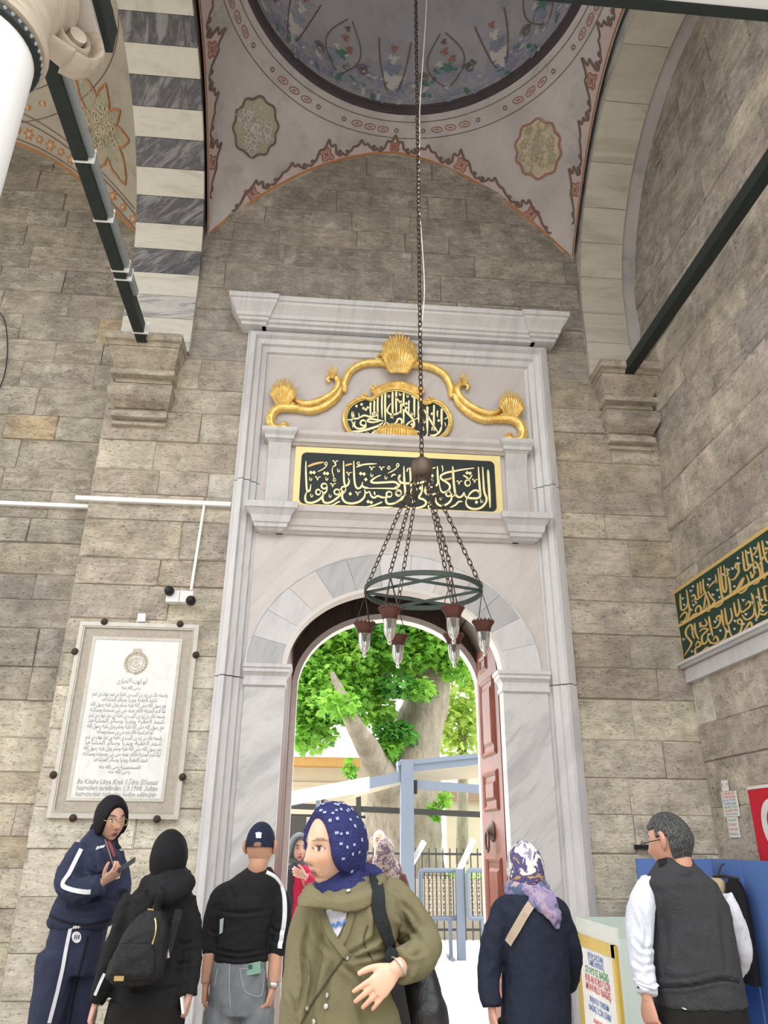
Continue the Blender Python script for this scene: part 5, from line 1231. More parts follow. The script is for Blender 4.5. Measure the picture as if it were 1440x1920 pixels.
def clump(mb, c, rx, rz, n, s=.145, ry=None):
    ry = ry or rx; rx *= 1.15; rz *= 1.15; n = int(n*2.0)
    for _ in range(n):
        while True:
            q = Vector((rl.uniform(-1, 1), rl.uniform(-1, 1), rl.uniform(-1, 1)))
            if q.length < 1: break
        p = c+Vector((q.x*rx, q.y*ry, q.z*rz)); leaf_shape(mb, p, Vector((rl.uniform(-1, 1), rl.uniform(-1, 1), rl.uniform(-1.1, .3))), Vector((rl.uniform(-.5, .5), rl.uniform(-.5, .5), 1)), s*rl.uniform(.7, 1.25))
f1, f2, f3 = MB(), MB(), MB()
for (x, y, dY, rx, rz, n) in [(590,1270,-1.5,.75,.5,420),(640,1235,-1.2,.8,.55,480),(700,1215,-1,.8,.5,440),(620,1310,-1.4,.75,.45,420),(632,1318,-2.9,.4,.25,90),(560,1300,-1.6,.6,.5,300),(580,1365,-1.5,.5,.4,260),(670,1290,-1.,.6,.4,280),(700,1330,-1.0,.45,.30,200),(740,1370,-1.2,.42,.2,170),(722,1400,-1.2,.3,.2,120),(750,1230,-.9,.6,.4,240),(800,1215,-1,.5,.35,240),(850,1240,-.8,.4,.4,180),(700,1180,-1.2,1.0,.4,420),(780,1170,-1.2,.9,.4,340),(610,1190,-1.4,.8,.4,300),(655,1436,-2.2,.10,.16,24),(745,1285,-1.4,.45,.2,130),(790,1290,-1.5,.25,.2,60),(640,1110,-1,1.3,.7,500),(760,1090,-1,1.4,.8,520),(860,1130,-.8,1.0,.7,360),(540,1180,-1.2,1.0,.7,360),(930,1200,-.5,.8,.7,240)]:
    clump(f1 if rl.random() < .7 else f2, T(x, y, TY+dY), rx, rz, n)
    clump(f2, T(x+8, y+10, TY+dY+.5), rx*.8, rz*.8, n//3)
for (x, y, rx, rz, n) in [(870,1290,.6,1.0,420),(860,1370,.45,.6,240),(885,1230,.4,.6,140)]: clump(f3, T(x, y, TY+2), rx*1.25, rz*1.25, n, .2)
for nm, q, m_ in (('foliage', f1, 'leaf'), ('dark_foliage', f2, 'leaf_dark')): o = q.build(nm, M[m_], tree, fix=False); o['kind'] = 'stuff'  # the second mesh holds the darker green leaves
t2 = empty('garden_tree', (T(868, 1600, TY+2).x, TY+2, 0), 'slim yellow-green tree right of the great plane tree', 'tree')
mbt = MB(); mbt.tube([T(866, 1620, TY+2), T(868, 1450, TY+2), T(866, 1330, TY+2)], [.16, .13, .08], 10, smooth=3); mbt.v = [(a, b, c_ if c_ > .3 else -.05) for a, b, c_ in mbt.v]; mbt.build('trunk', M['bark'], t2, True)
o = f3.build('foliage', M['leaf_yellow'], t2, fix=False); o['kind'] = 'stuff'
for (x, y, lb) in ((832, 1497, 'bright leafy shoot on the right flank of the plane trunk'),(815, 1520, 'low leafy sprig sprouting from the plane trunk bark')):
    q = MB(); clump(q, T(x, y, TY-1.05), .14, .17, 45, .11); o = q.build('leaf_sprig', M['leaf'], tree, fix=False); o['kind'] = 'stuff'
# ---- pergola
M['slate'] = plain('blue_grey_steel', (.19,.235,.315), .5, .1, var=.06); M['awning'] = plain('cream_awning', (.62,.55,.42), .8, var=.05); M['awning_white'] = plain('white_awning', (.92,.92,.90), .8, var=.03); M['dark_rail'] = plain('charcoal_rail', (.045,.045,.045), .5, var=.2)
per = empty('steel_pergola', (at(763, 1600, 6.3).x, 6.3, 0), 'blue-grey steel pergola with cream and white awnings', 'pergola')
PY = 6.3
pb = at(763, 1600, PY); pt = at(756, 1432, PY)
MB().box(pb.x-.10, pb.x+.10, PY-.10, PY+.10, 0, at(760, 1425, PY).z).build('post', M['slate'], per)
def beam(name, p, q, w, h, m='slate'): mb = MB(); mb.bar(p, q, w, h); mb.build(name, M[m], per)
beam('roof_beam', at(745, 1440, PY), at(960, 1417, PY+.3), .12, .16); beam('roof_beam', at(755, 1455, PY), at(540, 1502, PY-.3), .12, .16); beam('gutter', at(745, 1432, PY-.05), at(960, 1410, PY+.25), .10, .07)
beam('cross_rail', at(770, 1470, PY+.05), at(960, 1484, PY+.3), .08, .13); MB().box(pb.x+.08, pb.x+.16, PY-.06, PY+.06, at(772, 1476, PY).z-.10, at(772, 1466, PY).z+.02).build('rail_bracket', M['black'], per)
def quad(name, pts, m, th=.02):
    mb = MB(); P = [Vector(p) for p in pts]; mb.add(P+[p+Vector((0, th, 0)) for p in P], [(0,1,2,3),(7,6,5,4)]+[(i, 4+i, 4+(i+1) % 4, (i+1) % 4) for i in range(4)]); return mb.build(name, M[m], per)
quad('cream_awning', [at(772, 1446, PY+.2), at(960, 1428, PY+.4), at(960, 1455, PY+.4), at(772, 1466, PY+.2)], 'awning'); quad('cream_awning', [at(690, 1475, PY+.2), at(756, 1462, PY+.2), at(756, 1470, PY+.2), at(650, 1500, PY+.2)], 'awning')
quad('white_awning', [at(528, 1487, PY-.5), at(693, 1456, PY-.5), at(693, 1484, PY-.5), at(528, 1512, PY-.5)], 'awning_white')
for px_ in (596, 612): beam('short_strut', at(px_, 1500, PY-.2), at(px_, 1525, PY-.2), .06, .06, 'slate')
beam('dark_rail', at(520, 1510, PY+.6), at(960, 1530, PY+.6), .05, .09, 'dark_rail'); beam('dark_rail', at(520, 1528, PY+.7), at(685, 1532, PY+.7), .05, .04, 'dark_rail'); beam('dark_upright', at(672, 1490, PY+.6), at(673, 1560, PY+.6), .08, .08, 'dark_rail'); beam('dark_upright', at(606, 1495, PY+.6), at(607, 1530, PY+.6), .08, .08, 'dark_rail')
# ---- turnstile-like crowd barriers
def barrier(px0, px1, Y, label):
    p0, p1 = at(px0, 1630, Y), at(px1, 1630, Y); zt = at((px0+px1)/2, 1632, Y).z; zb_ = at((px0+px1)/2, 1722, Y).z; w = p1.x-p0.x
    root = empty('crowd_barrier', ((p0.x+p1.x)/2, Y, 0), label, 'barrier', 'steel barriers beyond the gate')
    r_ = .035; pts = []
    for cx_, cz_, a in ((p1.x-.06, zt-.06, 0), (p0.x+.06, zt-.06, PI/2), (p0.x+.06, zb_+.06, PI), (p1.x-.06, zb_+.06, 1.5*PI)):
        for i in range(5): pts.append(Vector((cx_+.06*math.cos(a+PI/2*i/4), Y, cz_+.06*math.sin(a+PI/2*i/4))))
    pts.append(pts[0]); mb = MB(); mb.tube(pts, r_, 8); mb.build('tube_frame', M['slate'], root, True)
    mb = MB(); n = 10
    for i in range(1, n): x = lerp(p0.x, p1.x, i/n); mb.box(x-.006, x+.006, Y-.006, Y+.006, zb_, zt)
    mb.build('wire_mesh', M['dark_rail'], root)
    mb = MB()
    for i in range(6):
        z = lerp(zb_+.05, zt-.05, i/5); mb.box(p0.x, p1.x, Y+.006, Y+.014, z-.005, z+.005)
        for j in range(8):
            if i < 5: x = lerp(p0.x+.08, p1.x-.08, j/7); mb.lathe([(.002, -.026), (.024, 0), (.002, .026)], (x, Y+.012, z+.06), 8)
    mb.build('mesh_rosettes', M['awning'], root)
    for sx in (.3, .7):
        x = lerp(p0.x, p1.x, sx); mb = MB(); mb.bar((x, Y, zb_), (x, Y-.05, .0), .05, .05); mb.bar((x, Y-.25, .02), (x, Y+.25, .02), .05, .04); mb.build('leg', M['slate'], root)
barrier(788, 864, 6.6, 'blue-grey steel barrier with rosette mesh beside the pergola post'); barrier(876, 960, 6.4, 'blue-grey steel barrier with rosette mesh beside the open door leaf')
for (xa, ya, xb, yb, Y, lb) in ((768, 1627, 795, 1578, 6.5, 'slanting white flagstaff arm beside the pergola post'), (861, 1632, 888, 1574, 6.5, 'slanting white arm between the two steel barriers')):
    root = empty('barrier_arm', at(xa, ya, Y), lb, 'arm'); mb = MB(); mb.bar(at(xa, ya, Y), at(xb, yb, Y-.2), .06, .07); mb.build('arm', M['awning_white'], root); p = at(xa, ya, Y); MB().box(p.x-.06, p.x+.06, Y-.06, Y+.06, 0, p.z+.02).build('post', M['slate'], root)
# ---- railing, lawn, back building
rail = empty('iron_railing', (at(850, 1600, 9).x, 9, 0), 'black iron picket railing in front of the plane tree', 'railing')
x0, x1 = at(660, 1600, 9).x, at(985, 1600, 9).x; zt = at(800, 1590, 9).z
for z in (.15, zt-.12): MB().box(x0, x1, 8.98, 9.02, z, z+.04).build('rail', M['dark_rail'], rail)
n = int((x1-x0)/.13); pk = MB().box(-.010, .010, -.010, .010, 0, zt).mesh('picket'); pk.materials.append(M['dark_rail'])
for i in range(n+1): o = bpy.data.objects.new('picket', pk); COL.objects.link(o); o.location = (x0+(x1-x0)*i/n, 9, 0); adopt_loc = o.location.copy(); o.parent = rail; o.matrix_parent_inverse = Matrix.Translation(rail.location).inverted()
M['grass'] = plain('lawn_green', (.16,.34,.05), .9, var=.4, vs=20)
kb = MB().box(at(560, 1640, 9).x, at(1000, 1640, 9).x+2, 9.15, 9.35, 0, .98).build('kerb_wall', plain('beige_kerb_stone', (.50,.44,.35), .9, var=.12, vs=3)); tag(kb, 'low beige kerb wall under the lawn', 'wall', None, 'structure')
gl = MB().box(at(850, 1640, 10).x, at(1000, 1640, 10).x+2, 9.36, 13.2, 0, 1.0).build('lawn', M['grass']); tag(gl, 'strip of bright lawn behind the iron railing', 'lawn', None, 'structure')
M['bld'] = plain('cream_stone_facade', (.52,.45,.35), .85, var=.1, vs=2); M['roof'] = plain('orange_eave', (.42,.24,.08), .7, var=.15); M['lead'] = plain('grey_roof_lead', (.33,.33,.33), .6, var=.1); M['shade_win'] = plain('dark_window', (.05,.045,.045), .4)
bd_ = empty('garden_pavilion', (at(600, 1600, 17).x, 17, 0), 'low cream stone building with orange eaves and grey roof', 'building')
BYY = 17.
xa, xb = at(470, 1600, BYY).x-1, at(705, 1600, BYY).x; ze = at(620, 1440, BYY).z
MB().box(xa, xb, BYY, BYY+4, 0, ze).build('wall', M['bld'], bd_); 
mb = MB(); e0, e1, e2 = at(540, 1445, BYY-.6), at(610, 1425, BYY-.6), at(700, 1428, BYY-.6); mb.loft([[(xa-.5, BYY-.7, ze), (xb+.3, BYY-.7, ze), (xb+.3, BYY+4.5, ze), (xa-.5, BYY+4.5, ze)], [(xa-.6, BYY-.8, ze+.22), (xb+.4, BYY-.8, ze+.22), (xb+.4, BYY+4.5, ze+.22), (xa-.6, BYY+4.5, ze+.22)]]); mb.build('eaves', M['roof'], bd_)
mb = MB(); mb.loft([[(xa-.65, BYY-.85, ze+.22), (xb+.45, BYY-.85, ze+.22), (xb+.45, BYY+4.6, ze+.22), (xa-.65, BYY+4.6, ze+.22)], [(xa+1, BYY+1.5, ze+.8), (xb-1, BYY+1.5, ze+.8), (xb-1, BYY+2.5, ze+.8), (xa+1, BYY+2.5, ze+.8)]]); mb.build('roof', M['lead'], bd_)
for i in range(3): x = lerp(xa+.6, xb-.8, i/2); w_ = MB().box(x-.35, x+.35, BYY-.02, BYY+.05, 1.2, 2.3).build('window', M['shade_win'], bd_)
MB().box(xa, xb, BYY-.05, BYY, ze-.5, ze-.4).build('string_course', M['bld'], bd_)
b2 = empty('garden_wall', (at(880, 1600, 15).x, 15, 0), 'cream garden wall with dark tiled coping right of the tree', 'wall')
xa, xb = at(838, 1600, 15).x, at(1050, 1600, 15).x+1; zt2 = at(870, 1502, 15).z
for i in range(4): a, b = lerp(xa, xb, i/4), lerp(xa, xb, (i+1)/4); MB().box(a+.01, b-.01, 15, 15.4, 0, zt2).build('wall_panel', M['bld'], b2)
MB().box(xa-.1, xb, 14.8, 15.6, zt2, zt2+.35).build('coping', plain('brown_tile_coping', (.28,.19,.14), .8), b2)
b3 = empty('distant_house', (at(900, 1600, 24).x, 24, 0), 'distant house with dark pitched roof above the garden wall', 'house')
xa, xb = at(870, 1600, 24).x, at(1000, 1600, 24).x; z3 = at(880, 1450, 24).z
MB().box(xa, xb, 24, 28, 0, z3).build('wall', M['bld'], b3); mb = MB(); mb.loft([[(xa-.3, 23.6, z3), (xb, 23.6, z3), (xb, 28.4, z3), (xa-.3, 28.4, z3)], [(xa+.9, 25.8, z3+1.0), (xb, 25.8, z3+1.0), (xb, 26.2, z3+1.0), (xa+.9, 26.2, z3+1.0)]]); mb.build('roof', M['lead'], b3)
for i in range(2): x = xa+.8+i*1.4; MB().box(x, x+.7, 23.98, 24.05, z3-1.5, z3-.5).build('window', M['shade_win'], b3)
# ================================================================== PEOPLE
from mathutils.bvhtree import BVHTree
def cloth(name, c, rough=.85, var=.18, vs=9., bs=220., bump=.25, wr=10.):
    k = N(name); p = k.pos(); col = k.mix(k.noise(p, vs, 4), [x*(1-var) for x in c], [min(1, x*(1+var)) for x in c])
    h = k.math('ADD', k.math('MULTIPLY', k.noise(p, bs, 2), .18), k.noise(k.map(p, (1, 1, .55), (.3, .5, 0)), wr*.9, 5, .62, .8)); k.bump(h, min(1, bump*1.9), .035)
    return k.fin(col, rough, 0, .3)
M['navy'] = cloth('navy_tracksuit', (.030,.036,.072)); M['blk'] = cloth('black_jersey', (.012,.012,.014)); M['blk2'] = cloth('black_nylon', (.014,.014,.016), .45, bump=.4); M['charcoal'] = cloth('charcoal_knit', (.040,.041,.045), bump=.35, bs=150)
M['denim'] = cloth('grey_washed_denim', (.20,.215,.235), var=.4, vs=14); M['olive'] = cloth('olive_twill', (.165,.147,.080), var=.12, vs=4, bump=.18, wr=5.); M['navycoat'] = cloth('dark_navy_wool', (.017,.022,.040)); M['shirt'] = cloth('white_cotton', (.66,.68,.77), var=.03, bump=.22, wr=7.)
M['white_tape'] = cloth('white_tape', (.80,.80,.84), var=.03, bump=.1); M['red_j'] = cloth('raspberry_jacket', (.58,.03,.10), var=.1); M['greyhood'] = cloth('grey_hood', (.13,.15,.17)); M['slatejk'] = cloth('slate_quilted', (.055,.062,.080), .5, bump=.5); M['brown_j'] = cloth('maroon_jacket', (.10,.045,.04))
M['scarf_blk'] = cloth('black_scarf', (.009,.009,.011), bump=.15); M['scarf_blue'] = cloth('navy_blue_scarf', (.022,.027,.125), .6, bump=.4, wr=14); M['leather'] = plain('black_leather', (.012,.013,.015), .32, var=.3, vs=12, bump=.15, bs=120); M['strap_beige'] = cloth('beige_webbing', (.50,.40,.30)); M['trousers'] = cloth('black_trousers', (.010,.010,.010)); M['sole'] = plain('shoe_black', (.015,.015,.015), .4)
M['metal'] = plain('pale_metal', (.65,.62,.55), .3, .8, var=.1); M['brass'] = plain('brass_zip', (.55,.40,.16), .35, .8, var=.1); M['phone_green'] = plain('green_phone_case', (.20,.36,.27), .5)
def skin_mat():
    k = N('skin'); a = k.n('Attribute', attribute_name='Col').outputs['Color']; p = k.pos()
    col = k.mix(k.ramp(k.noise(p, 30, 4), [(.3, 0.), (.7, .12)]), a, (.45, .16, .10)); k.b.inputs['Subsurface Weight'].default_value = .08; k.b.inputs['Subsurface Radius'].default_value = (.02, .008, .004); k.b.inputs['Subsurface Scale'].default_value = .3
    return k.fin(col, .5, 0, .35)
M['skin'] = skin_mat()
def pattern_mat(name, cols, scale):
    k = N(name); p = k.pos(); v = k.n('TexVoronoi'); k.l(k.map(p, (1, 1, 1)), v.inputs['Vector']); v.inputs['Scale'].default_value = scale
    nz = k.noise(p, scale*.7, 5, .6, 1.5)
    col = k.ramp(nz, [(.25+.5*i/(len(cols)-1), c) for i, c in enumerate(cols)], 'CONSTANT' if len(cols) > 3 else 'LINEAR')
    k.bump(k.noise(p, 14, 4), .3, .015); return k.fin(col, .7, 0, .3)
M['scarf_flower'] = pattern_mat('multicolour_scarf', [(.03,.035,.09),(.45,.30,.15),(.10,.08,.20),(.75,.74,.68),(.32,.25,.36),(.07,.06,.14),(.60,.42,.36)], 9.)
M['scarf_lilac'] = pattern_mat('lilac_scarf', [(.20,.16,.30),(.42,.33,.44),(.30,.24,.40),(.10,.14,.24),(.50,.36,.38),(.12,.05,.10)], 11.)
M['scarf_snake'] = pattern_mat('snake_print_scarf', [(.06,.05,.07),(.34,.29,.26),(.12,.08,.12),(.45,.40,.36),(.10,.07,.10)], 16.)
def evalmesh(mb, voxel, sm=3):
    me = mb.mesh('tmp'); bm = bmesh.new(); bm.from_mesh(me); bmesh.ops.recalc_face_normals(bm, faces=bm.faces); bm.to_mesh(me); bm.free()
    o = bpy.data.objects.new('tmp', me); COL.objects.link(o)
    m = o.modifiers.new('r', 'REMESH'); m.mode = 'VOXEL'; m.voxel_size = voxel
    if sm: s = o.modifiers.new('s', 'SMOOTH'); s.iterations = sm; s.factor = .5
    dg = bpy.context.evaluated_depsgraph_get(); out = bpy.data.meshes.new_from_object(o.evaluated_get(dg)); bpy.data.objects.remove(o); return out
def folds(me, amp, fr=(7, 7, 4), seed=0., amp2=None):
    me.update(); off = Vector((seed*3.1, seed*7.7, seed)); nrm = [v.normal.copy() for v in me.vertices]
    for v, n_ in zip(me.vertices, nrm):
        p = v.co; q = Vector((p.x*fr[0], p.y*fr[1], p.z*fr[2]))+off
        d = noise.noise(q)*amp+(.5-abs(noise.noise(q*1.7+Vector((5, 1, 2)))))*amp*1.1-(amp*.4)+(.4-abs(noise.noise(Vector((q.x*3.1+q.z*1.6, q.y*3.1, q.z*2.6-q.x*1.2)))))*amp*.6
        v.co = p+n_*d
BV = {}
def to_px(P_):
    d = P_-CAM; w = d.dot(fwv); return 720+CF*d.dot(rtv)/w, 960-CF*d.dot(upv)/w
def crease(me, lines):
    """press cloth creases into a garment along traced fold lines: (points, width px, depth m)"""
    me.update(); nr = [v.normal.copy() for v in me.vertices]; segs = []
    for pts, w, d in lines:
        P_ = smooth2(pts, 4) if len(pts) > 2 else [Vector(q) for q in pts]
        xs = [q.x for q in P_]; ys = [q.y for q in P_]; segs.append((P_, w, d, min(xs)-4*w, max(xs)+4*w, min(ys)-4*w, max(ys)+4*w))
    for v, n_ in zip(me.vertices, nr):
        if n_.dot(fwv) > .25: continue
        x, y = to_px(v.co); tot = 0.
        for P_, w, d, x0, x1, y0, y1 in segs:
            if not (x0 < x < x1 and y0 < y < y1): continue
            q = Vector((x, y)); best = 1e9; sgn = 1; tb = 0
            for i in range(len(P_)-1):
                a, b = P_[i], P_[i+1]; ab = b-a; t = max(0, min(1, (q-a).dot(ab)/max(1e-6, ab.length_squared))); r = q-(a+ab*t); l_ = r.length
                if l_ < best: best = l_; sgn = 1 if ab.x*r.y-ab.y*r.x > 0 else -1; tb = (i+t)/(len(P_)-1)
            fade = min(1, tb*4, (1-tb)*4)*.8+.2
            tot += fade*d*(-math.exp(-(best/w)**2)+(.75 if sgn > 0 else .35)*math.exp(-((best-1.7*w)/(1.1*w))**2))
        if tot: v.co += n_*tot
def garment(name, mb, mat, parent, voxel=.011, sm=4, amp=.006, fr=(7, 7, 4), seed=0., cr=None):
    me = evalmesh(mb, voxel, sm); folds(me, amp, fr, seed)
    if cr: crease(me, cr)
    me.update()
    o = link(name, me, mat, parent, True); BV[o.name] = BVHTree.FromPolygons([v.co.copy() for v in me.vertices], [tuple(p.vertices) for p in me.polygons])
    return o
def hit(o, px, py):
    d = (fwv*CF+rtv*(px-720)+upv*(960-py)).normalized(); r = BV[o.name].ray_cast(CAM, d)
    if r[0] is None: return None
    n_ = r[1]; 
    if n_.dot(d) > 0: n_ = -n_
    return r[0], n_
def decal(o, name, pts, w, mat, parent=None, off=.005, k_=6, closed=False, taper=False):
    """a strip of trim lying on the garment"""
    P = smooth2(pts, k_) if len(pts) > 2 else [Vector(pts[0]).lerp(Vector(pts[1]), i/8) for i in range(9)]
    A_, B_ = [], []
    for p in P:
        h_ = hit(o, p.x, p.y)
        if h_: A_.append(h_[0]); B_.append(h_[1])
    if len(A_) < 2: return None
    for _ in range(2): B_ = [(B_[max(i-1, 0)]+B_[i]*2+B_[min(i+1, len(B_)-1)]).normalized() for i in range(len(B_))]
    mb = MB(); ribbon(mb, A_, B_, w, closed, off, taper); me_b = MB(); ribbon(me_b, A_, B_, w, closed, off-.006, taper); n_ = len(A_)
    b = len(mb.v); mb.v += me_b.v; 
    for i in range(n_-1): mb.f += [(i, i+1, b+i+1, b+i), (n_+i, b+n_+i, b+n_+i+1, n_+i+1)]; mb.mi += [0, 0]
    return mb.build(name, mat, parent, True, False)
def patch(o, name, poly, mat, parent=None, off=.005):
    """a filled panel lying on the garment"""
    cx_ = sum(p[0] for p in poly)/len(poly); cy_ = sum(p[1] for p in poly)/len(poly); vs_, ok = [], True; n_ = len(poly); m_ = 5
    rings = []
    for q in range(1, m_+1):
        for (x, y) in poly:
            h_ = hit(o, cx_+(x-cx_)*q/m_, cy_+(y-cy_)*q/m_)
            if h_ is None: h_ = hit(o, cx_, cy_)
            if h_ is None: return None
            rings.append(h_[0]+h_[1]*off)
    h_ = hit(o, cx_, cy_); rings.insert(0, h_[0]+h_[1]*off)
    f = [(0, 1+i, 1+(i+1) % n_) for i in range(n_)]
    for q in range(m_-1): f += [(1+q*n_+i, 1+(q+1)*n_+i, 1+(q+1)*n_+(i+1) % n_, 1+q*n_+(i+1) % n_) for i in range(n_)]
    mb = MB().add(rings, f); return mb.build(name, mat, parent, True, False)
def oval_poly(cx_, cy_, rx, ry, n=18): return [(cx_+rx*math.cos(2*PI*i/n), cy_+ry*math.sin(2*PI*i/n)) for i in range(n)]
def rows(mb, Y0, rs, n=26, e=.86):
    rings = []
    for r in rs:
        py, xa, xb, dep = r[:4]; dy = r[4] if len(r) > 4 else 0.
        a, b = at(xa, py, Y0+dy), at(xb, py, Y0+dy); c = (a+b)/2; rx = (b-a).length/2; z = c.z
        ring = []
        for i in range(n):
            t = 2*PI*i/n; cs, sn = math.cos(t), math.sin(t)
            ring.append(Vector((c.x+rx*math.copysign(abs(cs)**e, cs), c.y+dep*math.copysign(abs(sn)**e, sn), z)))
        rings.append(ring)
    mb.loft(rings); return mb
def limb(mb, Y0, pts, rad, n=14, sm=4, flat=None):
    P = [at(p[0], p[1], Y0+(p[2] if len(p) > 2 else 0)) for p in pts]; mb.tube(P, rad, n, smooth=sm, flat=flat); return P
def zlimb(mb, P, rad, n=14, sm=4): mb.tube([Vector(p) for p in P], rad, n, smooth=sm)
# ---- head
def basis(f, roll=0.):
    f = Vector(f).normalized(); r = f.cross(Vector((0, 0, 1))).normalized(); u = r.cross(f)
    r, u = r*math.cos(roll)+u*math.sin(roll), -r*math.sin(roll)+u*math.cos(roll); return f, r, u
def gs(x, s): return math.exp(-(x/s)**2)
def head_pt(a, b):
    """a: azimuth from the face, b: elevation -> local (x right, y forward, z up)"""
    ca, sa, cb, sb = math.cos(a), math.sin(a), math.cos(b), math.sin(b)
    x = .073*cb*sa*(1+.05*max(0, -ca)); y = (.090 if ca > 0 else .102)*cb*ca; z = .118*sb
    if z < 0:
        t = -z/.118; x *= 1-.30*t**1.4; y *= (1-.06*t*t) if ca > 0 else (1-.42*t)
        if ca > 0: y += .012*t*cb*ca
    x = math.copysign(abs(x)**1.06/.073**.06, x) if x else 0.
    if ca > 0:
        w = min(1, ca*2.2)
        nz = gs(x, .0115)*(max(0, min(1, (.030-z)/.052)) if z > -.024 else max(0, 1-(-.024-z)/.016))
        y += w*(.023*nz+.004*gs(x, .02)*gs(z+.030, .012))
        ax = abs(x)
        y += w*(-.010*gs(ax-.031, .014)*gs(z-.012, .011)+.0055*gs(ax-.031, .009)*gs(z-.010, .0065)+.0045*gs(z-.031, .008)*(1 if ax < .05 else gs(ax-.05, .012))+.006*gs(ax-.043, .018)*gs(z+.022, .020))
        y += w*(.0065*gs(x, .021)*(gs(z+.0585, .0052)+.95*gs(z+.0705, .006))-.0045*gs(x, .022)*gs(z+.0645, .0022)+.008*gs(x, .02)*gs(z+.097, .014)-.004*gs(x, .03)*gs(z+.083, .006))
    return Vector((x, y, z))
def face_col(p, skin, brow=(.05, .035, .03), lips=(.42, .15, .13)):
    s = Vector(skin); x, y, z = p
    if y < .02: return s
    ax = abs(x); c = s.copy()
    c = c.lerp(Vector((skin[0]*.98, skin[1]*.72, skin[2]*.66)), .55*gs(ax-.042, .02)*gs(z+.025, .02)+.5*gs(x, .013)*gs(z+.02, .012))
    c = c.lerp(Vector((skin[0]*.55, skin[1]*.45, skin[2]*.42)), .6*gs(ax-.031, .017)*gs(z-.010, .011))
    if gs(x, .021)*max(gs(z+.0585, .0055), gs(z+.0705, .0065)) > .42: c = Vector(lips)
    if gs(x, .023)*gs(z+.0645, .002) > .5: c = Vector(lips)*.45
    if .011 < ax < .052 and abs(z-(.0335+.004*math.sin((ax-.011)/.041*PI))) < .0042: c = Vector(brow)
    ex, ez = (ax-.031)/.0150, (z-.0105)/.0062
    if ex*ex+ez*ez < 1:
        c = Vector((.62, .58, .55))
        if ((ax-.031)/.0066)**2+((z-.0108)/.0066)**2 < 1: c = Vector((.03, .018, .012))
    elif ex*ex+ez*ez < 1.55 and z > .0105: c = Vector((.045, .03, .026))
    if gs(ax-.0075, .0045)*gs(z+.040, .003) > .5: c = s*.35
    return c
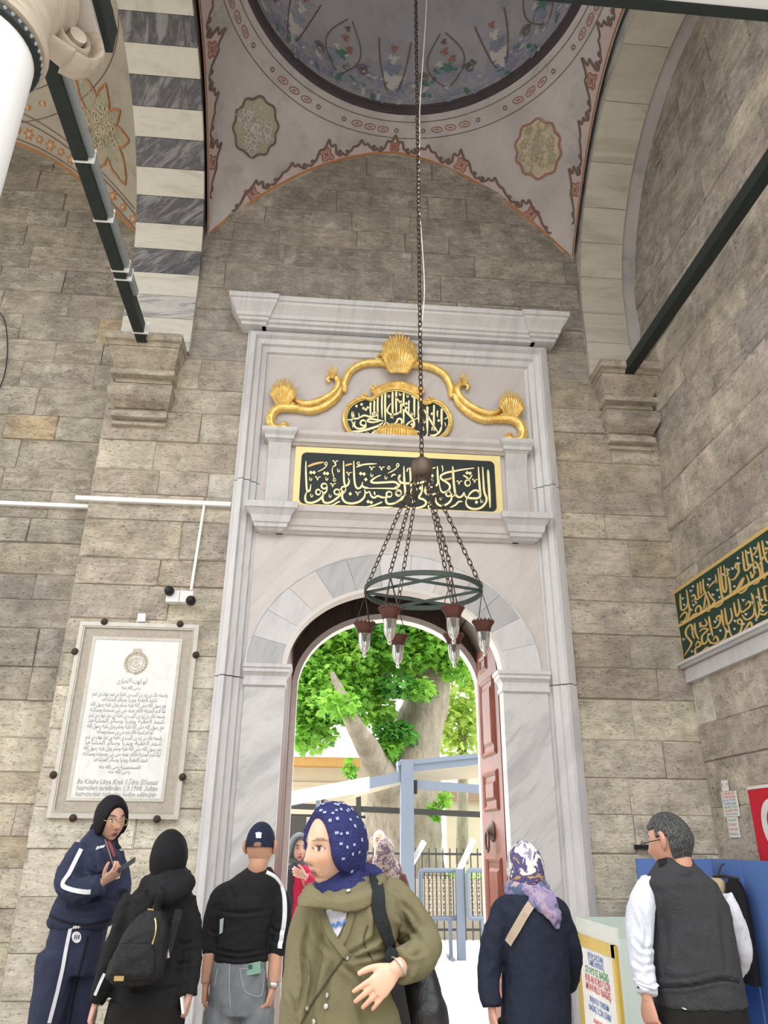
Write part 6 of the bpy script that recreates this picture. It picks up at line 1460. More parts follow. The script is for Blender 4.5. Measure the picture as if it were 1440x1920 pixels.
class Person:
    def __init__(s, label, base, group=None):
        s.root = empty('person', base, label, 'person', group); s.V, s.F, s.C = [], [], []; s.base = Vector(base)
    def add(s, vs_, fs_, cols): b = len(s.V); s.V += [tuple(v) for v in vs_]; s.F += [tuple(b+i for i in f) for f in fs_]; s.C += cols
    def head(s, c, f, roll=0., size=1., skin=(.62, .37, .26), neck=None, na=88, nb=64, ears=True, **kw):
        s.c = Vector(c); s.f, s.r, s.u = basis(f, roll); s.hs = size; s.skin = skin
        s.L = lambda p: s.c+(s.r*p[0]+s.f*p[1]+s.u*p[2])*size
        vs_, cs_ = [], []
        for j in range(nb+1):
            b = -PI/2+PI*j/nb
            for i in range(na): p = head_pt(-PI+2*PI*i/na, b); vs_.append(s.L(p)); cs_.append(face_col(p, skin, **kw))
        fs_ = [(j*na+i, j*na+(i+1) % na, (j+1)*na+(i+1) % na, (j+1)*na+i) for j in range(nb) for i in range(na)]
        s.add(vs_, fs_, cs_)
        if ears:
            for sg in (-1, 1):
                mb = MB(); P = [s.L((sg*(.071+.010*math.sin(t)), -.006-.012*math.sin(t*.5+.3)+.004*math.cos(t), .006+.030*math.cos(t))) for t in [PI*i/6 for i in range(7)]]
                mb.tube([s.L((sg*.070, .004, .032)), s.L((sg*.082, -.012, .036)), s.L((sg*.088, -.022, .012)), s.L((sg*.082, -.014, -.016)), s.L((sg*.074, -.002, -.030))], [.006, .010, .011, .009, .005], 8, smooth=3)
                mb.tube([s.L((sg*.072, .002, .02)), s.L((sg*.080, -.008, .0)), s.L((sg*.073, .0, -.022))], [(.006, .014), (.006, .016), (.005, .010)], 8, smooth=2)
                s.add(mb.v, mb.f, [Vector(skin)*.93]*len(mb.v))
        if neck is not None:
            mb = MB(); mb.tube([s.L((0, -.018, -.045)), s.L((0, -.022, -.09)), (s.L((0, -.025, -.12))+Vector(neck))/2, Vector(neck)], [.052*size, .052*size, .054*size, .062*size], 20, smooth=3); s.add(mb.v, mb.f, [Vector(skin)*.94]*len(mb.v))
    def limbs(s, tubes, voxel=.013):
        mb = MB()
        for P, R_ in tubes: mb.tube([Vector(p) for p in P], R_, 12, smooth=3)
        me = evalmesh(mb, voxel, 3); s.add([v.co for v in me.vertices], [tuple(p.vertices) for p in me.polygons], [Vector(s.skin)*.95]*len(me.vertices))
    def hand(s, wrist, d, n_, thumb, curl=.35, size=1., spread=.10, curls=None, fore=None, tcurl=.3, voxel=.0036):
        """d: finger direction, n_: palm normal, thumb: side of the palm on which the thumb sits"""
        w = Vector(wrist); d = Vector(d).normalized(); n_ = Vector(n_); n_ = (n_-d*n_.dot(d)).normalized(); t = d.cross(n_)
        if t.dot(Vector(thumb)) < 0: t = -t
        z = size; mb = MB(); P = lambda a, b, c: w+d*(a*z)+t*(b*z)+n_*(c*z)
        mb.tube([P(-.03, 0, 0), P(.005, 0, 0), P(.035, .002, .0), P(.070, .0, .002), P(.092, -.002, .002)], [(.021*z, .019*z), (.025*z, .018*z), (.036*z, .016*z), (.040*z, .014*z), (.037*z, .010*z)], 14, flat=n_, smooth=3)
        for i, (off, ln) in enumerate([(.029, .074), (.010, .083), (-.010, .077), (-.029, .060)]):
            cu = curls[i] if curls else curl*(1+.12*i); base = P(.082-.004*abs(i-1.2), off, .002); ang = 0; cur = base; sp = spread*(off/.03)
            pts = [P(.06, off*.95, .002), base]; dd = (d*math.cos(sp)+t*math.sin(sp)).normalized()
            for q, fr_ in enumerate((.44, .32, .24)):
                ang += cu*(.8, 1.0, .8)[q]; cur = cur+(dd*math.cos(ang)+n_*math.sin(ang))*(ln*fr_*z); pts.append(cur)
            r0 = (.0088, .0094, .0090, .0078)[i]*z; mb.tube(pts, [r0*1.05, r0*1.08, r0, r0*.92, r0*.72], 10, smooth=3)
        b0 = P(.018, .022, .006); a1 = (d*.72+t*.62+n_*tcurl*.6).normalized(); a2 = (d*.92+t*.22+n_*tcurl).normalized(); p1 = b0+a1*(.040*z); p2 = p1+(a1*.4+a2*.6).normalized()*(.034*z); p3 = p2+a2*(.026*z)
        mb.tube([P(.006, .010, .002), b0, p1, p2, p3], [.014*z, .0145*z, .0115*z, .0105*z, .0075*z], 10, smooth=3)
        if fore is not None: F_ = Vector(fore); mb.tube([F_, F_.lerp(w, .6), P(-.012, 0, 0), P(.012, 0, 0)], [.036*z, .031*z, (.026*z, .021*z), (.026*z, .019*z)], 14, flat=n_, smooth=3)
        me = evalmesh(mb, voxel*z, 2); me.update()
        cols = []
        for v in me.vertices:
            q = v.co-w; a = q.dot(d)/z; c = Vector(s.skin); cols.append(c.lerp(Vector((s.skin[0]*1.02, s.skin[1]*.80, s.skin[2]*.74)), max(0, min(.7, (a-.06)*7))))
        s.add([v.co for v in me.vertices], [tuple(p.vertices) for p in me.polygons], cols)
    def body(s):
        me = bpy.data.meshes.new('body'); me.from_pydata(s.V, [], s.F); at_ = me.color_attributes.new('Col', 'FLOAT_COLOR', 'POINT')
        flat = []
        for c in s.C: flat += [c[0], c[1], c[2], 1.]
        at_.data.foreach_set('color', flat); me.update()
        bm = bmesh.new(); bm.from_mesh(me); bmesh.ops.remove_doubles(bm, verts=bm.verts, dist=1e-5); bmesh.ops.recalc_face_normals(bm, faces=bm.faces); bm.to_mesh(me); bm.free()
        return link('body', me, M['skin'], s.root, True)
    def scarf(s, name, mat, extra=None, off=.016, open_=(.058, .104, -.012), lower=None, na=120, nb=90, amp=.004, back=.0, closedface=False):
        vs_ = []
        def S(a, b, lift=0.):
            p = head_pt(a, b); q = Vector((.075*math.cos(b)*math.sin(a), (.086 if math.cos(a) > 0 else .104+back)*math.cos(b)*math.cos(a), .120*math.sin(b)))
            base = q+q.normalized()*off
            w = 1.
            if math.cos(a)*math.cos(b) > 0 and not closedface:
                e = (p.x/open_[0])**2+((p.z-open_[2])/open_[1])**2
                w = max(0, min(1, (e-.90)/.20)); w = w*w*(3-2*w)
            nn = noise.noise(s.L(base)*16)*amp+noise.noise(s.L(base)*35)*amp*.4
            out = base+base.normalized()*(nn+lift); inn = p*.86
            return s.L(inn.lerp(out, w)), w
        for j in range(nb+1):
            for i in range(na): vs_.append(S(-PI+2*PI*i/na, -PI/2+PI*j/nb)[0])
        mb = MB().add(vs_, [(j*na+i, j*na+(i+1) % na, (j+1)*na+(i+1) % na, (j+1)*na+i) for j in range(nb) for i in range(na)])
        if lower:
            lm = MB()
            rings = []
            for (c, rx, ry) in lower:
                c = Vector(c); rings.append([c+Vector((rx*math.cos(2*PI*i/28)*(1+.04*math.sin(7*2*PI*i/28)), ry*math.sin(2*PI*i/28), 0)) for i in range(28)])
            lm.loft(rings)
            if extra: extra(lm)
            me = evalmesh(lm, .009, 4); folds(me, .008, (12, 12, 22), 3.); mb.add([v.co for v in me.vertices], [tuple(p.vertices) for p in me.polygons])
        elif extra:
            lm = MB(); extra(lm); me = evalmesh(lm, .009, 4); folds(me, .006, (12, 12, 20), 3.); mb.add([v.co for v in me.vertices], [tuple(p.vertices) for p in me.polygons])
        s.S = S
        o = mb.build(name, mat, s.root, True)
        me = o.data; BV[o.name] = BVHTree.FromPolygons([v.co.copy() for v in me.vertices], [tuple(p.vertices) for p in me.polygons]); return o
    def legs(s, hipL, hipR, z0, mat, rad=(.105, .085, .075, .07), spread=.02, name='trousers', top=None, amp=.008, seed=1.):
        mb = MB()
        for h in (hipL, hipR):
            h = Vector(h); mb.tube([h+Vector((0, 0, .06)), h, Vector((h.x, h.y, lerp(h.z, z0, .5))), Vector((h.x, h.y+.02, z0+.30)), Vector((h.x, h.y+.02, z0+.05))], [rad[0]*.9, rad[0], rad[1], rad[2], rad[3]], 16, smooth=3)
        if top: top(mb)
        o = garment(name, mb, mat, s.root, .013, 3, amp, (8, 8, 4), seed)
        fd = s.fd
        for h in (hipL, hipR):
            b = MB(); a = Vector((h[0], h[1]+.02, z0)); d_ = Vector((fd[0], fd[1], 0)).normalized()
            b.tube([a+Vector((0, 0, .05))-d_*.07, a+Vector((0, 0, .055)), a+Vector((0, 0, .045))+d_*.08, a+Vector((0, 0, .03))+d_*.15], [(.036, .045), (.044, .050), (.046, .040), (.036, .025)], 14, smooth=3, flat=(0, 0, 1))
            b.v = [(p[0], p[1], max(z0+.004, p[2])) for p in b.v]; b.build('shoe', M['sole'], s.root, True)
        s.limbs([([Vector(h)+Vector((0, 0, .05)), Vector((h[0], h[1], lerp(h[2], z0, .5))), Vector((h[0], h[1]+.02, z0+.06))], [.06, .045, .032]) for h in (hipL, hipR)]+[([(Vector(hipL)+Vector(hipR))/2+Vector((0, 0, .02)), (Vector(hipL)+Vector(hipR))/2+Vector((0, 0, .25)), s.c-Vector((0, 0, .16))], [.09, .085, .05])], .018)
        return o
# ---- step under the tablet
st = MB().box(-2.79, -1.60, -1.98, -.01, 0, .20).build('stone_step', M['stone']); tag(st, 'raised stone step in front of the pier', 'step', None, 'structure')

# ================= person in olive coat (nearest)
Y0 = -3.73
P = Person('person in olive coat and printed blue headscarf with one hand on the front', (at(650, 1700, Y0).x, Y0+.03, 0)); P.fd = (-.3, -1)
P.head(at(622, 1588, Y0-.02), (-.80, -.60, -.16), .10, 1.0, (.74, .47, .335), brow=(.24, .14, .09), lips=(.45, .17, .14), ears=False)
def ex(mb):
    c = at(676, 1640, Y0+.02); mb.tube([at(640, 1640, Y0+.06), at(676, 1636, Y0+.03), at(712, 1652, Y0+.04), at(722, 1668, Y0+.05)], [.045, .035, .028, .012], 12, smooth=3)
sf = P.scarf('headscarf', M['scarf_blue'], ex, .020, (.060, .106, -.012), [(at(640, 1610, Y0+.03), .085, .095), (at(638, 1640, Y0+.03), .080, .090), (at(645, 1662, Y0+.02), .105, .10), (at(652, 1685, Y0+.02), .13, .11)], back=.012)
pr = MB(); r_ = random.Random(5)
for j in range(9):
    for i in range(26):
        if r_.random() < .22: continue
        a = -PI+2*PI*(i+.5*(j % 2)+r_.uniform(-.3, .3))/26; b = -.95+j*.27+r_.uniform(-.07, .07); p, w = P.S(a, b, .0035)
        if w < .98: continue
        p2, w2 = P.S(a+.05, b, .0035); p3, w3 = P.S(a, b+.06, .0035)
        if min(w2, w3) < .98: continue
        X_, Z_ = (p2-p).normalized(), (p3-p).normalized(); s1, s2 = r_.uniform(.0035, .0065), r_.uniform(.0035, .0055)
        pr.add([p-X_*s1-Z_*s2, p+X_*s1-Z_*s2, p+X_*s1+Z_*s2, p-X_*s1+Z_*s2], [(0, 1, 2, 3)])
o = pr.build('scarf_print', cloth('pale_blue_print', (.36, .38, .58)), sf, fix=False); o['kind'] = 'stuff'
mb = MB()
rows(mb, Y0, [(1642,632,694,.065,.03),(1658,610,722,.09,.02),(1680,592,744,.11),(1720,578,748,.125),(1780,574,738,.135),(1850,568,742,.14),(1930,556,758,.15),(2060,544,776,.165),(2190,534,786,.17)])
limb(mb, Y0, [(612,1690,0),(590,1708,0),(575,1750,-.01),(564,1820,-.04),(553,1900,-.07),(545,1985,-.10)], [.045,.052,.054,.050,.048,.044])
limb(mb, Y0, [(718,1672,.02),(742,1684,.02),(768,1722,.02),(790,1764,.0),(793,1788,-.05),(774,1804,-.11),(752,1813,-.17)], [.05,.058,.060,.058,.056,.053,.047])
coat = garment('olive_coat', mb, M['olive'], P.root, .007, 3, .010, (6.5, 6.5, 3.2), 2., [
    ([(648,1796),(680,1776),(722,1748)],5,.012), ([(652,1800),(690,1792),(735,1782)],5,.011), ([(640,1806),(672,1836),(690,1880)],5,.010), ([(604,1740),(596,1800),(578,1880)],7,.012), ([(626,1800),(612,1850),(600,1920)],6,.009), ([(590,1722),(600,1760),(622,1790)],5,.009),
    ([(700,1690),(706,1730),(700,1770)],6,.010), ([(752,1700),(764,1738),(760,1776)],6,.014), ([(744,1716),(770,1744),(792,1760)],5,.012), ([(750,1690),(775,1716),(790,1742)],5,.010), ([(760,1782),(776,1790),(792,1786)],5,.010), ([(566,1760),(572,1830),(560,1900)],5,.012), ([(580,1730),(568,1790),(572,1850)],4,.009), ([(664,1860),(680,1910),(690,1960)],6,.010), ([(540,1860),(552,1890),(556,1930)],4,.008)])
def flap(name, inn, out, th=.010):
    I = smooth3([at(a, b, Y0+c) for a, b, c in inn]); O = smooth3([at(a, b, Y0+c) for a, b, c in out]); mb = MB(); rings = []
    for a, b in zip(I, O):
        m_ = (a+b)/2+Vector((0, -.016, .006)); rings.append([a, m_, b, b+Vector((0, -th, th*.3)), m_+Vector((0, -th, th*.5)), a+Vector((0, -th, th*.3))])
    mb.loft(rings); return garment(name, mb, M['olive'], P.root, .0055, 2, .004, (12, 12, 12), 3.)
def smooth3(pts): return catmull(pts, [.01]*len(pts), 6)[0]
flap('collar', [(708,1634,.06),(700,1650,-.02),(676,1668,-.085),(640,1680,-.115),(612,1678,-.115),(592,1664,-.085),(590,1650,-.01)], [(728,1648,.06),(722,1672,-.05),(694,1700,-.115),(648,1712,-.140),(600,1704,-.150),(556,1698,-.130),(566,1670,-.04)])
patch(coat, 'white_top', [(612,1708),(632,1694),(652,1700),(648,1725),(636,1752),(628,1768),(618,1742)], M['shirt'], P.root, .004)
for q in ([(618,1738),(626,1733),(630,1738),(636,1729),(640,1735),(648,1724)],): decal(coat, 'shirt_lettering', q, .006, M['ink_blue'], P.root, .010, 4)
decal(coat, 'lapel_edge', [(594,1694),(606,1716),(622,1752),(640,1778),(652,1796)], .022, M['olive'], P.root, .010); decal(coat, 'lapel_edge', [(662,1694),(655,1726),(644,1758),(634,1780)], .020, M['olive'], P.root, .009)
dk = cloth('olive_seam', (.06, .052, .028)); decal(coat, 'coat_seam', [(648,1792),(628,1820),(600,1860),(572,1905),(560,1930)], .006, dk, P.root, .003); decal(coat, 'coat_seam', [(690,1735),(682,1765),(698,1800)], .004, dk, P.root, .003)
for (x, y) in ((622,1697),(654,1672),(649,1796),(616,1866),(613,1887),(590,1915),(573,1890)):
    h_ = hit(coat, x, y)
    if h_: b = MB(); b.lathe([(.001, -.003), (.007, -.001), (.007, .002), (.001, .004)], (0, 0, 0), 10); q_ = h_[1].to_track_quat('Z', 'Y'); b.v = [tuple(h_[0]+h_[1]*.006+q_ @ Vector(v)) for v in b.v]; b.build('snap_button', M['metal'], P.root, True)
P.hand(at(742, 1818, Y0-.185), (at(672, 1886, Y0-.20)-at(742, 1818, Y0-.185)), (.35, 1, .15), at(690, 1800, Y0-.2)-at(742, 1830, Y0-.2), .16, .90, .16, fore=at(768, 1804, Y0-.125), tcurl=.15)
P.hand(at(543, 1998, Y0-.11), (0, -.1, -1), (1, .2, 0), (0, -1, 0), .4, .92, fore=at(546, 1960, Y0-.09))
mb = MB(); c = at(747, 1812, Y0-.18); dd = (at(730, 1828, Y0-.19)-at(760, 1800, Y0-.17)).normalized(); u_ = dd.orthogonal().normalized(); w_ = dd.cross(u_)
mb.tube([c+u_*(.031*math.cos(2*PI*i/20))+w_*(.027*math.sin(2*PI*i/20)) for i in range(21)], .0028, 6); mb.build('bracelet', M['metal'], P.root, True)
P.legs((at(610, 1700, Y0).x, Y0+.03, .80), (at(690, 1700, Y0).x, Y0+.03, .80), 0, M['trousers'], (.095, .08, .07, .065)); P.body()
# her bag
bag = empty('shoulder_bag', at(795, 1980, Y0+.10), 'large black leather shoulder bag of the person in the olive coat', 'bag')
mb = MB(); rows(mb, Y0+.09, [(1796,776,806,.02),(1815,756,815,.05),(1845,748,824,.08),(1885,748,836,.10),(1930,752,843,.11),(1990,760,842,.11),(2035,770,832,.09),(2050,785,820,.05)])
garment('bag_body', mb, M['leather'], bag, .009, 4, .006, (9, 9, 9), 7.)
decal(coat, 'bag_strap', [(700,1640),(705,1662),(712,1710),(724,1760),(738,1800),(742,1820)], .042, cloth('black_strap', (.016, .019, .020)), bag, .012)
mb = MB(); mb.tube([at(740, 1822, Y0-.10), at(745, 1870, Y0-.08), at(755, 1930, Y0-.03), at(762, 1985, Y0+.02)], [(.022, .006), (.026, .006), (.028, .006), (.028, .006)], 10, smooth=4); mb.build('bag_strap', M['leather'], bag, True)

# ================= tracksuit person with phone
Y0 = -1.60
P = Person('person in navy tracksuit, black headscarf and glasses looking at a phone', (at(130, 1740, Y0).x, Y0, .20)); P.fd = (.5, -.8)
P.head(at(209, 1537, Y0-.02), (.62, -.76, -.20), -.06, .98, (.64, .385, .29), brow=(.06, .04, .035), lips=(.36, .14, .12), ears=False)
P.scarf('headscarf', M['scarf_blk'], None, .020, (.056, .098, -.020), [(at(196, 1545, Y0+.06), .075, .075), (at(192, 1565, Y0+.05), .078, .075), (at(190, 1580, Y0+.05), .095, .09), (at(188, 1592, Y0+.03), .12, .09)], back=.02)
mb = MB(); rows(mb, Y0, [(1556,172,206,.06,.03),(1572,158,214,.09,.03),(1596,142,222,.12),(1630,126,226,.135),(1670,116,228,.14),(1705,96,226,.14),(1728,88,214,.135),(1738,92,206,.13)])
limb(mb, Y0, [(158,1592,-.04),(140,1622,-.09),(126,1652,-.13),(140,1668,-.17),(170,1666,-.19),(192,1655,-.19)], [.070,.075,.072,.068,.062,.048]); limb(mb, Y0, [(216,1600,.06),(228,1650,.06),(226,1680,-.02)], [.05,.055,.05])
jk = garment('tracksuit_jacket', mb, M['navy'], P.root, .008, 3, .010, (8, 8, 7), 4., [([(172,1604),(178,1630),(170,1650)],4,.014), ([(160,1630),(178,1640),(196,1636)],3,.012), ([(150,1690),(186,1684),(216,1690)],4,.012), ([(130,1700),(160,1706),(200,1700)],4,.010), ([(124,1640),(140,1650),(156,1646)],3,.010), ([(186,1580),(196,1606),(206,1630)],3,.008)])
decal(jk, 'sleeve_stripe', [(152,1592),(140,1616),(128,1640),(119,1654),(120,1662),(134,1668),(158,1672),(170,1672)], .022, M['white_tape'], P.root, .006)
mbz = [(196,1575),(204,1600),(212,1624),(222,1640)]; decal(jk, 'red_lining', [(203,1578),(209,1592),(214,1606)], .020, cloth('dusty_red', (.30, .08, .10)), P.root, .004); decal(jk, 'zip', mbz, .006, M['metal'], P.root, .007)
decal(jk, 'jacket_hem', [(90,1714),(120,1728),(160,1734),(208,1724)], .010, M['blk'], P.root, .004)
for i in range(5): decal(jk, 'chest_logo_bar', [(181+i*3, 1594-i*1), (184+i*3, 1588-i*.6)], .006, M['white_tape'], P.root, .006)
for i in range(6): decal(jk, 'hem_logo_bar', [(211+i*2, 1650-i*.5), (213+i*2, 1646-i*.5)], .005, M['white_tape'], P.root, .006)
wst = at(196, 1652, Y0-.20)
P.hand(wst, at(222, 1634, Y0-.24)-wst, (.25, .3, 1), (-.3, -1, .3), .75, .90, .05, fore=at(178, 1662, Y0-.19), tcurl=.5)
def tp(mb): rows(mb, Y0, [(1716,96,206,.125),(1750,92,198,.125),(1790,88,188,.12),(1825,86,176,.11)])
hl, hr = at(112, 1790, Y0), at(160, 1790, Y0)
tr = P.legs((hl.x, Y0-.05, .98), (hr.x-.01, Y0+.07, .98), .20, M['navy'], (.102, .094, .092, .095), top=tp, amp=.012)
decal(tr, 'leg_stripe', [(133,1736),(124,1780),(114,1830),(102,1880),(92,1918)], .018, M['white_tape'], P.root, .006); decal(tr, 'leg_crease_shade', [(166,1756),(152,1810),(138,1870),(130,1918)], .012, M['blk'], P.root, .003)  # the crease is a dark strip painted as shade between the legs
patch(tr, 'round_badge', oval_poly(144, 1757, 9, 11), M['white_tape'], P.root, .006)
for i in range(3): decal(tr, 'badge_stroke', [(139+i*4, 1760), (141+i*4, 1752)], .004, M['navy'], P.root, .009)
for i in range(7): decal(tr, 'hip_logo_bar', [(137+i*4.5, 1741-i*.4), (140+i*4.5, 1735-i*.4)], .010, M['white_tape'] if i not in (3, 4, 5) else M['ink_red'], P.root, .006)
for sg in (-1, 1):   # glasses
    mb = MB(); mb.tube([P.L((sg*.031+.021*math.cos(2*PI*i/20), .106, .006+.019*math.sin(2*PI*i/20))) for i in range(21)], .0016, 6); mb.tube([P.L((sg*.052, .104, .010)), P.L((sg*.074, .07, .012)), P.L((sg*.078, .02, .010))], .0016, 6)
    if sg > 0: mb.tube([P.L((-.010, .107, .009)), P.L((.010, .107, .009))], .0016, 6)
    mb.build('glasses_rim', M['brass'], P.root, True)
P.body()
ph = empty('mobile_phone', at(237, 1622, Y0-.26), 'slim dark phone held by the tracksuit person', 'phone'); a, b = at(222, 1633, Y0-.25), at(253, 1612, Y0-.22)
mb = MB(); mb.bar(a, b, .075, .009, (-.3, .2, 1)); mb.build('phone_body', M['black'], ph); mb = MB(); mb.bar(a+Vector((0, 0, .006)), b+Vector((0, 0, .006)), .066, .003, (-.3, .2, 1)); mb.build('screen', plain('phone_glass', (.10, .12, .14), .1), ph)

# ================= hooded person with backpack
Y0 = -2.05
P = Person('person in black hoodie and black headscarf seen from behind wearing a backpack', (at(290, 1800, Y0).x, Y0, 0)); P.fd = (.1, 1)
P.head(at(317, 1608, Y0), (.12, .98, -.10), 0, 1.0, (.66, .40, .31), ears=False)
P.scarf('headscarf', M['scarf_blk'], None, .020, (.056, .10, -.012), [(at(318, 1625, Y0), .085, .09), (at(322, 1640, Y0), .088, .09), (at(325, 1655, Y0), .085, .08)])
mb = MB(); rows(mb, Y0, [(1644,282,346,.07),(1660,262,356,.10),(1684,244,362,.115),(1730,236,354,.125),(1790,230,348,.13),(1850,216,346,.135),(1885,208,343,.14)])
limb(mb, Y0, [(252,1680,0),(228,1740,.0),(206,1810,-.02),(188,1862,-.03),(180,1880,-.03)], [.058,.060,.055,.048,.042]); limb(mb, Y0, [(348,1684,0),(357,1740,.02),(360,1800,.02),(356,1850,-.01),(354,1868,-.02)], [.055,.056,.052,.046,.042])
limb(mb, Y0, [(276,1652,-.03),(300,1668,-.10),(322,1672,-.11),(344,1660,-.08),(356,1648,-.02)], [.045,.062,.066,.055,.035])
limb(mb, Y0, [(285,1645,-.02),(310,1648,-.08),(335,1646,-.07),(350,1640,0)], [.035,.045,.045,.03])
hd = garment('hoodie', mb, M['blk'], P.root, .009, 3, .010, (8, 8, 8), 5., [([(330,1760),(345,1770),(364,1764)],4,.010), ([(326,1800),(344,1808),(366,1800)],4,.010), ([(206,1780),(222,1790),(238,1784)],4,.010), ([(196,1820),(214,1826),(230,1818)],4,.010), ([(230,1850),(280,1858),(340,1850)],4,.010)])
for q in ([(196,1826),(186,1848),(178,1866)],): decal(hd, 'cuff_stripe', q, .014, M['white_tape'], P.root, .006)
def tp(mb): rows(mb, Y0, [(1872,206,342,.14),(1910,198,344,.15),(1990,190,350,.16),(2080,186,355,.17)])
hx = at(275, 1900, Y0).x; P.legs((hx-.09, Y0, .80), (hx+.09, Y0, .80), 0, M['trousers'], (.10, .085, .08, .08), top=tp)
P.hand(at(180, 1880, Y0-.03), (-.25, -.1, -1), (1, .3, 0), (0, 1, 0), .45, .9, fore=at(188, 1850, Y0-.03)); P.hand(at(354, 1868, Y0-.02), (-.12, 0, -1), (-1, .2, 0), (0, 1, 0), .6, .9, fore=at(356, 1840, Y0-.01))
P.body()
bp = empty('backpack', at(255, 1845, Y0-.2), 'small black nylon backpack with gold zips and tag', 'backpack')
mb = MB(); rows(mb, Y0-.20, [(1706,276,304,.03),(1720,254,312,.05),(1745,236,318,.065),(1775,220,316,.075),(1805,206,312,.080),(1830,198,306,.080),(1843,208,292,.07),(1849,224,274,.04)], e=.75)
bk = garment('bag_body', mb, M['blk2'], bp, .008, 3, .006, (10, 10, 10), 6.)
mb = MB(); rows(mb, Y0-.275, [(1768,222,288,.02),(1790,214,292,.035),(1825,206,290,.035),(1838,214,280,.02)], e=.7); garment('front_pocket', mb, M['blk2'], bp, .008, 3, .004, (10, 10, 10), 8.)
decal(bk, 'zip', [(257,1702),(268,1705),(288,1708)], .012, M['brass'], bp, .008); decal(bk, 'zip', [(291,1722),(292,1745),(284,1775),(276,1800)], .006, M['brass'], bp, .008); decal(bk, 'zip', [(221,1754),(214,1770)], .010, M['metal'], bp, .008)
h_ = hit(bk, 227, 1832) or hit(bk, 235, 1830)
if h_: mb = MB(); mb.obox(h_[0]+Vector((0, -.04, 0)), (.022, 0, 0), (0, .003, 0), (0, 0, .010)); mb.build('gold_tag', M['brass'], bp)
for q in ([at(290, 1712, Y0-.16), at(296, 1695, Y0-.17), at(300, 1680, Y0-.19), at(292, 1672, Y0-.19)], [at(312, 1790, Y0-.17), at(318, 1770, Y0-.16), at(325, 1745, Y0-.15), at(336, 1705, Y0-.14)]): mb = MB(); mb.tube(q, [(.020, .005)]*4, 10, smooth=4); mb.build('shoulder_strap', M['blk2'], bp, True)
mb = MB(); c = at(312, 1788, Y0-.19); mb.obox(c, (.012, 0, .004), (0, .004, 0), (-.006, 0, .020)); mb.build('strap_buckle', M['metal'], bp)
p2 = empty('mobile_phone', at(346, 1890, Y0), 'white edged phone in the hand of the backpack wearer', 'phone'); mb = MB(); mb.bar(at(342, 1868, Y0-.05), at(345, 1898, Y0-.05), .012, .07, (0, 1, 0)); mb.build('phone_body', M['white_paint'], p2)

# ================= man in cap
Y0 = -1.70
P = Person('person in dark blue cap, black sweater and grey jeans seen from behind', (at(452, 1830, Y0).x, Y0, 0)); P.fd = (.1, 1)
P.head(at(488, 1590, Y0-.01), (.10, .99, -.04), 0, 1.02, (.62, .345, .235), at(482, 1634, Y0+.01))
mb = MB()      # cap
def cap_pt(a, b): p = Vector((.078*math.cos(b)*math.sin(a), (.094 if math.cos(a) > 0 else .108)*math.cos(b)*math.cos(a), .02+.112*math.sin(b))); return P.L(p*1.04)
vs_ = [cap_pt(-PI+2*PI*i/48, -.16+(PI/2+.16)*j/18) for j in range(19) for i in range(48)]; mb.add(vs_, [(j*48+i, j*48+(i+1) % 48, (j+1)*48+(i+1) % 48, (j+1)*48+i) for j in range(18) for i in range(48)])
cap = mb.build('cap', cloth('navy_cap', (.017, .022, .050)), P.root, True); BV[cap.name] = BVHTree.FromPolygons([v.co.copy() for v in cap.data.vertices], [tuple(p.vertices) for p in cap.data.polygons])
mb = MB(); mb.grid(lambda u, v: P.L(Vector((.075*math.sin((u-.5)*2.4), .085*math.cos((u-.5)*2.4)+.07*v, .012-.018*v-.02*((u-.5)*2)**2))), 16, 5); mb.build('cap_peak', cap.data.materials[0], cap, True, False)
for dx, l_ in ((-4, 6), (0, 9), (4, 6)): decal(cap, 'trefoil_leaf', [(485+dx*.45, 1572), (485+dx, 1564-l_*.35)], .010, M['white_tape'], cap, .006)
decal(cap, 'trefoil_bar', [(480,1570), (490,1570.5)], .004, M['white_tape'], cap, .008)
patch(cap, 'cap_opening', [(474,1588),(476,1582),(481,1579),(487,1579),(491,1583),(492,1590)], M['skin'] if False else plain('shaved_nape', (.30, .17, .11), .7), cap, .004); decal(cap, 'cap_strap', [(473,1590),(483,1592),(493,1590)], .012, M['blk'], cap, .006)
mb = MB(); rows(mb, Y0, [(1626,464,508,.06,.01),(1640,446,518,.085),(1656,426,528,.10),(1690,412,522,.115),(1730,408,510,.115),(1775,404,503,.11),(1802,401,502,.112)])
limb(mb, Y0, [(445,1664,0),(418,1676,0),(405,1702,.01),(396,1745,.02),(395,1788,.0)], [.045,.052,.056,.052,.048]); limb(mb, Y0, [(495,1660,0),(515,1670,0),(526,1697,.0),(527,1740,.0),(518,1790,-.02)], [.045,.052,.056,.052,.046])
sw_ = garment('sweater', mb, M['blk'], P.root, .008, 3, .007, (8, 8, 8), 9., [([(412,1708),(455,1712),(502,1706)],4,.008), ([(404,1780),(450,1788),(500,1778)],3,.009), ([(404,1792),(450,1798),(500,1790)],3,.008), ([(390,1740),(402,1750),(410,1746)],3,.008), ([(508,1740),(522,1748),(536,1742)],3,.009), ([(506,1762),(520,1768),(534,1760)],3,.008), ([(430,1660),(440,1690),(436,1720)],5,.006)])
decal(sw_, 'shoulder_stripe', [(499,1636),(516,1646),(528,1664),(533,1690),(533,1720),(530,1745),(527,1760),(524,1778)], .024, M['white_tape'], P.root, .007); patch(sw_, 'pocket_tag', [(414,1724),(421,1720),(419,1748),(413,1752)], plain('mint_tag', (.50, .58, .55), .5), P.root, .006)
decal(sw_, 'back_seam', [(412,1706),(450,1710),(500,1708)], .004, M['trousers'], P.root, .002)
def tp(mb): rows(mb, Y0, [(1796,402,500,.11),(1830,396,502,.12),(1865,392,504,.12),(1900,392,502,.11)])
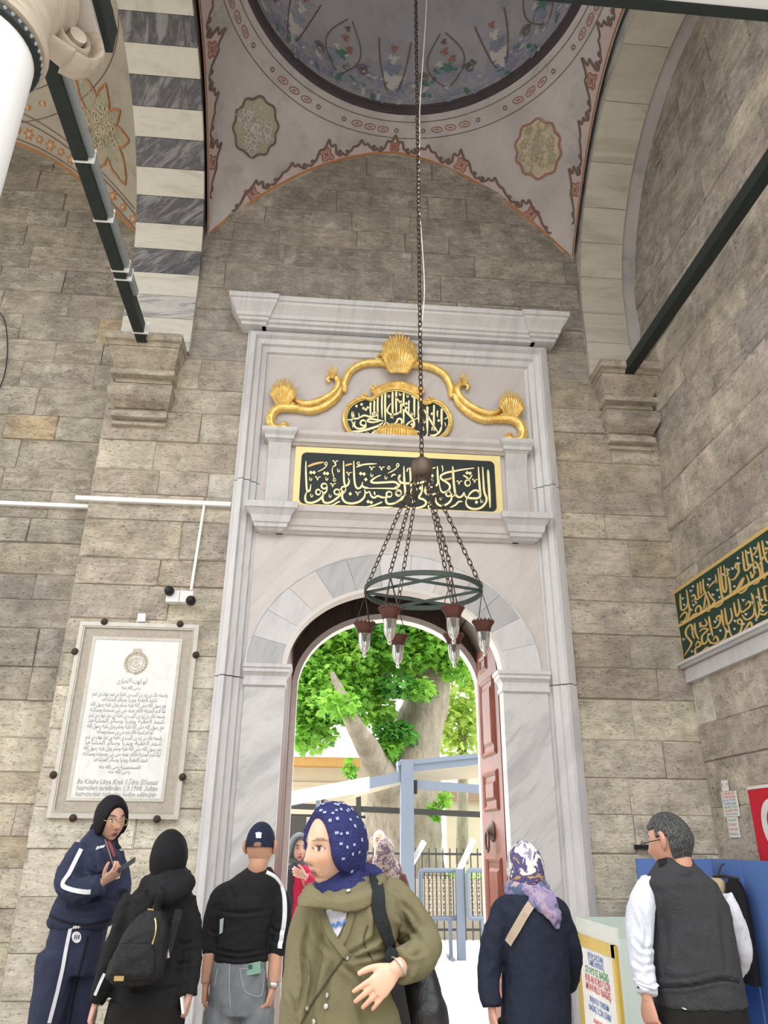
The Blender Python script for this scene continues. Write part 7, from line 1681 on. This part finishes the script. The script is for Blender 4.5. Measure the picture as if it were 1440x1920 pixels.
x_ = at(449, 1900, Y0).x; jn = P.legs((x_-.09, Y0, .74), (x_+.085, Y0, .74), 0, M['denim'], (.098, .085, .075, .075), top=tp, name='jeans')
for q in ([(431,1803),(430,1850),(432,1890)], [(408,1816),(402,1850)], [(450,1815),(456,1850),(464,1862),(490,1866),(495,1820)], [(453,1816),(494,1818)]): decal(jn, 'jean_seam', q, .0045, cloth('denim_seam', (.36, .38, .40)), P.root, .003)
for q in ((at(395, 1785, Y0), at(386, 1845, Y0), (-.06, .1, -1), (1, .2, 0)), (at(518, 1785, Y0-.02), at(512, 1850, Y0-.05), (-.22, -.05, -1), (-1, .3, 0))): P.limbs([([q[0], q[0].lerp(q[1], .5), q[1]], [.038, .036, .028])], .007); P.hand(q[1], q[2], q[3], (0, 1, 0), .55, .98, fore=q[0].lerp(q[1], .5))
c = at(513, 1845, Y0-.05); mb = MB(); mb.tube([c+Vector((.033*math.cos(2*PI*i/20), .033*math.sin(2*PI*i/20), -.004*math.cos(2*PI*i/20))) for i in range(21)], [(.004, .011)]*21, 8, flat=(0, 0, 1)); mb.build('watch_band', M['metal'], P.root, True)
P.body()
p3 = empty('mobile_phone', at(477, 1812, Y0-.12), 'green phone sticking out of a jeans back pocket', 'phone')
h_ = hit(jn, 477, 1815)
if h_: mb = MB(); q = h_[0]+h_[1]*.010; mb.obox(q+Vector((-.008, 0, -.002)), (.036, 0, .006), (0, .005, 0), (-.004, .005, .026)); mb.build('phone_body', M['phone_green'], p3); mb = MB(); mb.obox(q+Vector((-.026, -.006, .006)), (.010, 0, 0), (0, .002, 0), (0, 0, .010)); mb.build('phone_camera', plain('phone_lens', (.02, .10, .10), .2), p3)

# ================= person in navy coat and flowered scarf
Y0 = -2.30
P = Person('person in long dark navy coat and multicoloured scarf seen from behind', (at(995, 1850, Y0).x, Y0, 0)); P.fd = (-.1, 1)
P.head(at(985, 1632, Y0), (-.05, .98, -.15), 0, 1.0, (.64, .37, .27), ears=False)
def ex(mb): mb.tube([at(1000, 1670, Y0-.12), at(1022, 1690, Y0-.14), at(1038, 1715, Y0-.14), at(1046, 1742, Y0-.13)], [(.060, .022), (.062, .018), (.040, .014), (.010, .008)], 14, smooth=3, flat=(0, -1, 0))
P.scarf('headscarf', M['scarf_flower'], None, .020, (.056, .10, -.012), [(at(986, 1640, Y0), .085, .09), (at(986, 1652, Y0), .085, .09), (at(988, 1664, Y0), .082, .08)])
mb = MB(); rings = []
for py, xa, xb, dp in ((1648,955,1020,.085),(1660,946,1028,.105),(1674,944,1032,.115),(1686,950,1030,.11)):
    a, b = at(xa, py, Y0), at(xb, py, Y0); rings.append([Vector(((a.x+b.x)/2+(b.x-a.x)/2*math.cos(t), Y0+dp*math.sin(t), a.z-.02*math.sin(t))) for t in [2*PI*i/26 for i in range(26)]])
mb.loft(rings); ex(mb); garment('scarf_wrap', mb, M['scarf_lilac'], P.root, .008, 3, .008, (14, 14, 20), 11.)
mb = MB(); rows(mb, Y0, [(1668,958,1018,.08),(1684,940,1044,.105),(1706,928,1058,.12),(1750,938,1060,.13),(1810,945,1064,.135),(1870,944,1068,.14),(1930,940,1070,.15),(2040,930,1074,.16),(2150,924,1078,.165)])
limb(mb, Y0, [(962,1696,0),(942,1706,0),(928,1748,0),(918,1800,.0),(916,1850,-.02),(922,1888,-.04)], [.045,.054,.060,.058,.052,.044]); limb(mb, Y0, [(1022,1696,0),(1044,1706,0),(1061,1750,.02),(1070,1800,.06),(1066,1840,.14),(1050,1850,.22)], [.045,.054,.058,.056,.05,.044])
ncoat = garment('navy_coat', mb, M['navycoat'], P.root, .010, 2, .011, (8, 8, 6), 12.)
P.hand(at(922, 1892, Y0-.04), (.10, -.05, -1), (1, .3, 0), (0, 1, 0), .5, .9, fore=at(920, 1870, Y0-.03)); P.hand(at(1045, 1850, Y0+.24), (-.5, .8, -.1), (0, 0, -1), (-.5, 0, .8), .5, .9)
x_ = at(1000, 1900, Y0).x; P.legs((x_-.09, Y0, .78), (x_+.09, Y0, .78), 0, M['trousers'], (.09, .08, .07, .07)); P.body()
hb = empty('handbag', at(902, 1850, Y0+.05), 'small brown crossbody bag on a beige strap', 'bag'); mb = MB(); rows(mb, Y0+.06, [(1808,900,925,.03),(1830,896,930,.045),(1860,896,930,.045),(1876,902,926,.03)], e=.75); garment('bag_body', mb, plain('brown_leather', (.16, .11, .08), .5), hb, .008, 3, .003, (9, 9, 9), 2.)
decal(ncoat, 'bag_strap', [(1004,1684),(985,1712),(968,1742),(955,1768)], .040, M['strap_beige'], hb, .012)

# ================= man in charcoal vest
Y0 = -2.86
P = Person('person in charcoal vest over white shirt standing beside the donation box', (at(1300, 1850, Y0).x, Y0, 0)); P.fd = (-.3, 1)
P.head(at(1255, 1580, Y0), (-.62, .76, -.18), 0, 1.02, (.60, .325, .235), at(1268, 1626, Y0+.0))
hr_ = MB(); na, nb = 72, 48; vs_ = []
for j in range(nb+1):
    b = -.55+(PI/2+.55)*j/nb
    for i in range(na):
        a = -PI+2*PI*i/na; p = head_pt(a, b); fr_ = math.cos(a); lim = .055 if fr_ > .2 else (-.005 if fr_ > -.25 else -.075)
        if abs(fr_) < .28 and p.z < .022: k_ = -.01
        else: k_ = max(0, min(1, (p.z-lim)/.012))
        q = p+p.normalized()*(.011*max(0, k_) if k_ >= 0 else -.012); q += p.normalized()*(noise.noise(P.L(p)*90)*.0025 if k_ > .3 else -.006*(1-max(0, k_)))
        vs_.append(P.L(q))
hr_.add(vs_, [(j*na+i, j*na+(i+1) % na, (j+1)*na+(i+1) % na, (j+1)*na+i) for j in range(nb) for i in range(na)])
hm = N('salt_and_pepper_hair'); hp_ = hm.noise(hm.map(hm.pos(), (1, 1, .35)), 190, 3, .7); hm.bump(hp_, .7, .01); hcol = hm.mix(hm.ramp(hp_, [(.42, 0.), (.66, 1.)]), (.012, .012, .012), (.13, .13, .135)); hm.fin(hcol, .6)
hr_.build('hair', hm.m, P.root, True)
mb = MB(); rows(mb, Y0, [(1606,1240,1292,.062),(1622,1232,1300,.075),(1638,1222,1316,.10),(1656,1210,1338,.12),(1695,1218,1360,.135),(1745,1228,1370,.14),(1800,1229,1380,.142),(1850,1228,1389,.148),(1884,1229,1396,.15)])
vest = garment('vest', mb, M['charcoal'], P.root, .009, 3, .007, (6, 6, 5), 14., [([(1226,1850),(1290,1848),(1350,1836),(1390,1842)],4,.012), ([(1232,1830),(1280,1836),(1330,1826)],5,.007), ([(1240,1700),(1250,1760),(1244,1820)],7,.007), ([(1350,1700),(1358,1760),(1364,1820)],7,.008), ([(1250,1636),(1280,1646),(1310,1640)],5,.006)])
decal(vest, 'vest_hem', [(1230,1852),(1290,1850),(1350,1838),(1386,1842)], .010, M['blk'], P.root, .003); decal(vest, 'armhole_binding', [(1204,1652),(1216,1668),(1226,1700),(1228,1724)], .030, M['blk'], P.root, .006); patch(vest, 'collar_lining', [(1232,1612),(1250,1608),(1252,1618),(1236,1628)], M['blk'], P.root, .004)
mb = MB(); limb(mb, Y0, [(1222,1654,.02),(1206,1690,.0),(1199,1745,-.01),(1203,1800,-.02),(1211,1848,-.05),(1213,1866,-.06)], [.052,.060,.058,.052,.047,.043]); mb2 = MB(); limb(mb2, Y0, [(1350,1680,.04),(1374,1730,.06),(1385,1790,.12),(1378,1815,.22),(1360,1822,.30)], [.055,.058,.052,.048,.044])
garment('shirt_sleeve', mb2, M['shirt'], P.root, .009, 3, .009, (11, 11, 6), 22.); shirt = garment('shirt_sleeve', mb, M['shirt'], P.root, .007, 3, .006, (11, 11, 6), 15., [([(1196,1700),(1212,1740),(1208,1790)],4,.010), ([(1190,1760),(1206,1780),(1226,1776)],4,.010), ([(1186,1800),(1204,1812),(1228,1806)],4,.010), ([(1200,1830),(1208,1800),(1204,1770)],4,.008), ([(1192,1840),(1212,1850),(1232,1842)],3,.009), ([(1212,1670),(1204,1710),(1210,1740)],4,.007)])
decal(shirt, 'cuff_band', [(1190,1836),(1204,1848),(1222,1854),(1232,1848)], .012, M['shirt'], P.root, .008); decal(shirt, 'cuff_button', [(1197,1850),(1199,1853)], .006, M['black'], P.root, .010)
def tp(mb): rows(mb, Y0, [(1876,1230,1392,.145),(1910,1228,1398,.15),(1960,1226,1400,.15)])
x_ = at(1313, 1900, Y0).x; trz = P.legs((x_-.10, Y0, .76), (x_+.10, Y0, .76), 0, M['trousers'], (.11, .09, .08, .08), top=tp); patch(trz, 'pocket_tag', oval_poly(1286, 1890, 7, 3, 10), M['white_tape'], P.root, .008)
P.hand(at(1213, 1868, Y0-.06), (.06, -.05, -1), (1, .4, 0), (0, 1, 0), .45, 1.0, fore=at(1212, 1845, Y0-.05)); P.hand(at(1356, 1824, Y0+.32), (-.6, .7, -.2), (0, 0, -1), (-.6, -.6, 0), .4, 1.0)
mb = MB(); mb.tube([P.L((-.082, -.004, .012)), P.L((-.080, .05, .012)), P.L((-.066, .100, .010))], .002, 6); mb.tube([P.L((-.034+.022*math.cos(2*PI*i/16), .108, .006+.018*math.sin(2*PI*i/16))) for i in range(17)], .0016, 6); mb.build('glasses', M['black'], P.root, True)
P.body()

# ================= beyond the gate: hooded person in raspberry jacket
Y0 = 1.6
P = Person('person in grey hood and raspberry jacket coming in through the gate', (at(565, 1800, Y0).x, Y0, 0)); P.fd = (.2, -1)
P.head(at(560, 1592, Y0), (.25, -.95, -.05), 0, 1.0, (.66, .42, .34), ears=False)
P.scarf('hood', M['greyhood'], None, .030, (.058, .10, -.015), [(at(557, 1608, Y0+.05), .11, .10), (at(556, 1620, Y0+.05), .13, .11), (at(556, 1632, Y0+.04), .15, .11)], back=.03)
mb = MB(); rows(mb, Y0, [(1622,545,580,.08),(1634,534,598,.11),(1660,530,604,.13),(1700,530,600,.13),(1735,530,598,.13)]); limb(mb, Y0, [(540,1640,0),(532,1680,0),(530,1725,-.05)], [.065,.065,.055]); limb(mb, Y0, [(594,1640,-.02),(608,1668,-.10),(590,1655,-.22),(574,1645,-.26)], [.065,.065,.058,.05])
rj = garment('raspberry_jacket', mb, M['red_j'], P.root, .012, 3, .010, (8, 8, 6), 16.)
mb = MB(); rows(mb, Y0, [(1618,536,558,.09),(1632,530,562,.13),(1670,527,556,.145),(1715,527,552,.145),(1740,528,550,.14)]); limb(mb, Y0, [(538,1638,-.02),(530,1680,-.03),(529,1722,-.06)], [.075,.075,.06]); garment('slate_overcoat', mb, M['slatejk'], P.root, .012, 3, .012, (8, 8, 12), 17.)
P.hand(at(572, 1643, Y0-.29), (-.8, -.2, .3), (.2, 1, 0), (0, 0, 1), .5, .95, fore=at(580, 1648, Y0-.25), voxel=.005)
x_ = at(563, 1700, Y0).x; P.legs((x_-.08, Y0, .80), (x_+.09, Y0, .80), 0, M['trousers'], (.095, .08, .07, .065)); P.body()
hb = empty('crossbody_bag', at(592, 1680, Y0-.2), 'small pale crossbody bag of the raspberry jacket wearer', 'bag'); mb = MB(); rows(mb, Y0-.19, [(1672,576,586,.02),(1682,574,588,.03),(1694,575,587,.03)], e=.7); garment('bag_body', mb, M['strap_beige'], hb, .007, 2, .002, (9, 9, 9), 1.); decal(rj, 'bag_strap', [(564,1640),(570,1660),(578,1678)], .018, M['strap_beige'], hb, .012)
# ================= bald man
Y0 = 3.0
P = Person('bareheaded person in maroon jacket beyond the gate half hidden by a snake-print scarf', (at(708, 1800, Y0).x, Y0, 0)); P.fd = (0, -1)
P.head(at(711, 1578, Y0), (.05, -1, -.05), 0, 1.05, (.72, .50, .40), at(711, 1612, Y0+.02))
mb = MB(); rows(mb, Y0, [(1606,697,725,.08),(1614,688,740,.11),(1635,680,746,.13),(1680,682,744,.13),(1710,682,744,.13)]); limb(mb, Y0, [(686,1620,0),(678,1660,0),(680,1705,-.05)], [.06,.058,.05]); limb(mb, Y0, [(740,1620,0),(748,1660,0),(746,1705,-.05)], [.06,.058,.05]); garment('maroon_jacket', mb, M['brown_j'], P.root, .014, 3, .008, (8, 8, 6), 18.)
x_ = at(711, 1700, Y0).x; P.legs((x_-.10, Y0, .84), (x_+.10, Y0, .84), 0, M['trousers'], (.10, .085, .07, .065)); P.body()
# ================= person in snake print scarf
Y0 = 2.1
P = Person('person in snake-print headscarf seen from behind in the gateway', (at(724, 1800, Y0).x, Y0, 0)); P.fd = (0, 1)
P.head(at(722, 1598, Y0), (0, 1, -.1), 0, 1.0, (.5, .3, .2), ears=False)
P.scarf('headscarf', M['scarf_snake'], None, .026, (.05, .09, -.012), [(at(722, 1602, Y0), .11, .11), (at(722, 1620, Y0), .135, .13), (at(722, 1640, Y0), .165, .14), (at(722, 1652, Y0), .17, .14)], closedface=False)
mb = MB(); rows(mb, Y0, [(1622,705,740,.08),(1636,692,754,.11),(1670,686,760,.13),(1720,686,760,.13),(1760,684,762,.14),(1850,680,766,.16)]); limb(mb, Y0, [(692,1640,0),(684,1690,0),(684,1740,-.03)], [.06,.055,.05]); limb(mb, Y0, [(752,1640,0),(762,1690,0),(762,1740,-.03)], [.06,.055,.05]); garment('coat', mb, M['brown_j'], P.root, .014, 3, .008, (8, 8, 6), 19.)
x_ = at(723, 1700, Y0).x; P.legs((x_-.09, Y0, .78), (x_+.09, Y0, .78), 0, M['trousers'], (.09, .08, .07, .065)); P.body()
